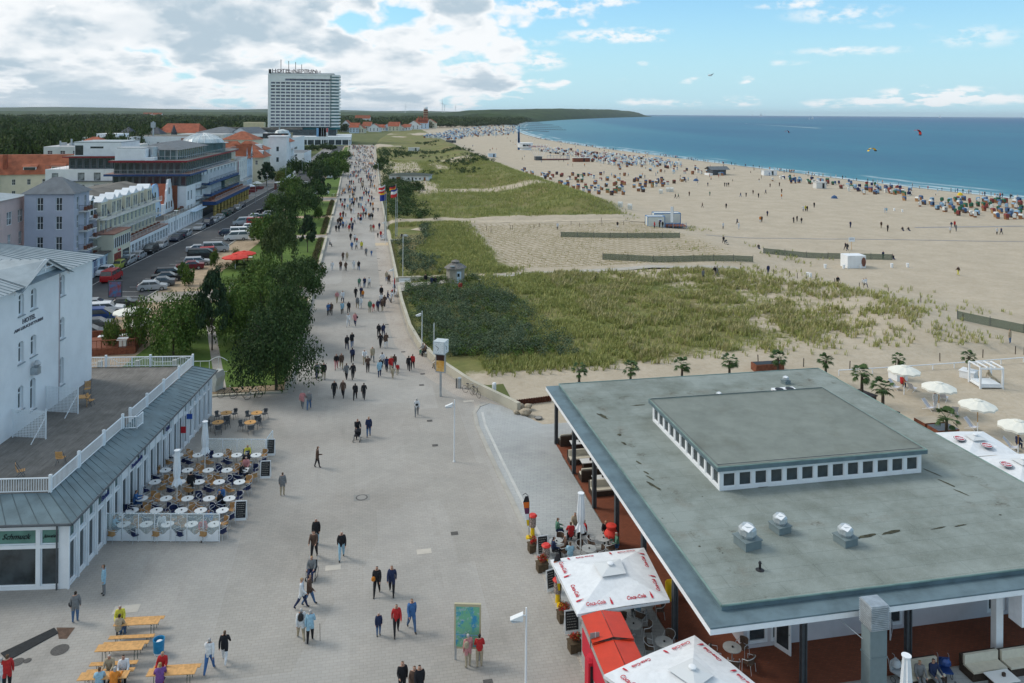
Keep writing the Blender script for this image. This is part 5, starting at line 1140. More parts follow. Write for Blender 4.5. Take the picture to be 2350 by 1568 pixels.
m.box((-26,0,11.5),(24,20,14.5),glb);m.box((-14,-.5,12.6),(10,-.03,14.3),white);B.part('band',m);m=MB();m.lathe((20,6,11.5),[(5,0),(5,2),(3.5,4.5),(.5,5.2)],MATS['glass_dome'],12);B.part('glass_roof',m);B.done()
for i,(px,d,w_,dp,hh,mt,rt,lb)in enumerate([(195,300,16,14,12.5,creamw,tile2,'cream house with red roof left of the rear hotel wing'),
(240,420,26,18,12.5,wallw,None,'white flat roofed block left of the white hall'),(545,400,16,14,12.5,creamw,tile,'cream house with orange roof behind the glass dome')]):
 x,y=DP(px,d);B=Bld('town_house',lb,(x,y,0),R(-14));block(B,-w_/2,w_/2,0,dp,0,hh,mt,rows(4,dp,1.1,(2.5,5.6,8.6)[:2+(hh>11.5)],1.7),rows(int(w_/3.4),w_,1.1,(2.5,5.6,8.6)[:2+(hh>11.5)],1.7),glass,top=mat('pale_flat_roof',(.42,.42,.42),.9,var=.2,vs=.3));m=MB()
 if rt:hip(m,-w_/2,w_/2,0,dp,hh,hh+4.2,rt,.5)
 else:m.box((-w_/4,3,hh),(w_/5,dp-3,hh+2),white)
 B.part('roof',m);B.done()
# ---------------------------------------------------------------- the tower hotel
TY=700.0
def LX(px,y):
 for _ in range(1):
  k=math.tan(math.atan((px-1175)/F_PX)-PSI);return k*y
tx0,tx1=LX(618,TY),LX(757,TY)
def TZ(px,py,y=TY):return Zat(px,py,LX(px,y),y)
ztop=TZ(700,171);zbot=TZ(700,291.5)
B=Bld('tower_hotel','tall white slab hotel with grid of loggias and roof lettering at the promenade end',(0,0,0),0)
nfl,nb=15,12;fh=(ztop-zbot-3)/(nfl+.25);W12=tx1-tx0
lilac=mat('loggia_glass',(.14,.15,.21),.3,spec=.5,var=.6,vs=.35)
ops=[]
for f_ in range(nfl):
 z0_=zbot+.9+f_*fh
 if f_==nfl-1:ops+=grid(8,W12,W12/8*.8,z0_,z0_+fh*.62,W12*.26,W12);continue
 ops+=grid(nb,W12,W12/nb*.80,z0_,z0_+fh*.56,.8,W12)
fr=B.facade((tx0,TY),(tx1,TY),zbot,ztop,ops,mat('tower_white',(.74,.75,.72),.85,var=.04,vs=.2),1.3);tw=MATS['tower_white']
B.windows(fr,ops,lilac,lilac,1,1,1.3,.1,name='loggia')
tx2=LX(780,TY)
m=MB() # rounded seaward corner with wrap-round balconies
cx_,cy_=tx1,TY+16;rad=tx2-tx1
def arc(r_,n_=9):return[(cx_+r_*math.sin(t*math.pi/2/n_),cy_-16+r_*.9*(1-math.cos(t*math.pi/2/n_)))for t in range(n_+1)]
m.prism(arc(rad*.9)+[(cx_+rad*.9,cy_+10),(cx_,cy_+10)],zbot,ztop,glt)
for f_ in range(nfl+1):
 z0_=zbot+f_*fh;m.prism(arc(rad)+[(cx_+rad,cy_+10),(cx_,cy_+10)],z0_-.3,z0_+1.0,tw)
m.prism(arc(rad)+[(cx_+rad,cy_+10),(cx_,cy_+10)],ztop-1.6,ztop,tw)
B.part('rounded_corner',m)
B.wall.box((tx0-1.2,TY-.6,zbot-.5),(tx0+.3,TY+25,ztop+.4),tw);B.wall.box((tx0,TY+1.4,zbot),(tx1,TY+25,ztop),tw)
m=MB();m.box((tx0+.5,TY+2,ztop),(tx1+rad*.4,TY+22,ztop+1.4),offw);m.box((tx0,TY-.4,ztop-.5),(tx1+1,TY-.02,ztop+.2),tw)
for px,hh in((630,0),(660,8),(676,7),(642,9),(690,5)):m.tube((LX(px,TY),TY+8,ztop),(LX(px,TY),TY+8,ztop+4+hh),.25,dsteel,n=4)
m.box((LX(616,TY),TY,ztop+.2),(LX(621,TY),TY+4,ztop+4),black);B.part('roof_equipment',m)
ltm=mat('roof_letter_brown',(.12,.08,.085),.6)
o_=text('HOTEL NEPTUN',4.6,ltm,B.root,(LX(675,TY),TY+1,ztop+2.6),(R(90),0,0),'roof_lettering',depth=.3,bold=.06);o_.scale.x=(LX(726,TY)-LX(624,TY))/o_.dimensions.x
o_=text('HOTEL NEPTUN',4.2,ltm,B.root,(LX(684,TY),TY+14,ztop+2.6),(R(90),0,R(180)),'roof_lettering',depth=.3);o_.scale.x=(LX(738,TY)-LX(640,TY))/o_.dimensions.x
m=MB()
zb2=TZ(700,313)
zt_=TZ(700,297);m.box((tx0+2,TY+1,zt_),(tx1+rad,TY+20,zbot-.5),mat('teal_panels',(.015,.12,.13),.4,var=.2,vs=.3));m.box((tx0-40,TY-12,0),(tx1+rad*.7,TY+20,zt_-.01),glb);m.box((tx0-41,TY-13,zt_),(tx0+28,TY+.9,zt_+1.6),darkroof)
B.part('base_storeys',m)
m=MB();zd=TZ(700,314,660);ya,yb_=560,735
xr0=LX(807,705)
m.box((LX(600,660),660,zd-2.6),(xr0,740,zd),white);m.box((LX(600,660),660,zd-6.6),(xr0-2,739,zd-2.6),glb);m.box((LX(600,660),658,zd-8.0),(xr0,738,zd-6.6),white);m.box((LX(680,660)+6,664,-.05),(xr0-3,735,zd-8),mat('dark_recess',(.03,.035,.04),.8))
for i in range(16):x=LX(700,660)+i*3.1;
for x in np.arange(LX(690,660),xr0,5.5):m.cbox((float(x),659,0),(.7,.7,zd-2.6),white)
for y in np.arange(664,738,6.5):m.cbox((xr0-.5,float(y),0),(.6,.6,zd-2.6),white)
B.part('podium',m)
m=MB();x,y=LX(640,650),655;m.tube((x,y,0),(x,y,20),.5,steel);B.part('mast',m)
B.done()
B=Bld('beige_block','plain beige block left of the tower hotel',(LX(582,760),760,0),0);block(B,-9,9,0,15,0,TZ(582,281,760),cream,(),());B.done()
# row of seaside houses beyond, far houses, radar tower
hx=[(793,276,302,13,'t'),(812,282,305,12,'w'),(826,286,305,10,'r'),(841,280,300,11,'t'),(858,284,302,14,'t'),(875,286,300,10,'w'),(888,284,300,10,'b'),(903,280,301,14,'t'),(919,287,300,10,'r'),(933,285,299,10,'c'),(949,277,297,16,'t'),(968,272,295,15,'r'),(986,273,293,16,'t')]
cols_=['white','pale blue','cream','grey-white','light yellow']
for i,(px,pt_,pb,wd,k)in enumerate(hx):
 x,y=P(px,pb+1,0);w_=wd/1800*math.hypot(x,y)*1.75;hh=Zat(px,pt_,x,y)
 wm_=[wallw,lblue,creamw,offw,wallw][i%5];rm=tile2 if i%3 else tile
 B=Bld('seaside_house',('%s gabled house with %s roof beyond the tower hotel, number %s in the row'%(cols_[i%5],'red' if i%3 else 'orange','one two three four five six seven eight nine ten eleven twelve thirteen'.split()[i])),(x,y,0),R(-14),group='houses beyond the tower hotel')
 hw=hh*.55;block(B,-w_/2,w_/2,0,14,0,hw,wm_,rows(3,14,1.2,(2,hw*.6),hw*.25),rows(3,w_,1.3,(1.5,hw*.55),hw*.28),glass,1,1)
 m=MB();
 if i%2:gabled(m,-w_/2,w_/2,0,14,hw,hh,rm,'x',.6,wm_,B.wall)
 else:gabled(m,-w_/2,w_/2,0,14,hw,hh,rm,'y',.6,wm_,B.wall)
 if i in(11,):
  for q in(-6,-2,3,7):m.lathe((q,3,hh-4),[(2.2,0),(2.2,2),(.1,8)],tile2,6)
 B.part('roof',m);B.done()
x,y=DP(977,1750);t=thing('radar_tower','brick tower with white radar dome above the distant woods','tower',(x,y,0));m=MB();m.cbox((0,0,0),(9,9,34),brickr);
for i in range(4):m.cbox((0,0,14+i*5),(9.2,9.2,.8),cream)
m.build('shaft',t);m=MB();m.ball((0,0,36.5),4.6,white,12);m.build('dome',t)
for i,(px,d)in enumerate(((1015,5200),(1020,5600),(930,6000),(1045,6400))):
 x,y=DP(px,d);t=thing('wind_turbine','white wind turbine on the skyline, '+['largest one right of the radar tower','slim one just beside the largest','left of the radar tower','farthest right'][i],'wind turbine',(x,y,0),R(30*i),'wind turbines on the skyline');m=MB();hh=92 if i==0 else 78;m.tube((0,0,0),(0,0,hh),2.0,white,1.2,n=6);m.build('mast',t);m=MB()
 for k in range(3):a=k*2.094+i;m.tube((0,-2,hh),(34*math.sin(a),-2,hh+34*math.cos(a)),1.3,white,.4,n=4)
 m.build('rotor',t)
for i,(px,py)in enumerate(((360,269),(832,261),(338,263.2))):
 d=[2400,1500,2600][i];x,y=DP(px,d);B=Bld('far_farmhouse','tiny red roofed house among the distant woods, '+['over the white hall','right of the tower','left one'][i],(x,y,8),R(-10),group='far farmhouses');B.wall.box((-14,0,0),(14,10,7),wallw);m=MB();gabled(m,-14,14,0,10,7,13,tile,'x',.5,wallw,B.wall);B.part('roof',m);B.done()
# beach service house in the dunes
x0,y0=P(893,417,.4);x1,y1=P(984,418,.4);Ld=math.dist((x0,y0),(x1,y1))
B=Bld('dune_house','low white hut with dark hipped roof and brown doors in the dunes',(x0,y0,-.1),math.atan2(y1-y0,x1-x0))
ops=[(Ld*.12-.7,Ld*.12+.2,.9,2.2),(Ld*.18,Ld*.29,.1,2.3),(Ld*.46,Ld*.52,1.3,2.1),(Ld*.56,Ld*.61,.1,2.3),(Ld*.65,Ld*.70,1.3,2.1),(Ld*.75,Ld*.80,1.3,2.1),(Ld*.87,Ld*.92,.1,2.3)]
fr=B.facade((0,0),(Ld,0),0,2.9,ops,wallw);B.windows(fr,[ops[i]for i in(0,2,3,4,5)],white,glass,1,1);B.windows(fr,[ops[i]for i in(1,6)],mat('brown_door',(.28,.12,.04),.7),mat('brown_door',(.28,.12,.04),.7),1,1,name='door')
B.wall.box((0,.2,0),(Ld,8,2.9),wallw);m=MB();hip(m,0,Ld,0,8,2.9,3.7,mat('dark_green_roof',(.05,.065,.055),.8,var=.2,vs=1),.7);B.part('roof',m);B.done()
# octagonal hut at the dune path
x,y=P(1047,654,0);B=Bld('octagonal_hut','small sandstone octagonal hut with tiled roof at the dune path',(x,y+1.2,0));hm=mat('hut_stone',(.33,.31,.27),.9,var=.12,vs=2)
m=B.wall;m.lathe((0,0,0),[(1.45,0),(1.45,2.5)],hm,8);m2=MB();m2.lathe((0,0,2.5),[(1.85,0),(1.8,.1),(.9,.65),(.75,.7)],mat('hut_roof',(.17,.16,.15),.85,var=.25,vs=4),8);m2.lathe((0,0,3.2),[(.6,0),(.6,.25),(.75,.3),(.1,.55)],MATS['hut_roof'],8);m2.box((-.95,-1.5,2.85),(-.3,-.9,2.98),zincl);B.part('roof',m2)
m=MB();m.box((-.1,-1.42,0),(.75,-1.36,2.1),lblue);m.box((.15,-1.435,1.3),(.5,-1.425,1.8),glass);B.part('door',m);B.done()
# containers on the beach
x,y,z=PG(1533,523);gw=mat('grey_white_cabin',(.60,.62,.58),.7,var=.06)
def framed(m,a,b_,mt,tm):
 m.box(a,b_,mt);x0,y0,z0=a;x1,y1,z1=b_
 for p,q in(((x0,y0,z0),(x0,y0,z1)),((x1,y0,z0),(x1,y0,z1)),((x0,y1,z0),(x0,y1,z1)),((x1,y1,z0),(x1,y1,z1)),((x0,y0,z1),(x1,y0,z1)),((x0,y0,z1),(x0,y1,z1)),((x1,y0,z1),(x1,y1,z1)),((x0,y1,z1),(x1,y1,z1)),((x0,y0,z0),(x1,y0,z0))):m.tube(p,q,.09,tm,n=4)
t=thing('beach_cabins','two pale cabins with blue edges and wooden deck on the sand','cabin',(x,y,z),R(-8));bt=mat('blue_trim',(.05,.17,.38),.6)
m=MB();framed(m,(-5,0,.1),(-.8,2.6,2.7),gw,bt);m.build('cabin',t);m=MB();framed(m,(-2.5,3.4,.5),(4,6.2,3.1),gw,bt);m.build('cabin',t)
m=MB();m.box((-.8,-.4,.35),(4.6,3.4,.5),rwood);
for i in range(7):m.tube((-.7+i*.85,-.4,0),(-.7+i*.85,-.4,1.3),.05,bt,n=5)
m.tube((-.7,-.4,1.0),(4.4,-.4,1.0),.04,bt,n=4);m.build('deck',t);m=MB();m.box((-2.4,-.03,1.2),(-1.5,-.005,2.1),white);m.box((-2.25,-.045,1.4),(-1.65,-.035,1.9),blue);m.build('sign',t)
m=MB();m.tube((1.0,-1.2,0),(1.0,-1.2,5.4),.05,steel);m.box((.3,-1.22,1.5),(.97,-1.19,5.3),white);tag(m.build('banner',loc=(x,y,z),rz=R(-8)),'tall white banner on a pole before the blue edged cabins','banner')
x,y,z=PG(1968,616);t=thing('white_container','white box hut with oval brown sign standing alone on the sand','hut',(x,y,z),R(-6));m=MB();m.box((-1.9,0,0),(1.6,2.6,2.3),white);
for i in range(14):m.box((-1.9+i*.26,-.02,.05),(-1.87+i*.26,-.003,2.3),offw)
m.build('body',t);m=MB();m.lathe((0,0,0),[(.42,0),(.42,.04)],mat('brown_sign',(.16,.07,.05),.7,var=.4,vs=6),16,1,2.0);o_=m.build('sign',t);o_.location=(1.15,-.03,1.15);o_.rotation_euler=(R(90),0,0)
x,y,z=PG(1205,344);t=thing('lifeguard_tower','white round lifeguard station with tall dark blue fin on the distant beach','tower',(x,y,z));m=MB();m.lathe((0,0,0),[(5.0,0),(4.4,1),(6.0,2),(6.0,4.8),(6.3,5.0),(6.3,5.4)],white,12);m.box((-3,-6.05,3),(3,-5.9,4.2),glass);m.build('cabin',t);m=MB();m.poly([(-6,-1,0),(-4.0,-1,0),(-4.7,-1,18.5),(-5.3,-1,18.5)],bt);m.box((-5.8,-1,0),(-4.6,0,14),bt);m.tube((-5,-.5,0),(-5,-.5,18.5),.7,bt,.2);m.build('fin',t)
x,y,z=PG(1248,368);t=thing('beach_stage','skeletal beach stage with white masts, striped sail and fenced deck','stage',(x,y,z));m=MB();m.box((-3,0,.3),(16,6,.6),rwood);m.box((-5,0,0),(-1,4,2.2),dsteel)
railing(m,[(2,0),(16,0),(16,6)],.6,2.2,bt,.8,.05,2,.03);m.build('deck',t);m=MB()
for a in range(8):m.tube((-4+a*.4,2,1),(-11+a*2.2,2+2*math.sin(a),9.5),.09,white,n=4)
m.path([(-11,2,9.5),(4.4,2,9.5)],.09,white);m.box((-9,2,7.6),(2,2.1,8.6),mat('red_white_sail',(.45,.2,.2),.8,c2=(.7,.7,.7),vs=.6));m.build('mast_frame',t)
x,y,z=PG(1653,402);B=Bld('beach_bar','small grey beach bar with open gable roof among the chairs',(x,y,z),R(5));B.wall.box((-4,0,0),(3,5,2.4),dsteel);m=MB();gabled(m,-5,4.5,-.5,5.5,2.6,3.9,slate,'x',.3);m.box((-6.5,-1,0),(-4.5,3,.9),white);B.part('roof',m);B.done()
for(px,py,wd,lab,mt)in((1768,403,6.5,'white rental hut near the water behind the beach chairs',white),(1885,433,4.2,'pale rental hut with dark door among beach chairs',offw),(950,346,7.5,'long low white shelter wall in the far dunes',offw),(1335,372,10,'low brown canopy hut on the beach near the water',rwood),(1035,328,9,'small dark kiosk among distant beach chairs',dsteel),(1130,361,5,'pale green toilet hut on the upper beach',MATS['mint_sign_panel']if False else lblue)):
 x,y,z=PG(px,py);m=MB();m.box((-wd/2,0,0),(wd/2,2.4,2.3),mt);m.box((-wd/2-.2,-.2,2.303),(wd/2+.2,2.6,2.45),offw);m.box((wd*.1,-.03,.1),(wd*.1+.9,-.004,2.0),black);tag(m.build('beach_hut',loc=(x,y,z)),lab,'hut')
# ================================================================ dune plants
def tufts(name,pts,n_bl,hgt_,wid,seed,mt,lean=.35,zs=None):
 rg=np.random.RandomState(seed);pts=np.array(pts);k=len(pts)
 z=zones(pts[:,0],pts[:,1])[2]if zs is None else zs
 base=np.repeat(np.column_stack([pts,z-.02]),n_bl,0);n=len(base);a=rg.rand(n)*6.283;r_=rg.rand(n)*.5*wid
 base[:,0]+=r_*np.cos(a);base[:,1]+=r_*np.sin(a);hh=hgt_*(.55+.7*rg.rand(n));b2=a+rg.normal(size=n)*.5;ln=lean*hh*(.3+rg.rand(n))
 tip=base+np.column_stack([ln*np.cos(b2)+.12*hh,ln*np.sin(b2),hh]);w_=.016+hgt_*.035;s_=np.column_stack([np.cos(a+1.57)*w_,np.sin(a+1.57)*w_,np.zeros(n)])
 mid=base*.45+tip*.55+np.column_stack([np.zeros(n),np.zeros(n),hh*.12])
 V=np.stack([base-s_,base+s_,mid+s_*.9,tip+s_*.1,mid-s_*.9],1).reshape(-1,3);i=np.arange(n)*5
 Fq=np.concatenate([np.column_stack([i,i+1,i+2,i+4]),np.column_stack([i+4,i+2,i+3,i+3])])
 V2=np.stack([base-s_,base+s_,mid+s_*.9,mid-s_*.9],1).reshape(-1,3);V3=np.stack([mid-s_*.9,mid+s_*.9,tip+s_*.15,tip-s_*.15],1).reshape(-1,3)
 V=np.concatenate([V2,V3]);return tag(npmesh(name,V,quads(V),mt),kind='stuff')
marr=leafmat('marram_grass',(.33,.345,.11),(.24,.27,.08),(.48,.44,.20));marr2=leafmat('dry_marram',(.40,.36,.17),(.30,.28,.12),(.55,.48,.28))
def cand(x0,x1,y0,y1,n,seed,fn):
 rg=np.random.RandomState(seed);x=x0+(x1-x0)*rg.rand(n);y=y0+(y1-y0)*rg.rand(n);g,s_,h_,f_=zones(x,y);keep=fn(x,y,g,s_,f_,rg.rand(n));return np.column_stack([x,y])[keep]
cl=lambda x,y:fb(x,y,3.2,31,3)
p_=cand(13,82,78,130,62000,1,lambda x,y,g,s_,f_,r:(x>pl(y,WALLX)+.8)&(r<g*np.clip(.12+ss(cl(x,y),.40,.60)*(1.0-ss(x,20,55)*.35),0,1))&(s_<.7))
tufts('dune_grass',p_,6,.55,.5,1,marr)
p_=cand(30,80,78,130,9000,2,lambda x,y,g,s_,f_,r:(r<g*ss(cl(x,y),.46,.6))&(g>.1));tufts('dune_grass',p_,8,.8,.45,2,marr2)
p_=cand(7,32,130,192,12000,3,lambda x,y,g,s_,f_,r:(x>pl(y,WALLX)+.6)&(r<g*.9)&(s_<.7)&(f_<.3));tufts('dune_grass',p_,5,.6,.6,3,marr)
p_=cand(7,82,193,430,42000,4,lambda x,y,g,s_,f_,r:(x>pl(y,WALLX)+.6)&(r<g*np.clip(.25+ss(cl(x,y),.4,.6),0,1))&(s_<.7));tufts('dune_grass',p_,4,.75,.9,4,marr)
p_=cand(22,74,130,188,26000,5,lambda x,y,g,s_,f_,r:(f_>.4)&(np.sin((x+y*.32)*4.4)>.80)&(fb(x,y,5,3,2)>.42));tufts('planted_marram',p_,3,.22,.2,5,marr2)
p_=cand(62,110,90,200,2600,6,lambda x,y,g,s_,f_,r:(ss(cl(x/2,y/2),.56,.62)>r)&(x<pl(y,DUNEX)+16));tufts('dune_grass',p_,6,.55,.5,6,marr)
def shrubs(name,pts,r0,r1,n,size,mt,seed):
 rg=np.random.RandomState(seed);z=zones(pts[:,0],pts[:,1])[2];rr=r0+(r1-r0)*rg.rand(len(pts));V=leaf_cloud(np.column_stack([pts,z+rr*.75]),rr,n,size,rg,.75,.5);return tag(npmesh(name,V,quads(V),mt),kind='stuff')
p_=cand(6.3,34,82,128,5200,7,lambda x,y,g,s_,f_,r:(x>pl(y,WALLX)+.9)&(r<s_*.17)&~((y>117)&(x<17)));shrubs('dune_shrubs',p_,.5,1.6,190,.085,shl,1)
p_=cand(6.3,27,82,128,1500,8,lambda x,y,g,s_,f_,r:(x>pl(y,WALLX)+.9)&(r<s_*.4));shrubs('dune_shrubs',p_,.5,.9,90,.09,lf,2)
p_=cand(6.5,24,130,186,2200,9,lambda x,y,g,s_,f_,r:(x>pl(y,WALLX)+.9)&(r<s_*.35)&~((y>163)&(y<184)&(x<13.5)));shrubs('dune_shrubs',p_,.5,1.2,60,.12,shl,3)
p_=cand(8,34,192,330,3800,10,lambda x,y,g,s_,f_,r:(x>pl(y,WALLX)+1.2)&(r<s_*.30));shrubs('dune_shrubs',p_,.7,1.7,50,.2,lfd,4)
p_=cand(8,90,330,680,2600,11,lambda x,y,g,s_,f_,r:(x>pl(y,WALLX)+1.5)&(r<np.maximum(s_,ss(fb(x,y,40,22),.6,.68)*g)));shrubs('dune_shrubs',p_,.8,1.8,26,.35,lfd,5)
# park edges: hedges and ground cover along the promenade wall
def hedge(pts,r_,mt,label,seed=1,hs=.7,step=.45):
 rg=np.random.RandomState(seed);C=[]
 for a,b_ in zip(pts,pts[1:]):
  k=max(1,int(math.dist(a,b_)/step))
  for i in range(k):t=i/k;C.append((a[0]+(b_[0]-a[0])*t+rg.normal()*.1,a[1]+(b_[1]-a[1])*t,r_*hs))
 V=leaf_cloud(np.array(C),np.full(len(C),r_)*(.85+.3*rg.rand(len(C))),110,.09,rg,hs,.4);return tag(npmesh('hedge',V,quads(V),mt),label,'hedge')
hb=leafmat('brown_green_leaves',(.10,.085,.03),(.06,.06,.02),(.14,.11,.05))
for a,b_,lb in((127,171.5,'between the two crossing paths'),(178,205,'beyond the first crossing path'),(210,244,'before the bicycle stand')):hedge([(-7.9,a),(-7.9,b_)],.55,hb,'brown-green ground cover strip along the promenade wall, '+lb,int(a),.5)
hedge([(-23.5,141),(-15,143)],.7,lfd,'dark clipped hedge behind the red parasols',5,.9);hedge([(-21,128.5),(-14,129)],.7,lf,'clipped hedge beside the path with parked bicycles',6,.9);hedge([(-26.5,79.8),(-20,79.7),(-14.2,79.4)],.6,lfd,'dark hedge behind the white arched fence',7,.8)
hedge([(-12,205.5),(-8,205.8)],.6,lfd,'short dark hedge across the lawn near the flower beds',8,.8)
TR=[ # picture base x, y, height, crown radius, kind, leaves, label
(634,899,8.8,5.0,'round',lfk,'large dark spreading tree at the promenade corner, biggest in the park',15000,.0125),
(600,778,7.8,4.1,'round',lf,'bright green maple behind the largest tree',7000,.018),
(487,805,9.0,3.1,'pine',lfp,'dark leaning pine left of the bright maple',5000,.022),
(398,815,7.4,3.6,'round',lf,'mid green rounded tree on the lawn beside the wooden terrace',6500,.019),
(318,800,6.0,1.9,'round',lf,'slender tree touching the cream parasols',2500,.03),(255,806,4.2,1.1,'round',lfb,'small young tree in front of the wooden terrace',1500,.04),
(668,722,7.2,4.0,'broad',lfd,'dark broad tree with yellow flowers below it, beside the promenade wall',6500,.019),
(560,705,5.0,3.0,'round',lfb,'yellow-green bush tree behind the bicycles',3500,.025),(690,672,5.6,3.4,'broad',lfd,'low dark tree at the path opening by the promenade',3800,.024),
(647,618,9.2,3.9,'willow',lfw,'drooping olive green willow in the middle of the park',7000,.020),(706,580,7.0,3.1,'pine',lfp,'dark layered pine right of the willow',3500,.028),
(612,660,5.5,3.2,'round',lf,'green tree between the willow and the bicycles',3000,.028),
(700,512,8.4,4.3,'broad',lfd,'dark spreading tree beside the striped lawn',4500,.025),(655,512,7.5,3.6,'round',lfd,'dense dark tree behind the white vans',3500,.028),(630,490,6.0,3.3,'round',lf,'rounded green tree over the parked cars',2600,.032),
(680,478,7.5,4.2,'round',lf,'bushy green tree left of the park steps',3000,.03),(730,455,8.5,4.2,'pine',lfp,'tall dark pine beside the far lawn',2600,.034),(742,432,9.5,5.4,'broad',lfd,'wide black-green pine at the street edge, farthest big one',3200,.032),
(758,405,9,5.2,'round',lf,'green tree behind the wide black-green pine',2200,.04),(782,402,7.5,5,'round',lfb,'bright green tree near the promenade below the tower hotel',2400,.038),(775,378,7.5,5.6,'round',lf,'green tree in the last clump before the hotel terrace',1800,.045),(790,365,5.5,5,'round',lf,'last green tree of the park clump',1500,.05),
(752,380,6.5,5.5,'broad',lfd,'dark tree at the bend of the far street',1500,.05),(735,400,6,4.4,'round',lfd,'dark round tree by the far street, left of the clump',1500,.05),
(612,428,8.5,4.8,'pine',lfp,'dark broad conifer before the cream houses across the street',3000,.032),(641,424,5.5,2.2,'round',leafmat('yellow_leaves',(.16,.17,.03),(.10,.12,.02),(.22,.22,.06)),'yellow-green small tree behind the bus shelter',1400,.04),
(655,412,5.5,3.4,'round',lf,'green garden tree behind the white street fence',1400,.045),(672,400,7,3.4,'round',lfd,'grey-green tree before the square white tower house',1400,.045),(688,398,6.5,4.0,'round',lfd,'dark round tree at the foot of the square tower house',1400,.045),
(490,612,3.4,.9,'round',lfb,'thin young tree by the red parasols, left one',900,.06),(432,655,3.2,1.2,'round',lfb,'small golden-green tree by the parking kerb',900,.06),(540,607,3.2,.8,'round',lfb,'thin young tree right of the red parasols',800,.06),(418,640,3.0,.8,'round',lf,'sapling beside the brown lawn corner',800,.06),
(730,505,4.0,1.3,'round',lfb,'small young tree at the flower bed by the promenade',900,.06),(540,790,7.0,3.6,'round',lf,'green tree filling the gap behind the bright maple',6500,.02),(655,800,8.2,3.9,'round',lfd,'dark tree behind the biggest tree at the promenade wall',7000,.02),(592,712,7.0,4.0,'round',lf,'green tree behind the bicycles, left of the dark broad tree',5500,.022),(440,775,6.0,2.8,'round',lfd,'dark tree between the rounded tree and the leaning pine',4000,.024),(645,555,8,4.2,'round',lfd,'dark round tree right behind the willow',3800,.028),(605,560,6.5,3.6,'round',lf,'green tree left behind the willow',3200,.03),(668,455,8,4.6,'round',lf,'green tree in the far middle of the park',2600,.034),(715,470,7.5,4.4,'broad',lfd,'dark broad tree in the far middle of the park',2600,.034),(725,410,8.5,5,'round',lfd,'dark tree in the far street row',1800,.045),
(575,655,3.5,1.6,'round',lfd,'dark shrub tree beside the crossing path',1200,.05)]
for i,(px,py,hh,cr,kd,lm,lb,n_,sz)in enumerate(TR):
 x,y=P(px,py,0);tree(x,y,hh,cr,lb,kd,lm,0,n_,size=sz,seed=i%7)
for i,(px,py,hh,cr)in enumerate([(700,348,4.5,5),(722,346,5,5),(745,342,4.5,5),(760,345,4.5,5),(903,446,3.6,3.2),(928,452,3.4,3.4),(868,392,4,3),(878,380,5,4),(955,440,3.8,3.4)]):
 x,y=P(px,py,0);tree(x,y,hh,cr,['dark clipped tree before the hotel podium, leftmost','dark tree before the hotel podium, second from left','dark tree by the hotel flags','dark tree right of the hotel flags','dark bush tree just behind the tall flagpoles','dark bush in front of the dune hut door','dark bush at the promenade wall, nearer','dark bush at the promenade wall beyond the clump','rounded dark bush right of the dune hut corner'][i],'round',lfd,0,1500,'dark bushes farther off',size=.045,seed=i%3)
# ================================================================ street lamps, flags, clock, boards
lampw=mat('lamp_white',(.72,.74,.75),.45,var=.03,vs=1)
def street_lamp(px,py,lab,hh=4.8,flip=-1,z=0):
 x,y=P(px,py,0);t=thing('street_lamp',lab,'street lamp',(x,y,z),PSI,'white promenade lamps');m=MB();m.tube((0,0,0),(0,0,hh),.055,lampw,.04,n=10);m.lathe((0,0,0),[(.1,0),(.1,.06),(.06,.1)],lampw,10);m.build('pole',t)
 m=MB();m.tube((0,0,hh-.35),(flip*.16,0,hh-.35),.03,lampw);a=flip;m.poly([(a*.14,-.14,hh-.25),(a*.14,.14,hh-.25),(a*.72,.14,hh-.5),(a*.72,-.14,hh-.5)][::-a],lampw);m.poly([(a*.14,-.14,hh-.5),(a*.72,-.14,hh-.505),(a*.72,.14,hh-.505),(a*.14,.14,hh-.5)][::-a],lampw)
 for s_ in(-.14,.14):m.poly([(a*.14,s_,hh-.25),(a*.72,s_,hh-.5),(a*.14,s_,hh-.55)],lampw)
 m.poly([(a*.72,-.14,hh-.5),(a*.72,.14,hh-.5),(a*.6,.14,hh-.62),(a*.14,.14,hh-.56),(a*.14,-.14,hh-.56),(a*.6,-.14,hh-.62)],lampw);m.build('lamp_head',t)
street_lamp(1042,1060,'slim white promenade lamp left of the curved kerb');street_lamp(968,812,'slim white promenade lamp by the curved sea wall above the benches');street_lamp(1206,1640,'slim white promenade lamp at the bottom edge right of the map board')
street_lamp(903,690,'slim white lamp beside the seated group near the dune path',4.8);street_lamp(884,560,'slim white lamp at the flag bay',4.8);street_lamp(878,480,'white lamp on the right wall beyond the flags');street_lamp(872,430,'white lamp far along the right wall');street_lamp(868,400,'farthest white lamp on the right wall, level with the dune hut')
for px,py,hh,lb in((913,640,9.5,'tall bare white mast among shrubs beyond the curved wall'),(979,820,5.0,'thin white post behind the curved sea wall')):
 x,y=P(px,py,0);m=MB();m.tube((0,0,0),(0,0,hh*.75),.05,lampw,.035);m.box((-.06,-.01,hh*.62),(.02,.01,hh*.72),lblue);tag(m.build('mast',loc=(x+.8,y,0)),lb,'mast')
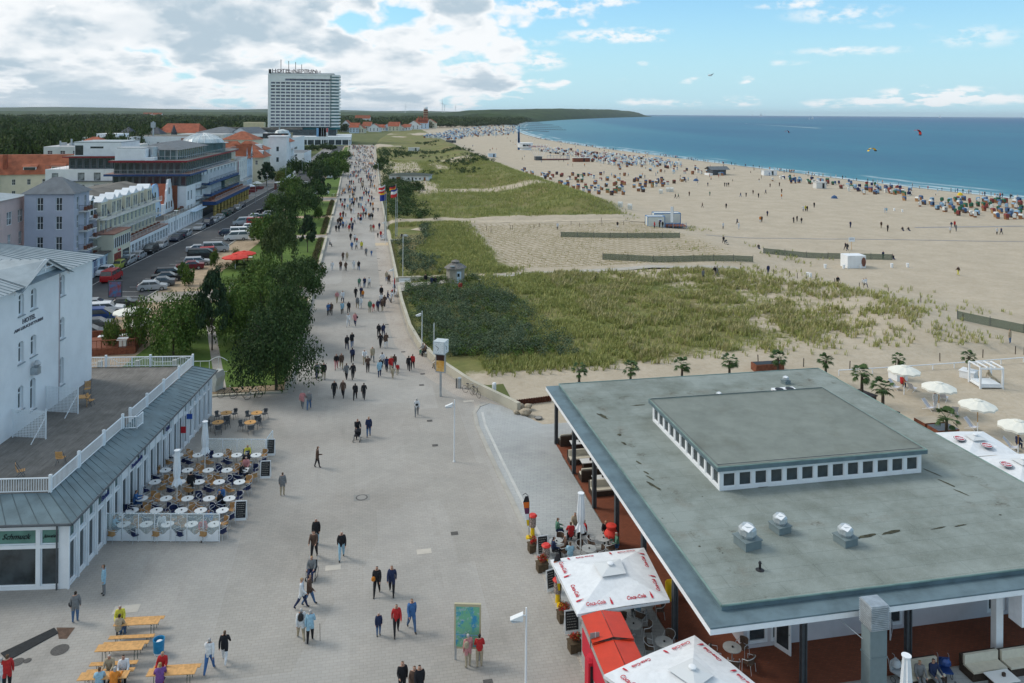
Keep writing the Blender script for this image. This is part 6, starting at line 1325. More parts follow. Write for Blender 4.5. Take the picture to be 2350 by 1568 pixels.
def flag(px,py,ztop_,cols,lab,dy=0,skew=.2):
 x,y=P(px,py,0);y+=dy;t=thing('flagpole',lab,'flag',(x,y,0),PSI,'tall flagpoles in the promenade bay');m=MB();m.tube((0,0,0),(0,0,ztop_),.09,steel,.05,n=8);m.build('pole',t)
 m=MB();n_=6
 for k,(z0_,z1_,c_)in enumerate(cols):
  for i in range(n_):
   u0,u1=i/n_,(i+1)/n_;f=lambda u_:(-.05-1.35*u_,.22*math.sin(u_*7+k*.3),-.55*u_-.12*math.sin(u_*5))
   a,b_=f(u0),f(u1);m.poly([(a[0],a[1],ztop_+z0_+a[2]),(b_[0],b_[1],ztop_+z0_+b_[2]),(b_[0],b_[1],ztop_+z1_+b_[2]),(a[0],a[1],ztop_+z1_+a[2])],c_)
 m.build('flag',t,smooth=True)
fr_,fwh,fbl,fye=mat('flag_red',(.55,.03,.03),.8),mat('flag_white',(.72,.72,.72),.8),mat('flag_blue',(.02,.04,.25),.8),mat('flag_yellow',(.75,.42,.02),.8)
flag(883,552,11.7,[(-1.5,-1.1,fr_),(-1.1,-.8,fwh),(-.8,-.3,fr_),(-.3,0,fwh)],'left tall flagpole with red and white striped flag',.6);flag(886,550,10.2,[(-1.7,-.4,fbl),(-.4,0,fye)],'second tall flagpole with blue flag under a yellow stripe')
flag(908,548,11.6,[(-1.0,-.7,fye),(-.7,-.35,fr_),(-.35,0,black)],'third tall flagpole with black red and gold flag',.6);flag(911,548,10.8,[(-1.7,-1.0,fr_),(-1.0,-.4,fwh),(-.4,0,fbl)],'right tall flagpole with blue white and red flag')
for i,(px,c_,n_)in enumerate(((1178/1.0,fwh,''),)):pass
for i,(px,cs,lb)in enumerate(((738,[(-4,0,MATS['sky_blue_trim'])],'pale blue'),(743,[(-4,0,fwh)],'white'),(749,[(-4,-2,fr_),(-2,0,fye)],'red and yellow'),(753,[(-4,-2,fwh),(-2,0,fr_)],'red and white'))):
 x,y=LX(px,600),600;t=thing('flagpole','distant flagpole before the hotel podium with '+lb+' flag','flag',(x,y,0),0,'flags before the tower hotel');m=MB();m.tube((0,0,0),(0,0,15),.12,lampw);m.build('pole',t);m=MB()
 for z0_,z1_,c_ in cs:m.box((-3.6,-.05,15+z0_*1.6),(-.1,.05,15+z1_*1.6),c_)
 m.build('flag',t)
# clock on its post with a poster case
x,y=P(1011,910);t=thing('street_clock','square two faced public clock on steel post above a beach poster','clock',(x,y,0),PSI-R(16))
m=MB();m.tube((0,0,0),(0,0,4.2),.11,steel,n=12);m.build('post',t);m=MB();m.cbox((0,0,4.15),(1.14,1.14,1.2),mat('clock_grey',(.50,.55,.57),.5,var=.05,vs=2));m.cbox((0,0,4.05),(.9,.9,.1),dsteel);m.build('case',t)
cf=mat('clock_face',(.70,.74,.75),.4)
for rz_,nm in((0,0),(R(90),1),(R(180),2),(R(270),3)):
 m=MB();m.box((-.5,-.585,4.25),(.5,-.573,5.25),cf)
 for k in range(12):a=k*math.pi/6;m.tube((.38*math.sin(a),-.59,4.75+.38*math.cos(a)),(.44*math.sin(a),-.59,4.75+.44*math.cos(a)),.012,black,n=4)
 for a,l_ in((R(305),.36),(R(205),.24)):m.tube((0,-.60,4.75),(l_*math.sin(a),-.60,4.75+l_*math.cos(a)),.02,black,n=4)
 o_=m.build('clock_face',t);o_.rotation_euler.z=rz_
m=MB();m.box((-.48,-.14,2.3),(.48,.14,4.05),steel);m.box((-.40,-.152,2.42),(.40,-.143,3.98),mat('poster_gold',(.62,.30,.05),.5,c2=(.75,.5,.2),vs=2.2));m.box((-.40,-.158,3.45),(.40,-.153,3.98),mat('poster_brown',(.05,.02,.015),.5));m.build('poster_case',t)
text('Stolteraa',.17,fwh,t,(0,-.165,3.6),(R(90),0,0),'poster_lettering')if False else None
m=MB();m.lathe((0,0,0),[(.28,0),(.2,.15),(.1,.3)],MATS['poster_gold'],8,1,.1);o_=m.build('poster_figure',t);o_.location=(0,-.155,2.75)
# map board
x,y=P(1073,1478,.75);t=thing('map_board','tall information board with blue and green town map on the paving','information board',(x,y,0),PSI-R(2));m=MB();fm_=mat('board_champagne',(.50,.45,.30),.45,.3)
m.box((-.66,-.06,.55),(.66,.06,2.75),fm_);m.box((-.63,-.09,0),(-.53,-.061,.7),steel);m.box((.53,-.09,0),(.63,-.061,.7),steel);m.build('frame',t);mapm,h,b=node_mat('town_map',.3);o=h.obj();c=h.mix(h.mapr(h.noise(o,2.2,5),.42,.52),(.05,.28,.48),(.18,.45,.28));c=h.mix(h.mapr(h.noise(o,6,3),.56,.60,0,.7),c,(.38,.50,.52));h.out(c)
m=MB();m.box((-.58,-.07,.65),(.58,-.062,2.62),mapm);m.box((-.58,-.073,1.22),(.58,-.0705,1.25),MATS['sky_blue_trim']);m.box((-.18,-.073,.65),(-.15,-.0705,1.22),MATS['sky_blue_trim']);m.box((.2,-.073,.65),(.23,-.0705,1.22),MATS['sky_blue_trim']);m.build('map',t)
# bins, bollard, rocks, manholes, mat
def at(c,px,py,z=0):return(*P(*c(px,py),z),z)
q8=crop(1400,1000,2.24);q6=crop(0,2000,2.35);q1=crop(1000,1800,2.178);q5=crop(0,1300,1.96);qk=crop(1850,1750,2.036);qr=crop(2500,2050,1.842);q4=crop(700,700,2.24);qp=crop(3000,1200,2.613);q3=crop(0,900,2.614);qc=crop(0,300,2.24);q2=crop(900,200,2.8);qa=crop(1100,500,1.96);qb=crop(1700,400,2.24);qs=crop(2700,400,2.184)
m=MB();m.lathe((0,0,0),[(.2,0),(.2,.95),(.18,1.0)],steel,14);m.lathe((-.3,0,0),[(.06,0),(.06,.95)],dsteel,8);tag(m.build('litter_bin',loc=at(q8,658,965)),'steel cylinder litter bin at the wall left of the bicycles','litter bin')
m=MB();m.lathe((0,0,0),[(.2,0),(.2,1.05),(.14,1.15)],lampw,14);x,y,z=at(q8,945,1030);tag(m.build('bollard',loc=(x,y,.1)),'thick white bollard behind the sea wall in the grass','bollard')
t=thing('litter_bin','blue open topped litter bin with white base by the beer tables','litter bin',at(q6,1376,965));bb_=mat('bin_blue',(.02,.22,.42),.45,var=.1,vs=5);m=MB();m.lathe((0,0,.12),[(.24,0),(.27,.55),(.28,.62),(.25,.62),(.22,.3)],bb_,18);m.build('bin_body',t);m=MB();m.lathe((0,0,0),[(.22,0),(.24,.12)],lampw,16);m.build('base',t);m=MB();m.ball((.03,0,.6),.16,lampw,8,.4);m.build('litter',t)
rockm=mat('granite_boulder',(.33,.28,.21),.9,var=.3,vs=3,bump=.6,bs=6)
def rock(name,loc,s,lab,seed,grp):
 bm=bmesh.new();bmesh.ops.create_icosphere(bm,subdivisions=3,radius=1)
 for v_ in bm.verts:n_=noise.noise(v_.co*1.3+Vector((seed*7.1,0,0)));v_.co*=1+.28*n_;v_.co.x*=s[0];v_.co.y*=s[1];v_.co.z*=s[2]
 me=bpy.data.meshes.new(name);bm.to_mesh(me);bm.free();me.materials.append(rockm);me.polygons.foreach_set('use_smooth',[True]*len(me.polygons));o_=bpy.data.objects.new(name,me);col.objects.link(o_);o_.location=(loc[0],loc[1],loc[2]+s[2]*.7);tag(o_,lab,'boulder',grp)
rock('boulder',at(q8,1155,1140),(.55,.4,.3),'flat boulder at the back of the group by the wall end',1,'boulders by the sea wall');rock('boulder',at(q8,1205,1185),(.58,.42,.33),'largest boulder at the front right of the group by the wall end',2,'boulders by the sea wall');rock('boulder',at(q8,1132,1180),(.28,.26,.22),'smallest boulder at the front left by the wall end',3,'boulders by the sea wall');rock('boulder',at(q8,1225,1135),(.35,.4,.28),'round boulder at the back right by the wall end',4,'boulders by the sea wall')
rust=mat('rusty_sheet_piling',(.085,.03,.018),.9,var=.35,vs=5);x0,y0=P(*q8(1082,1112));x1,y1=P(*q8(1420,1068));m=MB();n_=34
for i in range(n_):a=i/n_;xx,yy_=x0+(x1-x0)*a,y0+(y1-y0)*a;m.box((xx,yy_+.12*(i%2),-.1),(xx+(x1-x0)/n_+.02,yy_+.06+.12*(i%2),.42),rust)
tag(m.build('sheet_piling'),'rusty corrugated steel edging between boulders and pavilion','retaining wall')
ironm=mat('cast_iron_cover',(.09,.085,.08),.8,var=.2,vs=12)
def cover(loc,rx_,lab,sq=0,ring=True):
 m=MB()
 if sq:m.cbox((0,0,.002),(sq,sq*.8,.006),mat('concrete_frame',(.25,.245,.23),.9))
 m.lathe((0,0,.009),[(rx_,0),(rx_,.004)],ironm,20)
 if ring:m.lathe((0,0,.0135),[(rx_*.78,0),(rx_*.78,.003)],mat('concrete_disc',(.28,.27,.25),.9),20)
 tag(m.build('manhole_cover',loc=(loc[0],loc[1],.004)),lab,'manhole cover','round manhole covers')
cover(at(q1,727,77),.42,'round manhole cover in a square frame in the middle of the promenade',1.1);cover(at(q6,519,933),.42,'large round manhole cover right of the black mat',0,False);cover(at(q6,150,1040),.3,'round manhole cover below the black mat',0,False);cover(at(q6,238,1027),.18,'smallest round cover near the black mat',0,False);cover(at(q8,1310,1210),.38,'ring shaped manhole cover beside the boulders')
for i,(c_,px,py,lb)in enumerate([(q1,1472,365,'nearest, left of the kiosk flowers'),(q8,458,1440,'left of the nearer kerb curve'),(q8,413,1237,'below the walker in white'),(q8,346,942,'left of the clock post'),(q8,355,850,'before the benches'),(q8,195,668,'beside the red jacket walkers'),(q8,60,442,'beside the blue jacket walker'),(q1,1742,1562,'at the bottom edge'),(q4,1580,790,'level with the dune path'),(q4,1568,668,'below the seated row'),(q4,1557,568,'by the far walkers'),(q4,1548,484,'before the flag bay')]):
 x,y=P(*c_(px,py));m=MB();m.cbox((0,0,.006),(.46,.4,.005),ironm);tag(m.build('drain_grate',loc=(x,y,.004)),'small square drain grate, '+lb,'drain','square drain grates in the paving')
for i,(c_,px,py,w_,d_,lb)in enumerate([(q1,1228,510,.9,.55,'pale rectangular patch of new slabs before the couple in black'),(q1,497,640,.9,.55,'pale rectangular patch of new slabs left of the wheelchair'),(q6,1095,580,1.3,.7,'pale triangular patch beside the beer tables'),(q4,1585,450,2.6,3.2,'sandy coloured slab field by the flag bay'),(q8,735,1075,1.0,.4,'faint grey slab left of the bicycles')]):
 x,y=P(*c_(px,py));m=MB();m.cbox((0,0,.006),(w_,d_,.004),mat('new_slabs',(.50,.46,.40),.9,var=.05,vs=2)if i!=3 else mat('sand_slabs',(.52,.42,.29),.9,var=.06,vs=2));tag(m.build('slab_patch',loc=(x,y,0)),kind='structure')
pa,pb=P(*q6(5,965)),P(*q6(470,745));pc,pd=P(*q6(505,790)),P(*q6(68,1030));m=MB();m.prism([pa,pb,pc,pd],.008,.04,mat('black_rubber_mat',(.022,.024,.026),.8,var=.2,vs=5));tag(m.build('floor_mat'),'long black rubber mat lying on the paving at lower left','mat')
m=MB();m.prism([P(*q6(490,740)),P(*q6(650,740)),P(*q6(580,838)),P(*q6(510,838))],.005,.008,mat('bare_earth',(.11,.07,.05),.95,var=.25,vs=3));tag(m.build('bare_earth_patch'),kind='structure')
# ================================================================ tables and chairs
chblue=mat('chair_navy',(.012,.02,.07),.6,var=.1,vs=8);chtan=mat('chair_wicker_tan',(.42,.24,.10),.7,var=.15,vs=10);chbr=mat('chair_wicker_brown',(.10,.065,.045),.7,var=.15,vs=10);tubew=mat('chair_tube',(.60,.62,.63),.35,.3);topw=mat('table_top_white',(.74,.75,.74),.4);topg=mat('table_top_grey',(.36,.37,.36),.4,var=.1,vs=4)
def arm_chair(label,seatm,tube=tubew):
 t=thing('cafe_chair',label,'chair');m=MB();m.box((-.21,-.2,.42),(.21,.22,.46),seatm);m.build('seat',t);m=MB();n_=6
 for i in range(n_):
  a0,a1=R(200+140*i/n_),R(200+140*(i+1)/n_);p=[(-.25*math.cos(a)*1.0,-.24*math.sin(a)*1.0)for a in(a0,a1)];m.poly([(p[0][0],p[0][1],.48),(p[1][0],p[1][1],.48),(p[1][0]*1.1,p[1][1]*1.15,.82),(p[0][0]*1.1,p[0][1]*1.15,.82)],seatm)
 m.build('backrest',t);m=MB();pts=[(-.27,-.22,.0),(-.27,-.2,.64),(-.28,.1,.70)]+[(-.29*math.cos(R(180*i/6)),.1+.2*math.sin(R(180*i/6)),.72+.1*math.sin(R(180*i/6)))for i in range(7)]+[(.28,.1,.70),(.27,-.2,.64),(.27,-.22,0)]
 m.path(pts,.016,tube,5);m.path([(-.22,.26,0),(-.22,.2,.44),(.22,.2,.44),(.22,.26,0)],.014,tube,4);m.build('frame',t);return t
def table_proto(label,topm,r_=.40,square=False):
 t=thing('cafe_table',label,'table');m=MB()
 if square:m.cbox((0,0,.71),(r_*2,r_*2,.03),topm)
 else:m.lathe((0,0,.71),[(r_,0),(r_,.03)],topm,20)
 m.build('table_top',t);m=MB();m.tube((0,0,.03),(0,0,.71),.03,steel)
 for k in range(4):a=k*math.pi/2+.78;m.tube((0,0,.06),(.3*math.cos(a),.3*math.sin(a),.015),.018,steel,n=5)
 m.build('stem',t);m=MB();m.lathe((.02,0,.743),[(.05,0),(.05,.05)],black,8);m.build('menu_holder',t);return t
cb=snapshot(arm_chair('navy cafe chair',chblue));ct=snapshot(arm_chair('tan wicker cafe chair',chtan));cbr=snapshot(arm_chair('brown wicker chair',chbr));tbw=snapshot(table_proto('white round cafe table',topw));tbg=snapshot(table_proto('grey round table',topg,.45))
used=set()
def put(snap,loc,rz,label,group):
 if id(snap)not in used:
  used.add(id(snap));o_=snap[0];o_.location=loc;o_.rotation_euler.z=rz;o_['label']=label;o_['group']=group;return o_
 return dup(snap,loc,rz,label=label,group=group)
rown=['back row by the glass screen','second row from the back','third row from the back','fourth row from the back','fifth row before the front screen','front row behind the glass screen']
rows5=[[1285,1430,1575,1710,1850],[1195,1355,1505,1640,1780],[1120,1300,1437,1583,1730],[1025,1200,1355,1510,1657],[955,1130,1310,1450,1607],[795,895,1057,1210,1383,1547]]
ry=[741,850,935,1054,1140,1240];ordn=['first','second','third','fourth','fifth','sixth'];TABS=[]
for ri,xs_ in enumerate(rows5):
 for ci,xx in enumerate(xs_):
  x,y=P(*q5(xx,ry[ri]),.74)
  if ri==5 and ci==0:y+=.9;x+=.2
  put(tbw,(x,y,0),rnd.random()*.6,'white round cafe table, %s from the left in the %s'%(ordn[ci],rown[ri]),'white cafe tables at the shop wing');TABS.append((x,y))
  for k,(dx,dy,a)in enumerate(((.45,.50,2.4),(-.50,.42,-2.5),(-.42,-.52,-.7),(.50,-.42,.7))):
   sn=cb if(k+ci+ri)%2 else ct
   if ri in(2,3)and ci<2:sn=ct if k!=2 else cb
   c_='navy' if sn is cb else 'tan wicker'
   # the chair's open side looks at the table
   put(sn,(x+dx*1.15,y+dy*1.15,0),math.atan2(-dy,-dx)+math.pi/2+rnd.uniform(-.3,.3),'%s chair %s the %s table of the %s'%(c_,('behind right of','behind left of','front left of','front right of')[k],ordn[ci],rown[ri].split(' by ')[0].split(' behind ')[0].split(' before ')[0]),'cafe chairs at the shop wing')
# folding wooden tables farther back
fold=snapshot(table_proto('round wooden garden table',wood,.48))
dch=arm_chair('dark slatted folding chair',dsteel,dsteel);dchs=snapshot(dch)
for i,(xx,yy_)in enumerate([(1855,435),(1808,503),(1635,435),(1575,503)]):
 x,y=P(*q5(xx,yy_),.74);lb=['back right','front right','back left','front left'][i];put(fold,(x,y,0),0,'round brown garden table behind the glass screen, '+lb,'garden tables behind the cafe')
 if i>1:pass
 for k,(dx,dy)in enumerate(((.6,.45),(-.7,.2),(.15,-.72))):put(dchs,(x+dx,y+dy,0),math.atan2(-dy,-dx)+math.pi/2,'dark folding chair %s the %s garden table'%(('behind','left of','in front of')[k],lb),'folding chairs behind the cafe')
# terrace furniture on the roof
x,y=P(*q5(600,320),DZ+.7);m=MB();m.cbox((0,0,.68),(.9,.8,.04),wood)
for sx_ in(-.38,.38):
 for sy_ in(-.33,.33):m.tube((sx_,sy_,0),(sx_,sy_,.68),.02,wood,n=4)
tag(m.build('terrace_table',loc=(x,y,DZ)),'square wooden table on the roof terrace beside the trellis','table')
def slat_chair(loc,rz,lab):
 t=thing('terrace_chair',lab,'chair',loc,rz,'wooden chairs on the roof terrace');m=MB()
 for i in range(5):m.box((-.22,-.22+i*.09,.43),(.22,-.16+i*.09,.45),wood)
 m.build('seat',t);m=MB()
 for i in range(6):m.box((-.22,.22+i*.012,.5+i*.075),(.22,.24+i*.012,.56+i*.075),wood)
 m.build('backrest',t);m=MB()
 for s_ in(-.24,.24):m.tube((s_,-.22,0),(s_,.3,.98),.016,dsteel,n=4);m.tube((s_,.25,0),(s_,-.2,.45),.016,dsteel,n=4)
 m.build('frame',t)
slat_chair(at(q5,632,300,DZ),.2,'wooden folding chair behind the terrace table');slat_chair(at(q5,655,385,DZ),1.4,'wooden folding chair right of the terrace table');slat_chair(at(q5,440,810,DZ),3.0,'wooden folding chair alone on the terrace decking');slat_chair(at(q5,150,905,DZ),1.9,'wooden chair with ladder back lying near the terrace corner')
# closed and open parasols
pfab=mat('parasol_white',(.70,.72,.74),.8,var=.05,vs=3);prib=mat('parasol_pole',(.62,.62,.60),.5)
def closed_parasol(loc,hh,lab,disc=True):
 t=thing('closed_parasol',lab,'parasol',loc,0,'folded white parasols');m=MB();m.tube((0,0,0),(0,0,hh-.2),.035,prib,n=8);m.lathe((0,0,0),[(.3,0),(.3,.06),(.05,.1)],steel,12);m.build('pole',t);m=MB();i0=0
 n_=16;prof=[(.30,hh*.42),(.26,hh*.48),(.15,hh*.55),(.19,hh*.60),(.21,hh*.70),(.17,hh*.86),(.13,hh-.02)]
 for(r_,z_)in prof:
  for j in range(n_):a=j*2*math.pi/n_;q=r_*(1+(.22 if j%2 else-.16));m.v.append((q*math.cos(a),q*math.sin(a),z_+(.1*(j%3)if r_==.30 else 0)))
 k=m.mi(pfab)
 for t_ in range(len(prof)-1):
  for j in range(n_):m.f.append((t_*n_+j,t_*n_+(j+1)%n_,(t_+1)*n_+(j+1)%n_,(t_+1)*n_+j));m.m.append(k)
 m.build('canopy',t)
 m=MB();m.lathe((0,0,hh-.02),[(.17,0),(.2,.03),(.2,.07)],white,16);m.build('cap',t)
closed_parasol(at(q5,1480,905),4.1,'folded white parasol among the back tables of the cafe');closed_parasol(at(q5,1278,1150),4.1,'folded white parasol among the front tables of the cafe')
closed_parasol(at(qk,592,640),4.0,'folded white parasol with red writing at the kiosk tables');closed_parasol((23.05,29.6,0),3.95,'folded white parasol before the grey extract duct')
cokem=mat('lettering_red',(.50,.02,.04),.7)
def square_parasol(c4,ztop_,zed,lab,brand=True):
 c=Vector((sum(p[0]for p in c4)/4,sum(p[1]for p in c4)/4,0));t=thing('square_parasol',lab,'parasol',(c.x,c.y,0),0,'large square white parasols');m=MB();L4=[Vector((p[0]-c.x,p[1]-c.y,zed))for p in c4];top=Vector((0,0,ztop_));n_=8
 for k in range(4):
  a,b_=L4[k],L4[(k+1)%4];mid=(a+b_)/2*1.0;mid.z=zed+.05
  for p,q in((a,mid),(mid,b_)):
   pm,qm=[v_.lerp(top,.5)-Vector((0,0,.07 if v_ is mid else.0))for v_ in(p,q)];m.poly([p,q,qm,pm],pfab);m.poly([pm,qm,top],pfab)
  m.poly([a,a-Vector((0,0,.14)),b_-Vector((0,0,.14)),b_],pfab)
 m.build('canopy',t,smooth=False);m=MB()
 for k in range(4):
  b0,b1=[(L4[q]*.28+top*.72)+Vector((0,0,.12))for q in(k,(k+1)%4)];m.poly([b0,b1,top+Vector((0,0,.14))],mat('parasol_vent',(.62,.64,.65),.8))
 m.lathe((0,0,ztop_+.14),[(.17,0),(.17,.06),(.1,.09)],white,16);m.build('vent_cap',t);m=MB();m.tube((0,0,0),(0,0,ztop_),.05,prib)
 for p in L4:m.tube((0,0,zed-.25),p*.97+Vector((0,0,-.06)),.02,prib,n=5)
 m.build('pole',t)
 if brand:
  for k in range(4):
   a,b_=L4[k],L4[(k+1)%4];e=(b_-a).normalized();inn=(top-(a+b_)/2);nrm=e.cross(inn).normalized();up_=nrm.cross(e)
   for f_ in(.22,.66):
    p=a.lerp(b_,f_)+up_*.42;o_=text('Coca-Cola',.30,cokem,t,p+nrm*.05,(0,0,0),'brand_lettering',depth=.004,shear=.35,bold=.004,sx=.8);o_.rotation_euler=Matrix((e,up_,nrm)).transposed().to_euler()
    p=a.lerp(b_,f_+.17)+up_*.42+nrm*.05;mm=MB();mm.poly([tuple(p+e*x_+up_*y_)for x_,y_ in((-.05,-.2),(.05,-.2),(.055,0),(.02,.1),(.015,.2),(-.015,.2),(-.02,.1),(-.055,0))],cokem);mm.build('bottle_print',t)
 return t
square_parasol([P(1325,1410,2.4),P(1537,1377,2.4),P(1478,1257,2.4),P(1263,1285,2.4)],3.05,2.4,'square white parasol with red script lettering in front of the red kiosk roof')
bx,by=P(1573,1531,3.05);w_=P(1385,1549,2.4);e_=P(1594,1458,2.4);square_parasol([(w_[0]+2.6,w_[1]-4.6),(w_[0]+6.6,w_[1]-2.5),e_,w_],3.05,2.4,'square white parasol with red script lettering cut by the bottom edge')
# round brand parasols beyond the pavilion
lr,lb_=mat('badge_red',(.42,.02,.04),.6),mat('badge_black',(.02,.02,.025),.6)
for k,(cs,lab)in enumerate((([P(3560/1.6068,2010/1.6068*0+1120,2.3)]*4,''),)):pass
for k,(c4,lab,bad)in enumerate((([P(*qp(1480,1270),2.5),P(*qp(1980,1245),2.5),P(*qp(1635,1022),2.5),P(*qp(1160,1035),2.5)],'white parasol with two round red badges beyond the pavilion roof, farther one',[(1405,1092),(1670,1160)]),([P(*qp(1985,1520),2.5),P(*qp(2500,1500),2.5),P(*qp(2060,1235),2.5),P(*qp(1570,1272),2.5)],'white parasol with a round red badge beyond the pavilion roof, nearer one',[(1857,1342),(2110,1420)]))):
 t=square_parasol(c4,3.0,2.5,lab,False)
 for bxy in bad:
  x,y=P(*qp(*bxy),2.86);m=MB();m.lathe((0,0,0),[(.40,0),(.40,.01)],lb_,22);m.lathe((0,0,.011),[(.37,0),(.37,.01)],white,22);m.lathe((0,0,.022),[(.32,0),(.32,.01)],lr,22);o_=m.build('badge',t);o_.location=(x-t.location.x,y-t.location.y,2.88);o_.rotation_euler=(R(5),0,0);
  for s_,dy in(('LUCKY',.08),('STRIKE',-.12)):text(s_,.17,white,o_,(0,dy,.034),(0,0,0),'badge_lettering',depth=.003,bold=.01)
def round_parasol(px,py,lab,ztop_=2.75,r_=1.5,mt=None,base=None):
 x,y=P(px,py,ztop_);z=hgt(x,y)if x>13 else 0;t=thing('beach_parasol',lab,'parasol',(x,y,z),rnd.random(),'round cream parasols on the club sand');z0_=ztop_-z-.42;m=MB();n_=10;mt=mt or mat('parasol_cream',(.74,.73,.66),.85,var=.03,vs=2)
 rings=[(.04,.42),(.32,.36),(.33,.30),(r_*.6,.12),(r_,-.14)]
 for i in range(len(rings)-1):
  for j in range(n_*2):
   q=[]
   for(rr,zz),jj in((rings[i+1],j),(rings[i+1],j+1),(rings[i],j+1),(rings[i],j)):
    a=math.pi*jj/n_;f_=1 if jj%2==0 or rr<.5 else.94;q.append((rr*f_*math.cos(a),rr*f_*math.sin(a),z0_+zz+(.06 if jj%2 and rr>.5 else 0)))
   m.poly(q,mt)
 for j in range(n_*2):
  a0,a1=math.pi*j/n_,math.pi*(j+1)/n_;f0,f1=(1 if j%2==0 else.94),(1 if j%2 else.94);e0,e1=(0 if j%2==0 else.06),(0 if j%2 else.06);p=[(r_*f0*math.cos(a0),r_*f0*math.sin(a0),z0_-.14+e0),(r_*f1*math.cos(a1),r_*f1*math.sin(a1),z0_-.14+e1)];m.poly([(p[0][0],p[0][1],p[0][2]-.15),(p[1][0],p[1][1],p[1][2]-.15),p[1],p[0]],mt)
 m.build('canopy',t);m=MB();m.tube((0,0,0),(0,0,z0_+.4),.035,wood);m.tube((0,0,0),(0,0,.9),.045,white);m.build('pole',t);return t
round_parasol(2075,838,'cream round parasol nearest the palm row, farthest back');round_parasol(2155,876,'cream round parasol second from the left on the sand');round_parasol(2244,916,'cream round parasol third from the left, over red bags');round_parasol(2337,963,'cream round parasol cut by the right picture edge')
round_parasol(303,705,'cream garden parasol by the wooden terrace behind the hotel, farther',2.9,2.2);round_parasol(322,732,'cream garden parasol half hidden by the slender tree',2.8,1.8)
rp=mat('parasol_red',(.60,.045,.03),.7,var=.05,vs=2);round_parasol(560,575,'red parasol over the park tables, right one',2.6,2.1,rp);round_parasol(540,583,'red parasol over the park tables, left one',2.6,2.2,rp);round_parasol(1403,1203,'small red parasol at the edge of the pavilion veranda',1.5,.45,rp)
for(px,py,lb)in((547,598,'left'),(568,600,'right')):x,y=P(px,py);m=MB();m.cbox((0,0,.7),(1.8,.7,.05),topw);m.cbox((0,0,0),(.2,.5,.7),dwood);m.cbox((0,.8,.35),(1.8,.3,.06),rwood);m.cbox((0,-.8,.35),(1.8,.3,.06),rwood);tag(m.build('picnic_table',loc=(x,y,.02)),'picnic table with benches below the red parasols, '+lb+' one','table','picnic tables in the park')
x,y=P(*q3(1238,960));t=thing('closed_parasol','folded dark green parasol by the wooden terrace','parasol',(x,y,0));gpm=mat('parasol_green',(.01,.12,.05),.7);m=MB();m.tube((0,0,0),(0,0,1.2),.04,white);m.build('pole',t);m=MB();m.lathe((0,0,1.0),[(.3,0),(.32,.2),(.2,.6),(.22,1.0),(.08,2.2)],gpm,10);m.build('canopy',t)
# wooden terrace behind the hotel
t=thing('wooden_terrace','red-brown wooden garden terrace with railing and white lanterns behind the hotel','terrace',(*P(*q3(1020,1075)),0),R(3));m=MB();m.box((-9,0,.0),(3.0,5.0,.75),rwood);m.build('deck',t);m=MB()
railing(m,[(-9,.05),(2.95,.05),(2.95,4.95)],.75,.9,rwood,.5,.06,1.5,.03);m.box((-5,5.6,0),(2.5,5.8,1.3),rwood);m.build('railing',t);m=MB();[m.cbox((q,2.2+.5*(q%2),1.4),(1.1,.8,.05),white)for q in(-5.2,-3.1,-.9,1.2)];m.build('table_top',t);m=MB()
for q in(-3.2,1.6):m.cbox((q,.5,.75),(.8,.8,.8),offw);m.cbox((q,.5,1.55),(1.1,1.0,.12),white)
m.build('cabinet',t)
# white arched fence behind the terrace
t=thing('arched_fence','white metal garden fence with arched panels and stone piers','fence',(0,0,0));m=MB();x0,y0=P(186,852,.5);x1,y1=P(522,846,.5);n_=8
for i in range(n_):
 a0,a1=i/n_,(i+1)/n_;pa,pb=(x0+(x1-x0)*a0,y0+(y1-y0)*a0),(x0+(x1-x0)*a1,y0+(y1-y0)*a1);m.tube((*pa,0),(*pa,1.35),.035,lampw)
 if i%2:m.path([(pa[0]+(pb[0]-pa[0])*k/6,pa[1]+(pb[1]-pa[1])*k/6,1.3+.42*math.sin(math.pi*k/6))for k in range(7)],.035,lampw,5)
 else:m.tube((*pa,1.3),(*pb,1.3),.035,lampw)
 m.tube(((pa[0]+pb[0])/2,(pa[1]+pb[1])/2,.1),((pa[0]+pb[0])/2,(pa[1]+pb[1])/2,1.3+.42*(i%2)),.025,lampw);m.tube((*pa,.2),(*pb,.2),.025,lampw)
m.build('arched_panel',t);m=MB();
for i in(1,3,5):a=i/n_*1.02;m.cbox((x0+(x1-x0)*a,y0+(y1-y0)*a,0),(.4,.4,1.5),mat('fence_pier',(.5,.5,.46),.8))
m.build('pier',t)
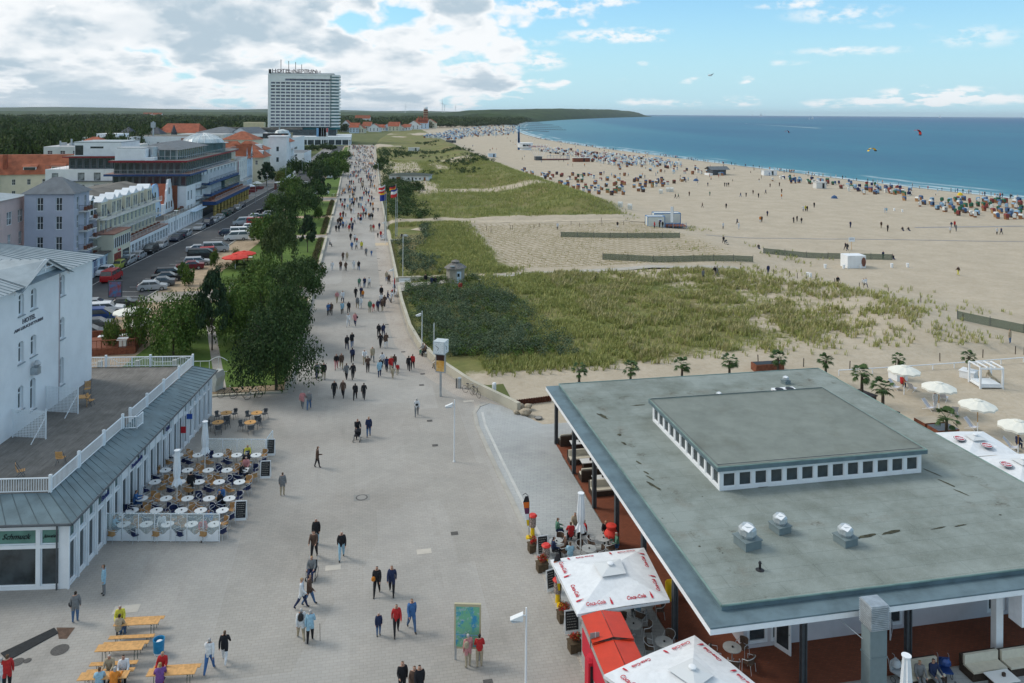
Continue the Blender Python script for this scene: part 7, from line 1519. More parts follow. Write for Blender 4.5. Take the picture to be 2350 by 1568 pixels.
# glass screens round the cafe
scr=mat('screen_glass',(.55,.72,.72),.1,trans=0.0);
ms=bpy.data.materials.new('clear_screen_glass');ms.use_nodes=True;tn=ms.node_tree;bs_=tn.nodes['Principled BSDF'];bs_.inputs['Base Color'].default_value=(.75,.85,.85,1);bs_.inputs['Alpha'].default_value=.22;bs_.inputs['Roughness'].default_value=.1
def glass_screen(pa,pb,n_,hh,lab,wave):
 t=thing('glass_screen',lab,'glass screen',(*pa,0),math.atan2(pb[1]-pa[1],pb[0]-pa[0]));L_=math.dist(pa,pb);s_=L_/n_
 for i in range(n_):
  m=MB();m.box((i*s_+.04,-.01,.1),((i+1)*s_-.04,.01,hh),ms);m.build('pane',t)
  if wave:
   m=MB();k_=14
   for j in range(k_):u_=(j+.5)/k_;m.box((i*s_+.05+u_*(s_-.1)-.028,-.035,.05),(i*s_+.05+u_*(s_-.1)+.028,-.015,.62+.16*math.cos(u_*6.28*1.0)),white)
   m.build('slat_panel',t)
 m=MB()
 for i in range(n_+1):m.tube((i*s_,0,0),(i*s_,0,hh),.03,white,n=6)
 m.tube((0,0,hh),(L_,0,hh),.03,white,n=6);m.tube((0,0,.08),(L_,0,.08),.02,white,n=6)
 for i in range(int(L_*5)):m.tube((i*.2,-.012,hh+.03),(i*.2+.1,-.012,hh+.03),.03,fas,n=4)
 m.build('frame',t)
glass_screen(P(*q5(765,1365)),P(*q5(1585,1370)),7,1.75,'clear glass wind screen with wavy white slats before the cafe tables',True);glass_screen(P(*q5(1505,765)),P(*q5(1920,768)),4,1.5,'clear glass wind screen with turquoise edge behind the cafe tables',False);glass_screen(P(*q5(1925,765)),(P(*q5(1925,765))[0]+.3,P(*q5(1925,765))[1]+1.6),1,1.5,'short glass screen pane at the rear corner of the cafe',False)
# chalk boards
def a_board(loc,rz,lab,w_=.75,hh=1.3):
 t=thing('chalk_board',lab,'sign',loc,rz,'black chalk menu boards');m=MB();m.box((-w_/2,-.03,.05),(w_/2,0,hh),lampw);m.build('frame',t).rotation_euler.x=R(-8);m=MB();m.box((-w_/2+.06,-.038,.22),(w_/2-.06,-.032,hh-.06),black);rr=random.Random(int(loc[0]*10))
 for i in range(7):
  z_=hh-.2-i*.13;x_=-w_/2+.12
  while x_<w_/2-.2:l_=.04+.08*rr.random();m.box((x_,-.041,z_),(x_+l_,-.039,z_+.035),MATS['concrete_disc']);x_+=l_+.03
 m.build('chalk_panel',t).rotation_euler.x=R(-8);m=MB();m.tube((-w_/2,.3,0),(-w_/2,0,hh*.9),.02,lampw,n=4);m.tube((w_/2,.3,0),(w_/2,0,hh*.9),.02,lampw,n=4);m.build('rear_leg',t)
a_board(at(q5,1738,1220),PSI+.1,'black chalk board beside the front cafe tables');a_board(at(q5,1917,915),PSI+.1,'black chalk board beside the middle cafe tables');a_board(at(q5,1950,750),PSI+.1,'black chalk board at the rear glass screen')
a_board(at(qk,310,620),PSI+.25,'black chalk board by the red flower box at the kiosk tables',.7,1.25);a_board(at(qk,530,1200),PSI+.2,'black chalk board left of the red kiosk roof',.8,1.2);a_board(at(qk,375,880),PSI+.5,'white framed board beside the first square parasol',.6,1.2)
# flowers in boxes, feather flags, ice machines at the kiosk
boxm=mat('planter_brown',(.085,.06,.035),.8,var=.2,vs=5);petal=leafmat('red_geranium_petals',(.45,.015,.02),(.30,.01,.015),(.6,.03,.03))
def flower_box(loc,rz,lab):
 t=thing('flower_box',lab,'flower box',loc,rz,'brown boxes of red flowers along the kiosk');m=MB();m.cbox((0,0,0),(.62,.5,.48),boxm);m.cbox((0,0,.44),(.68,.56,.05),boxm);m.build('box',t);rg=np.random.RandomState(int(loc[0]*100)%997);C=np.column_stack([rg.rand(14)*.5-.25,rg.rand(14)*.36-.18,.6+.25*rg.rand(14)])
 for nm,mt,n_ in(('flowers',petal,34),('leaves',lf,16)):V=leaf_cloud(C,np.full(14,.13),n_,.035,rg);o_=npmesh(nm,V,quads(V),mt);o_.parent=t
for i,(px,py,lb)in enumerate([(238,575,'farthest, behind the chalk board'),(303,720,'beside the gum machine'),(465,1095,'below the corner of the first square parasol'),(548,1320,'nearest, beside the kiosk chalk board')]):flower_box(at(qk,px,py),PSI+.3,'brown planter of red geraniums, '+lb)
def feather(loc,hh,lab):
 t=thing('feather_flag',lab,'banner',loc,PSI+.2,'feather flags by the kiosk');m=MB();pts=[(0,0,0),(0,0,hh*.8),(-.08,0,hh*.94),(-.25,0,hh),(-.42,0,hh*.96)];m.path(pts,.018,black,5);m.lathe((0,0,0),[(.2,0),(.2,.12)],mat('bright_yellow',(.75,.50,.01),.5),10);m.build('pole',t)
 cs=[mat('bright_yellow',(.75,.50,.01),.5),white,mat('flag_violet',(.12,.03,.08),.6),mat('flag_orange',(.65,.14,.02),.6),black]
 for k in range(5):m=MB();z0_,z1_=hh*(.28+.13*k),hh*(.28+.13*(k+1));e0,e1=.12+.07*k,.12+.07*(k+1);e1=e1 if k<4 else.26;m.poly([(-e0,-.006,z0_),(-.01,-.006,z0_),(-.01-.06*(k>3),-.006,z1_),(-e1,-.006,z1_)],cs[k]);m.poly([(-e0,.006,z0_),(-e1,.006,z1_),(-.01-.06*(k>3),.006,z1_),(-.01,.006,z0_)],cs[k]);m.build('flag_panel',t)
feather(at(qk,205,480),2.9,'feather flag at the far end of the kiosk row');feather(at(qk,440,990),3.1,'feather flag beside the first square parasol')
def gum(loc,lab):
 t=thing('gum_machine',lab,'vending machine',loc,0,'capsule machines by the kiosk');m=MB();m.lathe((0,0,0),[(.14,0),(.12,.55)],MATS['bright_yellow'],10);m.build('stand',t);m=MB();m.lathe((0,0,.55),[(.2,0),(.22,.1),(.22,.65)],mat('capsule_mix',(.25,.2,.18),.4,var=.8,vs=14),14);m.build('globe',t);m=MB();m.lathe((0,0,1.2),[(.27,0),(.29,.05),(.2,.14)],mat('bright_red',(.60,.03,.02),.4),14);m.build('lid',t)
gum(at(qk,232,455),'red lidded capsule machine beside the far feather flag');gum(at(qk,333,690),'red lidded capsule machine behind the first square parasol');gum(at(qk,420,960),'yellow footed capsule machine under the first square parasol')
# red kiosk
rk=mat('kiosk_red',(.56,.045,.018),.35,var=.06,vs=2);t=thing('red_kiosk','kiosk with bright red folding metal roof panels between the two square parasols','kiosk',(10.9,33.2,0),R(-1));m=MB();m.box((-.1,-1.2,0),(1.9,3.9,2.15),mat('kiosk_side',(.35,.33,.32),.6));m.box((-.13,-1.0,.8),(-.103,3.7,1.9),cokem);m.build('body',t)
for k in range(2):
 for j in range(2):m=MB();x_,y_=j*1.03-.12,k*2.05-.1;dz=.22 if j==0 else-.02;m.poly([(x_,y_,2.22+.1*k),(x_+1.0,y_,2.4+.1*k-(.0 if j==0 else.22)),(x_+1.0,y_+2.0,2.4+.1*k-(.0 if j==0 else.22)),(x_,y_+2.0,2.22+.1*k+(0 if j==0 else.18))]if j==0 else[(x_,y_,2.4+.1*k),(x_+1.0,y_,2.2+.1*k),(x_+1.0,y_+2.0,2.2+.1*k),(x_,y_+2.0,2.4+.1*k)],rk);m.box((x_,y_,2.1+.1*k),(x_+1.0,y_+.05,2.2+.1*k),rk);m.build('roof_panel',t)
t=thing('drinks_cooler','red drinks cooler with rounded top beside the kiosk at the bottom edge','drinks cooler',at(qk,690,1620));m=MB();m.box((-.35,-.3,0),(.35,.3,1.5),cokem);m.lathe((0,0,1.5),[(.36,0),(.30,.14),(.1,.2)],cokem,12,1,.85);m.build('case',t);m=MB();m.box((-.26,-.31,.3),(.26,-.302,1.35),black);m.build('door',t)
m=MB();x,y,z=at(qk,700,1600);m.tube((0,0,0),(0,0,2.6),.025,lampw);m.box((-.26,-.02,1.9),(.2,.0,2.6),MATS['concrete_disc']);tag(m.build('notice_post',loc=(x,y,0)),'small grey notice on a white post before the red kiosk','sign')
# kiosk tables
for i,(px,py,lb,n_)in enumerate([(515,403,'with the red jacket guests',0),(410,500,'left behind the folded parasol',2),(655,555,'right of the folded parasol',2),(762,475,'by the pavilion column',1),(987,1120,'right of the red kiosk roof',4),(1218,1255,'above the lower square parasol',3),(1085,965,'half under the first square parasol',3)]):
 x,y=P(*qk(px,py),.74);put(tbg,(x,y,0),0,'grey round kiosk table '+lb,'grey round tables at the kiosk');
 for k in range(3 if n_ else 0):a=k*2.1+i;put(cbr,(x+.72*math.cos(a),y+.72*math.sin(a),0),a-math.pi/2,'brown wicker chair %s the kiosk table %s'%(['first at','second at','third at'][k],lb),'brown wicker chairs at the kiosk')
x,y=P(*qr(368,620),.74);put(tbg,(x,y,0),0,'grey round table on the brick veranda by the open door','grey round tables at the kiosk')
for k,(dx,dy)in enumerate(((-.85,.1),(.75,.35),(-.3,-.8),(.5,-.75))):put(cbr,(x+dx,y+dy,0),math.atan2(dy,dx)-math.pi/2,'brown wicker chair %s the veranda table by the open door'%('left of','right of','front left of','front right of')[k],'brown wicker chairs at the kiosk')
# lounge benches
cush=mat('cream_cushion',(.60,.56,.46),.9,var=.06,vs=3)
def lounge(loc,rz,lab,w_=2.0):
 t=thing('lounge_bench',lab,'bench',loc,rz,'dark benches with cream cushions');m=MB();m.box((-w_/2,-.42,0),(w_/2,.45,.36),dwood);m.box((-w_/2,.3,.36),(w_/2,.48,.82),dwood);m.build('frame',t);m=MB();m.box((-w_/2+.06,-.4,.363),(w_/2-.06,.27,.46),cush);m.build('seat_cushion',t);m=MB();m.box((-w_/2+.06,.17,.463),(w_/2-.06,.297,.9),cush);m.build('back_cushion',t)
def gtable(loc,rz,lab):
 t=thing('lounge_table',lab,'table',loc,rz,'low lounge tables');m=MB();m.cbox((0,0,.55),(1.3,.8,.05),topw);m.build('table_top',t);m=MB();m.cbox((0,0,0),(1.0,.55,.55),dwood);m.build('base',t);m=MB();m.cbox((.1,0,.6),(.14,.1,.16),dwood);m.build('menu_holder',t)
lounge(at(qr,2080,800),PSI+.2,'cream cushioned dark bench right of the strollers');lounge(at(qr,2330,770),PSI+.2,'cream cushioned dark bench at the right picture edge');lounge(at(qr,1660,850),PSI+.2,'cream cushioned bench under the resting couple');gtable(at(qr,2200,905),PSI+.2,'white topped low table before the cream benches')
for i,(px,py,lb)in enumerate([(1290,1018,'farthest under the veranda'),(1312,1060,'second from the far end'),(1338,1098,'third from the far end'),(1362,1132,'nearest on the veranda')]):
 x,y=P(px,py);lounge((x+.6,y-.2,.02),0 if i%2 else R(180),'cream cushioned veranda bench, '+lb,1.8)
 if i<3:gtable((x+1.0,y-1.35,.02),0,'low table between the veranda benches, '+lb)
m=MB();x,y,z=at(qk,1130,590);m.lathe((0,0,0),[(.3,0),(.32,.8),(.3,.9)],MATS['bright_yellow'],10);tag(m.build('yellow_barrel',loc=(17.2,41.2,.02)),'yellow barrel in the shade of the pavilion veranda','barrel')
# ================================================================ beer tables
def plank_set(loc,rz,lab,benches=(1,1),long_=2.2):
 t=thing('beer_table',lab+' table','table',loc,rz,'folding beer tables');m=MB();m.box((-long_/2,-.26,.74),(long_/2,.26,.77),wood);m.build('table_top',t)
 gl_=mat('green_folding_legs',(.02,.06,.05),.5);
 for s_ in(-.75,.75):m=MB();m.path([(s_,-.22,0),(s_,-.2,.73),(s_,.2,.73),(s_,.22,0)],.015,gl_,4);m.tube((s_,0,.5),(s_-.3*s_/.75,0,.73),.012,gl_,n=4);m.build('leg',t)
 for k,s_ in enumerate((-.72,.72)):
  if not benches[k]:continue
  ca,sa=math.cos(rz),math.sin(rz);b2=thing('beer_bench',lab+(' bench in front' if k==0 else ' bench behind'),'bench',(loc[0]-s_*sa,loc[1]+s_*ca,0),rz,'folding beer benches');m=MB();m.box((-long_/2,-.13,.46),(long_/2,.13,.485),wood);m.build('seat',b2)
  for q in(-.75,.75):m=MB();m.path([(q,-.11,0),(q,-.09,.455),(q,.09,.455),(q,.11,0)],.014,gl_,4);m.build('leg',b2)
BT=[(at(q6,1190,690,.75),'farthest orange pine beer'),(at(q6,1040,910,.75),'middle empty pine beer'),(at(q6,900,1155,.75),'nearest pine beer with two couples,'),(at(q6,1490,1120,.75),'right hand pine beer beside the blue bin,')]
for(l_,lb)in BT:plank_set((l_[0],l_[1],0),PSI+R(5),lb)
# benches along the promenade
def wbench(loc,rz,lab,w_=1.8):
 t=thing('park_bench',lab,'bench',loc,rz,'white promenade benches');m=MB()
 for i in range(4):m.box((-w_/2,-.25+i*.12,.42),(w_/2,-.16+i*.12,.45),lampw)
 m.build('seat',t);m=MB()
 for i in range(4):m.box((-w_/2,.24+i*.03,.5+i*.1),(w_/2,.26+i*.03,.58+i*.1),lampw)
 m.build('backrest',t)
 for s_ in(-w_/2+.2,w_/2-.2):m=MB();m.tube((s_,-.2,0),(s_,-.2,.42),.025,steel,n=5);m.tube((s_,.2,0),(s_,.33,.85),.025,steel,n=5);m.build('leg',t)
BEN=[((8.05,82.8,0),R(-70)),((7.0,87.6,0),R(-72)),((5.2,116.6,0),R(-88)),((5.1,168,0),R(-90)),((9.4,168.5,.03),R(-20)),((7.2,124.2,.0),R(10))]
for i,(l_,a)in enumerate(BEN):wbench((l_[0]+(.3 if i<2 else 0),l_[1],l_[2]),a,['white bench left of the clock post against the sea wall','white bench under the lamp against the sea wall','white bench on the right edge near the dune path','white bench by the promenade edge at the flags','white bench inside the flag bay','white bench on the forecourt of the octagonal hut'][i])
# bicycles
bikef=[mat('bike_black',(.02,.02,.025),.4),mat('bike_silver',(.45,.47,.48),.35,.5),mat('bike_red',(.35,.02,.02),.4),mat('bike_blue',(.03,.08,.25),.4)]
def bike(loc,rz,k,lab,grp='parked bicycles'):
 f_=bikef[k%4];t=thing('bicycle',lab,'bicycle',loc,rz,grp)
 for s_ in(-.53,.53):
  m=MB();m.path([(s_+.33*math.cos(a*math.pi/8),0,.34+.33*math.sin(a*math.pi/8))for a in range(16)],.018,black,4,True)
  for a in range(6):m.tube((s_,0,.34),(s_+.31*math.cos(a),0,.34+.31*math.sin(a)),.005,steel,n=3,cap=False)
  m.build('wheel',t)
 m=MB()
 for p,q in(((-.53,0,.34),(-.15,0,.36)),((-.15,0,.36),(-.25,0,.85)),((-.53,0,.34),(-.22,0,.72)),((-.15,0,.36),(.36,0,.82)),((-.22,0,.75),(.34,0,.88)),((.53,0,.34),(.33,0,.98))):m.tube(p,q,.017,f_,n=5)
 m.build('frame',t);m=MB();m.cbox((-.26,0,.86),(.24,.12,.06),black);m.build('saddle',t);m=MB();m.path([(.2,-.28,1.02),(.32,0,1.0),(.2,.28,1.02)],.015,steel,5);m.build('handlebar',t)
x,y,z=at(q8,740,1020);bike((x+.1,y+.3,0),R(-40),0,'black bicycle with front wheel left, leaning on the sea wall');x,y,z=at(q8,790,1040);bike((x,y+.1,0),R(-62),0,'black bicycle with basket, right one leaning on the sea wall')
for i,(px,py,lb)in enumerate([(1640,325,'black bicycle leftmost before the lawn corner'),(1730,330,'dark bicycle in the middle before the lawn corner'),(1830,335,'silver bicycle rightmost before the lawn corner')]):bike(at(q5,px,py),R(8+4*i),(0,0,1)[i],lb)
for i in range(16):x,y=P(548+i*10-(90 if i>8 else 0)-(18 if i>8 else 0),663+(i%3)*2+(0 if i<=8 else 3));bike((x,y,0),R(60+rnd.uniform(-12,12)),i,['black','silver','red','blue'][i%4]+' bicycle in the '+('left' if i>8 else 'right')+' rack on the crossing path','bicycles in the park racks')
for i in range(7):x,y=P(762+i*4,452-i*.4);bike((x+.0,y,0),R(70),i,'bicycle in the distant rack beyond the lawn, '+['black','silver','red','blue'][i%4],'bicycles in the distant rack')
bike(at(q8,822,125,0),R(70),0,'dark bicycle leaning by the dune path right of the hut')
# ================================================================ cars
paint=lambda n,c,me=.3:mat('car_'+n,c,.28,me,spec=.6,var=.03,vs=1)
PC=dict(silver=paint('silver',(.42,.44,.46)),white=paint('white',(.70,.71,.72),0),black=paint('black',(.015,.016,.018)),dark=paint('dark_blue',(.02,.03,.06)),grey=paint('grey',(.13,.14,.15)),red=paint('red',(.42,.012,.015),0),maroon=paint('maroon',(.16,.012,.02)),blue=paint('blue',(.02,.06,.22)),lime=paint('lime',(.38,.42,.06)),green=paint('green',(.03,.08,.06)),pink=paint('pink',(.5,.2,.22)))
tyre=mat('tyre',(.02,.02,.02),.9);rimm=mat('wheel_rim',(.38,.39,.4),.3,.6);lampc=mat('headlamp',(.7,.72,.74),.15,spec=.8);taill=mat('tail_lamp',(.4,.01,.01),.3)
def car_mesh(prof,L_,W_,name,mt,inset=.09):
 """a closed hull swept across the width from a side profile [(x, z)...]; the cabin narrows towards the roof"""
 bm=bmesh.new();zmax=max(z for _,z in prof);rows_=[]
 for s_ in(-1,-.93,0,.93,1):
  r_=[]
  for x,z in prof:
   q=1-inset*max(0,(z-.85)/(zmax-.85))*1.6 if zmax>.9 else 1;yy_=s_*W_/2*q;dz=-.03 if abs(s_)==1 else 0;r_.append(bm.verts.new((x*(1 if abs(s_)<1 else.985),yy_,z+dz*(z>.5))))
  rows_.append(r_)
 n_=len(prof)
 for a,b_ in zip(rows_,rows_[1:]):
  for i in range(n_):bm.faces.new((a[i],a[(i+1)%n_],b_[(i+1)%n_],b_[i]))
 bm.faces.new(rows_[0][::-1]);bm.faces.new(rows_[-1]);bmesh.ops.recalc_face_normals(bm,faces=bm.faces);me=bpy.data.meshes.new(name);bm.to_mesh(me);bm.free();me.materials.append(mt);o_=bpy.data.objects.new(name,me);col.objects.link(o_);return o_
KINDS={ # body side profile, window band polygons (x,z), length, width
'hatchback':([(-2.0,.25),(2.05,.25),(2.1,.6),(1.95,.82),(1.1,.98),(.45,1.42),(-1.35,1.46),(-1.95,1.0),(-2.08,.7)],[[(.95,.98),(.42,1.36),(-1.25,1.39),(-1.7,1.0)]],1.72),
'estate':([(-2.2,.25),(2.25,.25),(2.3,.6),(2.15,.80),(1.2,.95),(.55,1.42),(-1.9,1.45),(-2.2,1.0),(-2.28,.7)],[[(1.05,.96),(.5,1.36),(-1.8,1.38),(-2.0,1.0)]],1.76),
'saloon':([(-2.25,.25),(2.25,.25),(2.3,.6),(2.15,.80),(1.15,.93),(.4,1.38),(-.9,1.40),(-1.5,1.02),(-2.25,.96),(-2.32,.6)],[[(1.0,.95),(.38,1.32),(-.85,1.33),(-1.35,1.0)]],1.78),
'offroader':([(-2.2,.35),(2.2,.35),(2.28,.75),(2.1,1.05),(1.15,1.15),(.55,1.68),(-1.95,1.70),(-2.22,1.15),(-2.28,.8)],[[(1.0,1.16),(.5,1.6),(-1.85,1.62),(-2.05,1.18)]],1.85),
'van':([(-2.4,.3),(2.3,.3),(2.42,.7),(2.3,1.05),(1.75,1.22),(1.0,1.90),(-2.3,1.95),(-2.45,1.1),(-2.45,.6)],[[(1.6,1.22),(.95,1.78),(-2.2,1.8),(-2.3,1.25)]],1.88)}
def car_proto(kind):
 prof,wins,W_=KINDS[kind];t=thing('parked_car',kind,'car');L_=prof[1][0];car_mesh(prof,L_,W_,'body',PC['silver']).parent=t;zmx=max(z for _,z in prof)
 w_=wins[0];q=lambda z:(1-.09*max(0,(z-.85)/(zmx-.85))*1.6)*W_/2+.004
 for s_ in(-1,1):
  m=MB();pts=[(x,s_*q(z),z)for x,z in w_];xm=(w_[0][0]+w_[3][0])/2;
  for a,b_ in((0.02,.48),(.52,.98)):
   lo=[w_[0][0]+(w_[3][0]-w_[0][0])*f for f in(a,b_)];hi=[w_[1][0]+(w_[2][0]-w_[1][0])*f for f in(a,b_)];z0_,z1_=w_[0][1]+.02,w_[1][1];P4=[(lo[0],s_*q(z0_),z0_),(lo[1],s_*q(z0_),z0_),(hi[1],s_*q(z1_),z1_),(hi[0],s_*q(z1_),z1_)];m.poly(P4 if s_<0 else P4[::-1],glass)
  m.build('side_window',t)
 fx0,fx1=[p for p in prof if p[0]>.3 and p[1]>.9][0],[p for p in prof if p[0]>.3 and p[1]>.9][-1]
 n_=Vector((fx1[1]-fx0[1],0,fx0[0]-fx1[0])).normalized()*.012;m=MB();a,b_=Vector((fx0[0],0,fx0[1])),Vector((fx1[0],0,fx1[1]));p,r_=a.lerp(b_,.06)+n_,a.lerp(b_,.92)+n_;m.poly([(p.x,-q(p.z)*.94,p.z),(p.x,q(p.z)*.94,p.z),(r_.x,q(r_.z)*.92,r_.z),(r_.x,-q(r_.z)*.92,r_.z)],glass);m.build('windscreen',t)
 bk=[p for p in prof if p[0]<-.8 and p[1]>.95];a,b_=Vector((bk[0][0],0,bk[0][1])),Vector((bk[1][0],0,bk[1][1]));n_=Vector((-(a.z-b_.z),0,(a.x-b_.x)*-1)).normalized()*.012;n_=Vector((-abs(n_.x),0,abs(n_.z)));p,r_=a.lerp(b_,.1)+n_,a.lerp(b_,.85)+n_;m=MB();m.poly([(p.x,-q(p.z)*.9,p.z),(r_.x,-q(r_.z)*.92,r_.z),(r_.x,q(r_.z)*.92,r_.z),(p.x,q(p.z)*.9,p.z)][::-1],glass);m.build('rear_window',t)
 wr=.31 if kind!='offroader' else.36
 for x in(L_*.66,-L_*.64):
  for s_ in(-1,1):m=MB();m.tube((0,s_*.10,0),(0,-s_*.10,0),wr,tyre,n=16);o_=m.build('wheel',t);o_.location=(x,s_*(W_/2-.08),wr);m=MB();m.tube((0,s_*.108,0),(0,s_*.09,0),wr*.62,rimm,n=12);m.build('rim',o_)
 hz=prof[2][1]+.04
 for s_ in(-1,1):m=MB();m.box((prof[2][0]-.12,s_*W_*.28-.0,hz-.08),(prof[2][0]-.02,s_*W_*.46,hz+.08),lampc);m.build('headlight',t);m=MB();m.box((prof[-1][0]-.0,s_*W_*.34,prof[-1][1]),(prof[-1][0]+.07,s_*W_*.47,prof[-1][1]+.2),taill);m.build('tail_light',t)
 return snapshot(t)
CARP={k:car_proto(k)for k in KINDS}
def car(x,y,rz,kind,c_,where):
 sn=CARP[kind];lab='%s %s %s'%({'dark':'dark blue'}.get(c_,c_),kind,where)
 if id(sn)not in used:
  used.add(id(sn));o_=sn[0];o_.location=(x,y,-.005);o_.rotation_euler.z=rz;o_['label']=lab;o_['group']='cars parked along the street'
  for ch in sn[1]:
   if ch[0].name.startswith('body'):recolour(ch[0],{'car_silver':PC[c_]})
  return o_
 return dup(sn,(x,y,-.005),rz,label=lab,group='cars parked along the street',swap={'car_silver':PC[c_]})
SR=R(90)-SA # heading along the street towards the distance
left_row=[(q3,1075,335,'van','red'),(q3,1240,270,'hatchback','white'),(q3,1262,190,'hatchback','black'),(q3,1355,215,'hatchback','lime'),(q3,1465,170,'estate','silver'),(q3,1565,120,'hatchback','silver'),(qc,1430,1400,'offroader','black'),(qc,1510,1360,'hatchback','silver'),(qc,1620,1300,'saloon','dark'),(qc,1690,1265,'hatchback','silver'),(qc,1752,1272,'estate','dark'),(qc,1800,1212,'saloon','silver'),(qc,1865,1180,'offroader','dark'),(qc,1925,1155,'hatchback','silver'),(qc,1975,1130,'saloon','silver'),(qc,2035,1098,'offroader','green'),(qc,2090,1075,'hatchback','black'),(qc,2140,1050,'saloon','silver'),(qc,2190,1028,'hatchback','dark')]
LM=['nearest by the red van corner','behind the red van','half hidden behind the lime car','before the cream hotel bay','before the cream hotel door','level with the cream hotel terrace','below the end of the cream hotel','before the low white arcade','below the curly gables','second below the curly gables','third below the curly gables','before the first yellow columns','before the middle yellow columns','behind the middle yellow columns','before the last yellow columns','beside the hotel podium end','just past the hotel podium','near the street plants','last before the open street']
for i,(c_,px,py,kd,cc)in enumerate(left_row):
 x,y=P(*c_(px,py),.3);xk=pl(y,KL)+2.35;car(xk if i>0 else x,y,SR+math.pi if i%5 else SR,kd,cc,'parked along the house side kerb, '+LM[i])
right_row=[(q3,1470,425,'hatchback','silver'),(q3,1535,385,'saloon','grey'),(q3,1610,335,'saloon','black'),(q3,1640,292,'estate','black'),(q3,1830,225,'saloon','maroon'),(q3,1900,185,'estate','silver'),(q3,1945,130,'van','black'),(q3,1960,88,'estate','red'),(qc,1785,1395,'van','silver'),(qc,1640,1395,'saloon','silver'),(qc,1950,1300,'van','white'),(qc,1995,1262,'van','white'),(qc,1890,1260,'hatchback','dark'),(qc,2115,1245,'saloon','grey'),(qc,2090,1215,'estate','white'),(qc,2125,1180,'van','red'),(qc,2010,1178,'van','silver'),(qc,2120,1128,'hatchback','silver'),(qc,2200,1135,'estate','green'),(qc,2190,1075,'saloon','black'),(qc,2235,1105,'hatchback','white'),(q3,905,600,'saloon','silver'),(q3,1150,598,'saloon','black'),(q3,1020,640,'estate','white'),(q3,915,735,'van','blue'),(q3,880,800,'saloon','grey'),(q3,845,872,'saloon','black')]
RM=['nearest beyond the crossing path','second beyond the crossing path','third beyond the crossing path','fourth beyond the crossing path','beside the brown lawn corner','behind the maroon car','between the silver estate and red car','behind the black van','by the red parasols','across from the silver van','before two other vans','second of two white vans','left of the white vans','at the lawn corner behind the vans','behind the white vans','under the dark trees','farther along the row','behind the red van','half under the dark tree','far end under the trees','last under the dark tree','nearest the hotel corner with dark roof','left of the cream parasols','behind the blue van','behind the white hotel corner','below the blue van','lowest beside the white hotel']
for i,(c_,px,py,kd,cc)in enumerate(right_row):
 x,y=P(*c_(px,py),.3);car(x,y,R(8)+(math.pi if i%3==1 else 0),kd,cc,'parked across the bay, '+RM[i])
for i,(px,py,kd,cc,lb)in enumerate([(q2(500,1385)[0],q2(500,1385)[1],'hatchback','pink','driving on the open street past the conifer'),(*q2(640,1355),'hatchback','white','beside the wide black-green pine'),(*q2(885,1280),'van','white','seen under the park trees'),(*q2(810,1030),'saloon','dark','at the far street bend, nearer'),(*q2(770,1060),'saloon','grey','at the far street bend, left'),(*q2(800,1450),'van','white','half hidden on the park crossing path')]):x,y=P(px,py,0);car(x,y,SR if i<5 else 0,kd,cc,lb)
# street furniture on the house side
for i,(px,py)in enumerate([(q2(240,1450)),(q2(430,1330)),(q2(560,1230)),(q2(600,1240)),(qc(1452,1310)),(qc(2110,1010))]):
 x,y=P(px,py);t=thing('street_light','grey street light with flat head, '+['by the pavement cafe','by the white street fence','near the far crossing','beyond the far crossing','before the low white arcade','before the yellow columns'][i],'street lamp',(x,y,0),0,'grey street lights on the house side');m=MB();m.tube((0,0,0),(0,0,6),.06,steel);m.build('pole',t);m=MB();m.lathe((0,0,6),[(.15,0),(.45,.1),(.45,.16)],white,10);m.build('lamp_head',t)
x,y=P(*q3(1110,540));t=thing('poster_stand','framed blue and red poster stand between the parked cars','poster',(x,y,0),R(-5));m=MB();m.box((-.95,-.08,.35),(.95,.08,2.75),dsteel);m.build('frame',t);m=MB();m.box((-.82,-.095,.5),(.82,-.083,2.6),mat('poster_blue',(.05,.22,.42),.4,c2=(.35,.05,.03),vs=1.3));m.build('poster',t)
x,y=P(*q2(345,1395));t=thing('bus_shelter','dark red and glass bus shelter by the conifer','shelter',(x,y,0),-SA);m=MB();m.box((-.8,-2.5,2.3),(1.2,2.5,2.45),steel);m.build('roof',t);m=MB();m.box((-.7,-2.4,0),(-.6,2.4,2.3),MATS['shop_red_interior']);m.build('back_wall',t);m=MB();m.tube((1,-2.4,0),(1,-2.4,2.3),.06,steel);m.tube((1,2.4,0),(1,2.4,2.3),.06,steel);m.build('post',t)
x0,y0=P(*q2(400,1360));x1,y1=P(*q2(525,1260));m=MB();railing(m,[(x0,y0),(x1,y1)],0,2.2,MATS['white_paint'],.8,.12,4,.1);tag(m.build('street_fence'),'white and blue street fence with arched panels beyond the conifer','fence')
for i in range(5):
 px,py=536+i*16,462-i*7;x,y=P(px,py);t=thing('cafe_awning','dark red pavement cafe with parasols, '+['nearest part','second part','middle part','fourth part','farthest part'][i],'cafe terrace',(x-1.5,y,0),-SA,'pavement cafe beyond the modern hotel');m=MB();m.box((-2,-2.4,0),(2,2.4,.75),mat('dark_red_awning',(.16,.03,.03),.8,var=.6,vs=2));m.build('windbreak',t);m=MB();m.lathe((0,0,2.0),[(2.0,0),(1.0,.5),(.1,.8)],[white,MATS['parasol_cream'],fr_][i%3],8);m.tube((0,0,0),(0,0,2.7),.05,white);m.build('parasol',t)
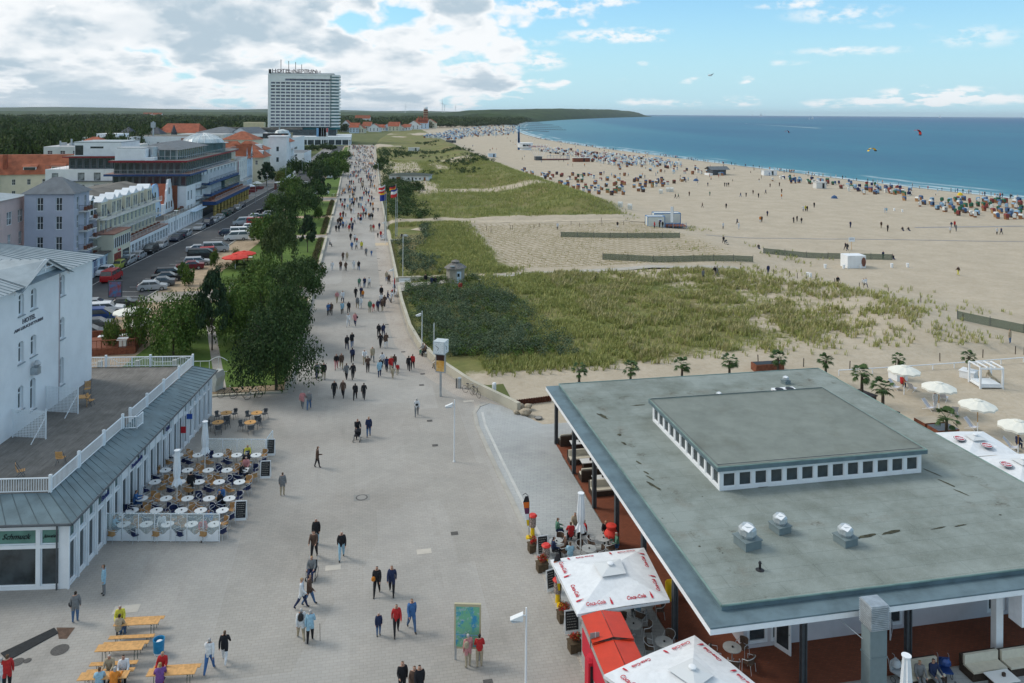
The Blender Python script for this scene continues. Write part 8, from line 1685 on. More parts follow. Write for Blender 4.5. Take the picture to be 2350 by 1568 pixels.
# ================================================================ people
CO=dict(k=('black',(.016,.016,.019)),w=('white',(.62,.63,.64)),g=('grey',(.17,.175,.18)),r=('red',(.42,.025,.025)),b=('blue',(.05,.13,.30)),n=('navy',(.02,.03,.075)),t=('tan',(.36,.30,.21)),j=('jeans blue',(.07,.13,.24)),p=('pink',(.50,.22,.22)),y=('yellow',(.55,.50,.06)),o=('orange',(.58,.20,.03)),e=('green',(.09,.20,.14)),l=('light blue',(.28,.45,.55)),m=('brown',(.09,.055,.04)),v=('violet',(.16,.07,.24)))
CM={k:mat('cloth_'+v[0].replace(' ','_'),v[1],.9,var=.15,vs=9)for k,v in CO.items()}
skin=mat('skin',(.48,.27,.19),.6,var=.05,vs=20);HM=[mat('hair_'+n,c,.8,var=.2,vs=30)for n,c in(('dark',(.025,.018,.013)),('brown',(.10,.06,.035)),('grey',(.38,.37,.36)),('blond',(.30,.20,.09)))];shoe=mat('shoe',(.03,.025,.022),.6)
topM,botM,hairM=mat('slot_top',(.1,.1,.1)),mat('slot_bottom',(.1,.1,.1)),mat('slot_hair',(.1,.1,.1))
def figure(name,legs,arms,sit=0,coat=0,lean=0.0,head=0.0):
 """legs/arms: for (right, left) the swing at hip / shoulder and the bend at knee / elbow, degrees; the figure faces -y"""
 hz=.92 if not sit else.52;V=[];Rd=[];E=[];T=[]
 def ad(p,r,par,tg):
  V.append(Vector(p));Rd.append(r);T.append(tg)
  if par is not None:E.append((par,len(V)-1))
  return len(V)-1
 ls=math.sin(R(lean));tor=lambda z,y=0:(0,y-ls*(z-.92),z-.92+hz)
 pv_=ad(tor(.95),(.185,.14),None,'b' if not coat else 't');wa=ad(tor(1.12),(.18,.14),pv_,'t');ch=ad(tor(1.34),(.205,.145),wa,'t');nb=ad(tor(1.46),(.085,.075),ch,'t');nk=ad(tor(1.51),(.052,.055),nb,'s')
 h1=ad(tor(1.60,-.012),(.088,.10),nk,'s');h2=ad(tor(1.68,-.008),(.082,.098),h1,'h')
 ends=[]
 for s_,(a,k_)in zip((-1,1),legs):
  hp_=ad((s_*.095,0,hz-.02),(.115,.125),pv_,'b');a_,b_=R(a),R(a-k_);kn=V[hp_]+Vector((s_*.01,-.42*math.sin(a_),-.42*math.cos(a_)));kk=ad(kn,(.08,.082),hp_,'b');an=kn+Vector((0,-.41*math.sin(b_),-.41*math.cos(b_)));aa=ad(an,(.045,.05),kk,'b')
  ad(an+Vector((s_*.01,-.13,-.045)),(.04,.032),aa,'f')
 for s_,(a,k_)in zip((-1,1),arms):
  sh=ad(Vector(tor(1.41))+Vector((s_*.175,0,0)),(.078,.078),ch,'t');a_,b_=R(a),R(a+k_);el_=V[sh]+Vector((s_*.055,-.28*math.sin(a_),-.28*math.cos(a_)));e2=ad(el_,(.064,.062),sh,'t');wr=el_+Vector((-s_*.03*(k_>40),-.25*math.sin(b_),-.25*math.cos(b_)));w2=ad(wr,(.045,.045),e2,'t');d=(wr-el_).normalized();ad(wr+d*.09,(.026,.036),w2,'s');ends.append((wr+d*.07,d,s_))
 me=bpy.data.meshes.new(name);me.from_pydata([tuple(v)for v in V],E,[]);o_=bpy.data.objects.new(name,me);col.objects.link(o_);sk=o_.modifiers.new('s','SKIN');su=o_.modifiers.new('u','SUBSURF');su.levels=1;sk.use_smooth_shade=True
 for i,q in enumerate(me.skin_vertices[0].data):q.radius=Rd[i];q.use_root=i==0
 me2=bpy.data.meshes.new_from_object(o_.evaluated_get(bpy.context.evaluated_depsgraph_get()));bpy.data.objects.remove(o_);me2.name=name;bm=bmesh.new();bm.from_mesh(me2)
 mi=dict(t=0,b=1,h=2,s=3,f=4);hd=V[h1]
 for f_ in bm.faces:
  c=f_.calc_center_median();best=None
  for a,b_ in E:
   ab=V[b_]-V[a];t_=max(0,min(1,(c-V[a]).dot(ab)/ab.length_squared));dd=(c-V[a]-ab*t_).length-sum(Rd[b_])*.35
   tg=T[b_]if T[b_]!='s' or t_>.35 else(T[a]if T[a]!='h' else 's')
   if best is None or dd<best[0]:best=(dd,tg)
  tg=best[1]
  if c.z>hd.z-.1 and abs(c.x)<.12 and c.z>V[nk].z:tg='h' if(c.z>hd.z+.055 or c.y>hd.y+.02)else 's'
  if coat and tg=='b' and c.z>hz-.12-.1*coat:tg='t'
  f_.material_index=mi[tg];f_.smooth=True
 for p,d,s_ in ends: # five fingers
  for k in range(5):
   side=Vector((0,-.012*(k-1.5),0))if k<4 else Vector((-s_*.012,-.028,.02));r_=bmesh.ops.create_cube(bm,size=1)['verts'];L_=(.062,.07,.066,.052,.045)[k];ce=p+side+d*(L_*.6)
   for v_ in r_:v_.co=ce+d*(v_.co.z*L_)+Vector((v_.co.x*.014,v_.co.y*.010,0))
   for f_ in{f for v_ in r_ for f in v_.link_faces}:f_.material_index=3
 for(dx,dz,sx_,sz_,k)in((0,-.005,.018,.035,3),(-.032,.025,.018,.010,5),(.032,.025,.018,.010,5),(0,-.05,.04,.010,5)):
  r_=bmesh.ops.create_cube(bm,size=1)['verts']
  for v_ in r_:v_.co=hd+Vector((dx+v_.co.x*sx_,-.088+v_.co.y*.03,dz+v_.co.z*sz_))
  for f_ in{f for v_ in r_ for f in v_.link_faces}:f_.material_index=k
 me2.materials.clear()
 for q in(topM,botM,hairM,skin,shoe,mat('eye_dark',(.03,.02,.02),.4)):me2.materials.append(q)
 bm.to_mesh(me2);bm.free()
 lo=min(v_.co.z for v_ in me2.vertices)
 if not sit:
  for v_ in me2.vertices:v_.co.z-=lo
 return me2
PM=dict(w=figure('person',[(24,6),(-18,12)],[(-20,12),(24,20)]),v=figure('person',[(-20,16),(22,4)],[(22,25),(-18,10)],coat=1),u=figure('person',[(14,4),(-10,8)],[(8,70),(-12,15)],coat=1,lean=3),s=figure('person',[(2,2),(-4,2)],[(4,12),(-3,10)],coat=1),a=figure('person',[(3,3),(-2,2)],[(12,85),(8,60)]),p=figure('person',[(20,8),(-14,12)],[(28,45),(28,45)],lean=8),t=figure('person',[(84,84),(80,86)],[(20,55),(25,50)],1,lean=4),q=figure('person',[(82,70),(86,80)],[(25,75),(30,60)],1,1,lean=10),z=figure('person',[(75,30),(70,25)],[(-30,20),(-25,30)],1,lean=-25))
FACE=dict(n=0,f=180,l=-90,r=90);FW=dict(n='facing camera',f='facing away',l='facing left',r='facing right')
ACT=dict(w='walking',v='striding',u='strolling',s='standing',a='standing with folded arms',p='leaning forward',t='sitting',q='sitting bent forward',z='lounging')
def where(x,y):
 if x>13.5 and y>66 or x>45:return('upper' if x<110 else 'middle' if x<170 else 'outer')+' sand '+('near the white hut' if y<150 else 'by the cabins' if y<215 else 'by the baskets' if y<330 else 'far off')
 ys_=[(38,'at the bottom edge'),(42,'near the map board'),(46,'below the cafe screen'),(50,'left of the kiosk'),(56,'by the front cafe tables'),(64,'by the rear cafe tables'),(71,'below the clock'),(78,'beside the clock'),(85,'above the clock'),(93,'by the benches'),(101,'opposite the big tree'),(112,'above the big tree'),(122,'before the dune path'),(135,'past the dune path'),(150,'opposite the willow'),(163,'before the flags'),(180,'by the flags'),(200,'past the flags'),(225,'left of the dune hut'),(260,'beyond the dune hut'),(9999,'far along the promenade')]
 return('left' if x<-2 else 'middle' if x<2.2 else 'right')+', '+next(s for q,s in ys_ if y<q)
npeople=0
def person(loc,pose,face,top,bot,hair=None,s=1.0,turn=0.0,extra=''):
 global npeople;npeople+=1;o_=bpy.data.objects.new('person',PM[pose]);col.objects.link(o_);o_.location=loc;fz=FACE[face]if isinstance(face,str)else face
 o_.rotation_euler.z=R(fz+turn+rnd.uniform(-14,14));q=s*rnd.uniform(.95,1.04);o_.scale=(q,q,q);h_=HM[rnd.randrange(4)]if hair is None else HM[hair]
 recolour(o_,{'slot_top':CM[top],'slot_bottom':CM[bot],'slot_hair':h_});hn={'dark':'dark','brown':'brown','grey':'grey','blond':'fair'}[h_.name[5:]]
 big='child' if s<.8 else 'person'
 tag(o_,'%s in %s and %s %s%s'%(big,CO[top][0],CO[bot][0],ACT[pose],' '+extra if extra else ' '+(FW[face]+', ' if isinstance(face,str)and pose not in 'tqz' else '')+where(loc[0],loc[1])),'person','people on the sand' if loc[0]>45 else('people sitting outside' if pose in 'tqz' else 'people on the promenade'));return o_
def crowd(c,s):
 for row in s.split(';'):
  a=row.split();x,y=float(a[0]),float(a[1]);d=a[2];px,py=c(x,y);loc=PG(px,py);person(loc,d[0],d[1],d[2],d[3],int(d[4])if len(d)>4 and d[4].isdigit()else None,.72 if d.endswith('c')else 1.0)
crowd(q1,'360 452 snkl2;565 568 wnkl2;345 562 pnmk0;305 937 vrmj0;243 965 vrwn3;238 1218 vfwt2;312 1238 uflk2;848 858 wnkk0;968 855 vnnk1;862 1186 snnjc;1005 1175 wnrk1;1128 1145 vnbj1;1580 1438 sfpt2;1672 1438 afrt0;1052 1668 unkk1;1150 1712 unmj1;1190 1714 vnkk0;90 60 sfgt1')
crowd(q6,'898 455 sllg1;652 690 sfgj0;1812 1125 wfwb2;1945 1042 vfkw1;60 1290 sfrk1;8 1300 sfwl2')
crowd(crop(0,0,.6224),'728 1073 urmk1;820 1006 pnkk0;846 1002 unnj3;767 912 wnkk0;787 912 vnmk0;815 918 wfkk0;835 917 vfkk0;694 937 vfpg2;709 940 wfgj2')
crowd(q8,'305 1200 wfwg2;240 825 vfkk0;272 810 wfrk1;667 178 vnrk1;120 140 ulrn1;380 115 snkk0;430 135 sfnk1;460 135 snkg0')
crowd(q4,'1143 1036 unbk1;1167 1033 vnmk0;1215 932 wnpt3;1262 930 vnwn0;1258 1025 unlk3;1312 1018 wfkk0;1370 895 vfkk0;1415 890 unnk0;1430 893 snonc;1385 980 vfgt2;1410 982 wfww2;1487 1012 snet3;1517 1005 wnrpc;1553 1005 vfnk0;1590 1003 ufmt1;1608 970 vfmk0;1578 950 wfwn2;1635 922 vrnj0;1662 935 srwk1;1582 893 snkk0;1308 1130 wnww2;1365 1122 vnpn1;1560 1215 wfkk0;1598 1212 vfnn1;1575 1305 wfkk0;1620 1305 ufmw1;1298 1320 vfkn0;1340 1300 ufkj1;1342 1424 wfnk0;1442 1440 pnwt2;1508 1420 vntg2;1210 1482 wnkp1;1252 1477 vnmt0;1050 1562 wngn2;1107 1562 vnkt1;1293 1567 vfgk1;1347 1567 wfkk0;1588 1470 wfwk0;1625 1502 vfnk1;1567 1547 ufln0;1662 1502 vfrt3;1690 1480 wfmg0;1716 1527 wfrtc;1676 1560 vfttc;1400 808 vfeg2;1442 808 unnj1;1480 808 wfwg1;1175 668 wnww1;1245 668 unmn0;1288 670 vfmk1;1352 660 wfww2;1395 665 vfkj0;1265 585 ufmk0;1298 585 wftt1;1455 547 vngk0;1500 547 wnbbc;1338 498 vfbg1;1375 493 wfwk0;1418 495 snyk0;1328 420 vfkk0;1362 432 wfwk1;1380 440 wnrkc;1495 350 vntt2;1517 347 wnrt1;1565 330 snnn0;1577 397 vnrj0;1553 397 snkkc;1690 815 slrn1;1625 755 sntj1;1645 782 vfmk0;1235 280 vnmk0;1255 275 wnok1;1335 280 ufrk0;1360 282 wfwk1;1408 277 vnkw0;1265 312 wfbk1;1290 312 sfwg2;1315 347 vnrt0;1340 347 ufnk1;1470 1510 afmk0')
SS=lambda loc,f,t_,b_,ex,p='t',s=1.0:person(loc,p,f,t_,b_,None,s,0,ex)
def seat(c,px,py,f,t_,b_,ex,p='t'):
 x,y=P(*c(px,py),.6);SS((x,y,0),f,t_,b_,ex,p)
for c_,px,py,f,t_,b_,ex,p in[(q6,1040,650,0,'y','k','behind the farthest beer table','t'),(q6,1030,740,180,'t','j','on the farthest front beer bench','t'),(q6,955,1080,0,'t','k','behind the nearest beer table, left','q'),(q6,1070,1090,0,'w','k','behind the nearest beer table, right','t'),(q6,860,1210,180,'l','j','before the nearest beer table, left','t'),(q6,985,1215,180,'o','k','before the nearest beer table, right','q'),(q6,1412,1060,0,'r','k','behind the right hand beer table','t'),(q6,1385,1190,180,'v','r','before the right hand beer table','q'),
(q5,970,1075,90,'b','n','at the shop window table','q'),(q5,1790,725,0,'y','k','behind the last cafe table','t'),(q5,1778,790,180,'k','k','before the last back table','t'),(q5,1740,870,90,'k','n','left of the middle right table','t'),(q5,1815,870,-90,'g','k','right of the middle right table','t'),(q5,1780,820,0,'p','k','behind the middle right table','t'),(q5,1580,1070,90,'k','k','left of the fourth row corner table','t'),(q5,1600,1035,0,'b','n','behind the fourth row corner table','t'),(q5,820,1250,90,'l','j','behind the glass screen, far left','t'),(q5,1170,1235,0,'w','g','behind the glass screen in the middle','t'),(q5,1465,1270,0,'r','k','behind the glass screen, right','q'),(q5,1510,1205,0,'b','k','near the front right cafe table','t'),
(qk,415,400,90,'e','n','left of the round kiosk table','t'),(qk,520,445,180,'r','k','before the round kiosk table','t'),(qk,625,420,-90,'r','k','right of the folded kiosk parasol','t'),(qk,550,365,0,'t','g','behind the folded kiosk parasol','t'),(qk,385,550,90,'n','k','at the chalk board table, left','t'),(qk,485,540,-90,'m','k','at the chalk board table, right','t'),(qk,515,595,180,'l','w','behind the first square parasol','t'),(qk,780,425,0,'k','k','reading at the pavilion table','q'),(qk,868,515,-90,'e','b','right of the pavilion table','t'),(qk,1020,1010,180,'l','g','under the first square parasol','t'),
(qr,1640,800,-10,'g','g','on the cream bench, left','t'),(qr,1730,790,-10,'n','g','on the cream bench by the strollers','t'),(q4,1090,655,90,'o','k','on the park wall','t'),(q4,1155,445,90,'g','k','on the far park wall','t')]:seat(c_,px,py,f,t_,b_,ex,p)
for i,(t_,b_)in enumerate((('w','n'),('t','t'),('m','k'),('g','e'),('m','w'),('r','k'),('w','w'),('n','k'),('w','k'),('k','k'))):B_=BEN[i//2];dx=-.35 if i%2 else.4;a=B_[1];SS((B_[0][0]+(.3 if i<4 else 0)+dx*math.cos(a),B_[0][1]+dx*math.sin(a),.02),math.degrees(a),t_,b_,['on the bench left of the clock','on the bench under the lamp','on the bench by the dune path','on the bench by the flags','in the flag bay'][i//2])
x,y,z=at(q5,1378,1030);person((x,y,z),'s','f','k','k',0,extra='as waiter between cafe tables');person(at(qr,2155,590),'s','n','k','k',3,extra='beside the white veranda post');person((-14.3,62.2,0),'s','r','k','k',0,extra='in the dark shop doorway')
crowd(qs,'290 1340 sfnn;850 1442 wnkk;1058 1446 wnwt;1076 1440 vnwn;1820 1346 wfmy;912 1140 wlkk;928 1148 vlkn;1215 1215 snnk;225 917 snow;238 917 snmk;495 924 alkk;522 912 sfkk;558 927 sfkg;952 962 snnn;1200 965 smmt;1252 992 snkk;1765 962 wnng;1792 958 sfrk;1803 992 sfgg;1755 1004 snwt;2132 1016 snwk;2167 1016 wlnk;660 800 snkk;572 830 snwg;590 828 sfyk;604 830 snkk;1228 842 snww;1243 842 snlw;40 935 wrnk;52 974 snww;283 870 snnk;68 714 wlnj;112 714 snkk;168 692 snmk;212 720 sfkk;270 690 wlnk;398 682 snmk;397 728 snow;305 636 snmk;380 628 snmk'.replace('smmt','snmt'))
crowd(qb,'797 1002 snwk;1292 987 vnkw;1598 992 srrk;1640 987 snmk;1665 987 snkk;1770 745 wrkk;1795 740 wrek;1885 725 snmk;2055 723 sneg;2165 996 snwg;2168 1117 vnkk;1993 820 wrmk;2190 827 snkk;2000 1412 sfgk;2097 1397 wfkt;2115 1397 wrgg;2178 646 snkk;2195 646 snnk;2210 646 snkt')
crowd(crop(0,0,.6224),'2318 788 sftj;2146 940 snww')
for px,py,ex in((215,1130,'on the sand by the net fence, left'),(1300,1215,'at the right end of the net fence'),(1375,985,'on the sand beside the mat path'),(1424,985,'on the sand, second beside the mat path')):x,y,z=PG(*qs(px,py));person((x,y,z-.35),'z',0,'k','n',None,1,0,ex)
# distant strollers: the nearest as single people, the rest of the dense crowd as one mass
def crowd_xy(n_,y0,y1,pw,seed):
 r_=random.Random(seed);res=[]
 while len(res)<n_:
  y=y0+(y1-y0)*r_.random()**pw;wx=pl(y,WALLX);x=r_.uniform(-5.6,wx-1.2)
  if all(abs(x-a)+abs(y-b_)>1.1 for a,b_ in res[-160:]):res.append((x,y));
  if r_.random()<.7 and x+.7<wx-.8:res.append((x+.62,y+r_.uniform(-.2,.2)))
 return sorted(res,key=lambda p:p[1])
rc=random.Random(4);far=crowd_xy(430,180,640,.95,3);nind=300-npeople-1
for x,y in far[:nind]:person((x,y,0),rc.choice('wvus'),rc.choice('nf'),rc.choice('kkkngrwmbtlo'),rc.choice('kknjjtgw'),None,rc.choice((1,1,1,1,.72)))
def mass(name,items,z0=None):
 VV=[];FF=[];MI=[];off=0;mats_=list(CM.values())+[skin];keys=list(CM);src={}
 for k in 'ws':
  m=MB();sw=.22 if k=='w' else.05
  m.tube((-.09,-sw,.02),(-.08,0,.88),.06,CM['k'],.1,n=5);m.tube((.09,sw,.02),(.08,0,.88),.06,CM['k'],.1,n=5);nb_=len(m.f);m.lathe((0,0,.85),[(.16,0),(.15,.25),(.2,.55),(.07,.65)],skin,6,1,.65);m.tube((-.2,0,1.38),(-.27,sw,.85),.055,skin,.04,n=4);m.tube((.2,0,1.38),(.27,-sw,.85),.055,skin,.04,n=4);nt_=len(m.f);m.ball((0,0,1.62),.11,skin,6);src[k]=(m,nb_,nt_)
 m2=MB();r_=random.Random(9)
 for(x,y,z)in items:
  m,nb_,nt_=src[r_.choice('ws')];a=r_.random()*6.28;ca,sa=math.cos(a),math.sin(a);s_=r_.choice((1,1,1,.75));i0=len(m2.v);m2.v+=[(x+(p[0]*ca-p[1]*sa)*s_,y+(p[0]*sa+p[1]*ca)*s_,z+p[2]*s_)for p in m.v];tb,bb2=CM[r_.choice('kkkngrwmbtlo')],CM[r_.choice('kknjjtgw')];it,ib,isk=m2.mi(tb),m2.mi(bb2),m2.mi(skin)
  for k,f_ in enumerate(m.f):m2.f.append(tuple(i0+q for q in f_));m2.m.append(ib if k<nb_ else it if k<nt_ else isk)
 tag(m2.build(name),kind='stuff')
r_=random.Random(8);wl=[]
for i in range(230):
 y=235+(900-235)*r_.random()**1.3;x=pl(y,SHORE)-r_.choice((1,2,3,5,8,14,30,60))*r_.random()-1;wl.append((x,y,hgt(x,y)))
for i in range(260):px,py=r_.uniform(1000,1900),r_.uniform(330,430);wl.append(PG(px,py))if(py-330)/(px-960)>.075 and(py-330)/(px-960)<.17 or px<1190 and py<338 else None
mass('crowd',[(x,y,0)for x,y in far[nind:]]+wl)
# wheelchair, strollers
def wheeled(loc,rz,name,lab,mt):
 t=thing(name,lab,'wheelchair' if name=='wheelchair' else 'stroller',loc,rz);r_=.3 if name=='wheelchair' else.13
 for s_ in(-.28,.28):
  m=MB();m.path([(s_,.05+r_*math.cos(a*math.pi/7),r_+.01+r_*math.sin(a*math.pi/7))for a in range(14)],.015,black,4,True);m.build('wheel',t);m=MB();m.tube((s_-.02,-.35,.09),(s_+.02,-.35,.09),.09,black,n=8);m.build('castor',t)
 m=MB();m.box((-.24,-.25,.42),(.24,.2,.5),mt);m.box((-.24,.18,.5),(.24,.24,.92),mt);m.build('seat',t);m=MB()
 for s_ in(-.25,.25):m.path([(s_,-.4,.1),(s_,-.28,.46),(s_,.22,.46),(s_,.3,.98),(s_,.42,1.0)],.014,steel,4)
 m.build('frame',t)
 if name!='wheelchair':m=MB();m.lathe((0,.05,.72),[(.26,0),(.24,.14),(.12,.26)],mt,10,1,.8);m.build('hood',t)
x,y,z=at(q1,325,735);wheeled((x,y+.2,0),PSI,'wheelchair','wheelchair pushed along the promenade in front of the dark pullover walker',bikef[0]);SS((x,y+.15,.02),0,'g','n','in the pushed wheelchair')
x,y=P(820,1009);wheeled((x,y-.2,0),PSI,'stroller','dark stroller pushed by a person in black below the clock',bikef[0])
wheeled(at(qr,1490,850),.4,'stroller','stroller with pale hood left of the cream bench',mat('stroller_grey',(.45,.48,.5),.8));wheeled(at(qr,1820,840),-.3,'stroller','blue stroller right of the cream bench',PC['blue']);x,y,z=PG(*qb(2192,1125));wheeled((x,y,z),.8,'stroller','dark stroller on the sand pushed by a person in black',bikef[0])
# things people carry
def carried(c,px,py,z,d,mt,name,lab,dx=0,dy=0):x,y=P(*c(px,py));m=MB();m.lathe((0,0,-d[2]/2),[(d[0]*.35,0),(d[0]*.5,d[2]*.2),(d[0]*.5,d[2]*.75),(d[0]*.3,d[2])],mt,8,1,d[1]/d[0]);tag(m.build(name,loc=(x+dx,y+dy,z)),lab,'bag')
carried(q1,238,1218,1.25,(.28,.14,.38),black,'backpack','black backpack worn by the walker in white beside the cane user',0,-.17);carried(q1,848,858,1.0,(.22,.1,.24),CM['o'],'shoulder_bag','orange shoulder bag of the left walker in black',-.2,-.16);carried(q4,1365,1122,1.05,(.24,.12,.26),black,'shoulder_bag','black bag of the walker in pink',.26,0);carried(q8,305,1200,1.1,(.24,.1,.2),black,'belt_bag','dark waist bag of the lone walker in white',0,-.17);carried(q6,652,690,.95,(.28,.12,.24),black,'shoulder_bag','dark bag of the standing person in grey',-.2,0);carried(q1,1580,1438,1.2,(.26,.14,.3),CM['t'],'backpack','tan bag on the back of the person in pink at the map board',-.1,-.17)
x,y=P(*q1(312,1238));m=MB();m.tube((0,0,0),(-.02,0,.9),.012,black,n=5);tag(m.build('walking_cane',loc=(x+.5,y,0)),'dark walking cane of the walker in light blue','cane')
# ================================================================ hooded beach baskets
wic={'brown':mat('basket_brown',(.24,.115,.055),.8,var=.2,vs=4),'white':mat('basket_white',(.62,.63,.60),.8,var=.08,vs=3),'dark':mat('basket_dark',(.08,.05,.035),.8,var=.2,vs=4),'honey':mat('basket_honey',(.33,.19,.09),.8,var=.15,vs=4)}
clo={'blue':mat('awning_blue',(.06,.12,.24),.8),'red':mat('awning_red',(.22,.05,.045),.8),'green':mat('awning_green',(.03,.13,.08),.8),'light blue':mat('awning_light_blue',(.24,.38,.52),.8),'white':mat('awning_white',(.65,.66,.64),.8),'navy':mat('awning_navy',(.02,.03,.1),.8)}
def basket_mb(wm,cm_):
 m=MB();m.box((-.58,-.38,.05),(.58,.34,.55),wm);
 for s_ in(-.6,.55):m.poly([(s_,-.4,.5),(s_,.36,.5),(s_,.5,1.15),(s_,.30,1.58),(s_,-.22,1.60),(s_,-.36,1.4)],cm_);m.poly([(s_+.05,-.4,.5),(s_+.05,.36,.5),(s_+.05,.5,1.15),(s_+.05,.30,1.58),(s_+.05,-.22,1.60),(s_+.05,-.36,1.4)][::-1],wm)
 for(a,b_),c_ in zip(zip([(.36,.5),(.5,1.15),(.3,1.58),(-.22,1.6)],[(.5,1.15),(.3,1.58),(-.22,1.6),(-.36,1.4)]),(wm,cm_,cm_,cm_)):m.poly([(-.6,a[0],a[1]),(.6,a[0],a[1]),(.6,b_[0],b_[1]),(-.6,b_[0],b_[1])],c_);m.poly([(-.6,a[0]-.03,a[1]-.02),(-.6,b_[0]-.03,b_[1]-.02),(.6,b_[0]-.03,b_[1]-.02),(.6,a[0]-.03,a[1]-.02)],cm_)
 m.box((-.54,-.36,.553),(.54,.3,.62),cm_);m.box((-.54,.25,.62),(.54,.33,1.2),cm_);return m
bme=basket_mb(wic['brown'],clo['blue']).build('beach_basket');bmesh_=bme.data;bpy.data.objects.remove(bme)
BN=0;STK=[]
def inpoly(x,y,poly):
 c=False;j=len(poly)-1
 for i in range(len(poly)):
  if(poly[i][1]>y)!=(poly[j][1]>y)and x<(poly[j][0]-poly[i][0])*(y-poly[i][1])/(poly[j][1]-poly[i][1])+poly[i][0]:c=not c
  j=i
 return c
def baskets(c,poly,n_,wcs,ccs,face,wh,seed,mind=1.7,stuff=False):
 r_=random.Random(seed);got=[];tries=0;xs_=[p[0]for p in poly];ys_=[p[1]for p in poly]
 while len(got)<n_ and tries<n_*40:
  tries+=1;px,py=r_.uniform(min(xs_),max(xs_)),r_.uniform(min(ys_),max(ys_))
  if not inpoly(px,py,poly):continue
  x,y=P(*c(px,py),-1)
  if any((x-a)**2+(y-b_)**2<mind**2 for a,b_ in got):continue
  got.append((x,y));z=hgt(x,y);w_,c_=r_.choice(wcs),r_.choice(ccs);a=R(face+r_.uniform(-50,50))
  if stuff:STK.append((x,y,z,a,w_,c_));continue
  o_=bpy.data.objects.new('beach_basket',bmesh_);col.objects.link(o_);o_.location=(x,y,z-.03);o_.rotation_euler.z=a;recolour(o_,{'basket_brown':wic[w_],'awning_blue':clo[c_]});s_=.90+.12*r_.random();o_.scale=(s_,)*3
  tag(o_,'%s basket, %s hood, %s, %s %s'%(w_,c_,'front view' if math.cos(a)>.5 else 'back view' if math.cos(a)<-.3 else 'side view',('front ' if py>(min(ys_)+2*max(ys_))/3 else 'back ' if py<(2*min(ys_)+max(ys_))/3 else 'middle ')+('left' if px<(2*min(xs_)+max(xs_))/3 else 'right' if px>(min(xs_)+2*max(xs_))/3 else 'centre'),wh),'beach chair','hooded beach baskets '+wh)
baskets(qb,[(420,500),(700,540),(1250,545),(1900,600),(1750,640),(1400,720),(950,720),(760,640),(600,600)],100,['brown','brown','honey','white','dark'],list(clo),170,'behind the dune',1)
baskets(qb,[(1280,480),(1500,470),(1900,480),(2200,500),(2180,560),(1700,540),(1300,520)],34,['brown','white','dark'],['blue','red','light blue'],170,'before the bar',2)
baskets(qs,[(1340,740),(1700,735),(2340,735),(2349,900),(1980,895),(1640,830)],88,['brown','brown','dark','honey'],['blue','red','green','light blue','white'],60,'at the right',3,1.9)
baskets(qs,[(250,575),(480,560),(900,590),(1480,670),(1480,715),(1000,690),(780,640),(400,600)],77,['brown','white','dark','honey'],list(clo),70,'by the waterline',4)
baskets(qb,[(640,335),(800,335),(1150,375),(1600,420),(1850,470),(1300,478),(1080,445),(940,400),(650,360)],270,['white','white','white','dark'],['white','light blue','red'],170,'',5,1.8,True)
baskets(crop(0,0,.6224),[(962,322),(1035,300),(1140,288),(1195,285),(1185,310),(1075,316),(1040,324),(990,324)],420,['white','white','brown'],['blue','light blue','white'],170,'',6,3.2,True)
m=MB()
for x,y,z,a,w_,c_ in STK:b_=basket_mb(wic[w_],clo[c_]);i0=len(m.v);ca,sa=math.cos(a),math.sin(a);k_=1.1 if y<650 else 1.7;m.v+=[(x+(p[0]*ca-p[1]*sa)*k_,y+(p[0]*sa+p[1]*ca)*k_,z+p[2]*k_)for p in b_.v];m.f+=[tuple(i0+q for q in f_)for f_ in b_.f];m.m+=[m.mi(b_.mats[q])for q in b_.m]
tag(m.build('beach_baskets'),kind='stuff')
o_=basket_mb(wic['white'],mat('basket_tarp',(.45,.46,.44),.7)).build('beach_basket',loc=(*P(*q5(1560,270)),0),rz=R(-115));o_.scale=(1.15,)*3;tag(o_,'single white hooded beach basket at the end of the shop wing','beach chair')
for px,py,lb in((1395,835,'white hooded basket by the end of the big dune'),(1315,822,'low white basket half behind the dune'),(1650,705,'white slatted basket alone behind the cabins'),(1708,690,'white double basket, left, alone on open sand'),(1740,690,'white double basket, right, alone on open sand')):x,y,z=PG(*qb(px,py));tag(basket_mb(wic['white'],clo['white']).build('beach_basket',loc=(x,y,z),rz=R(150)),lb,'beach chair')
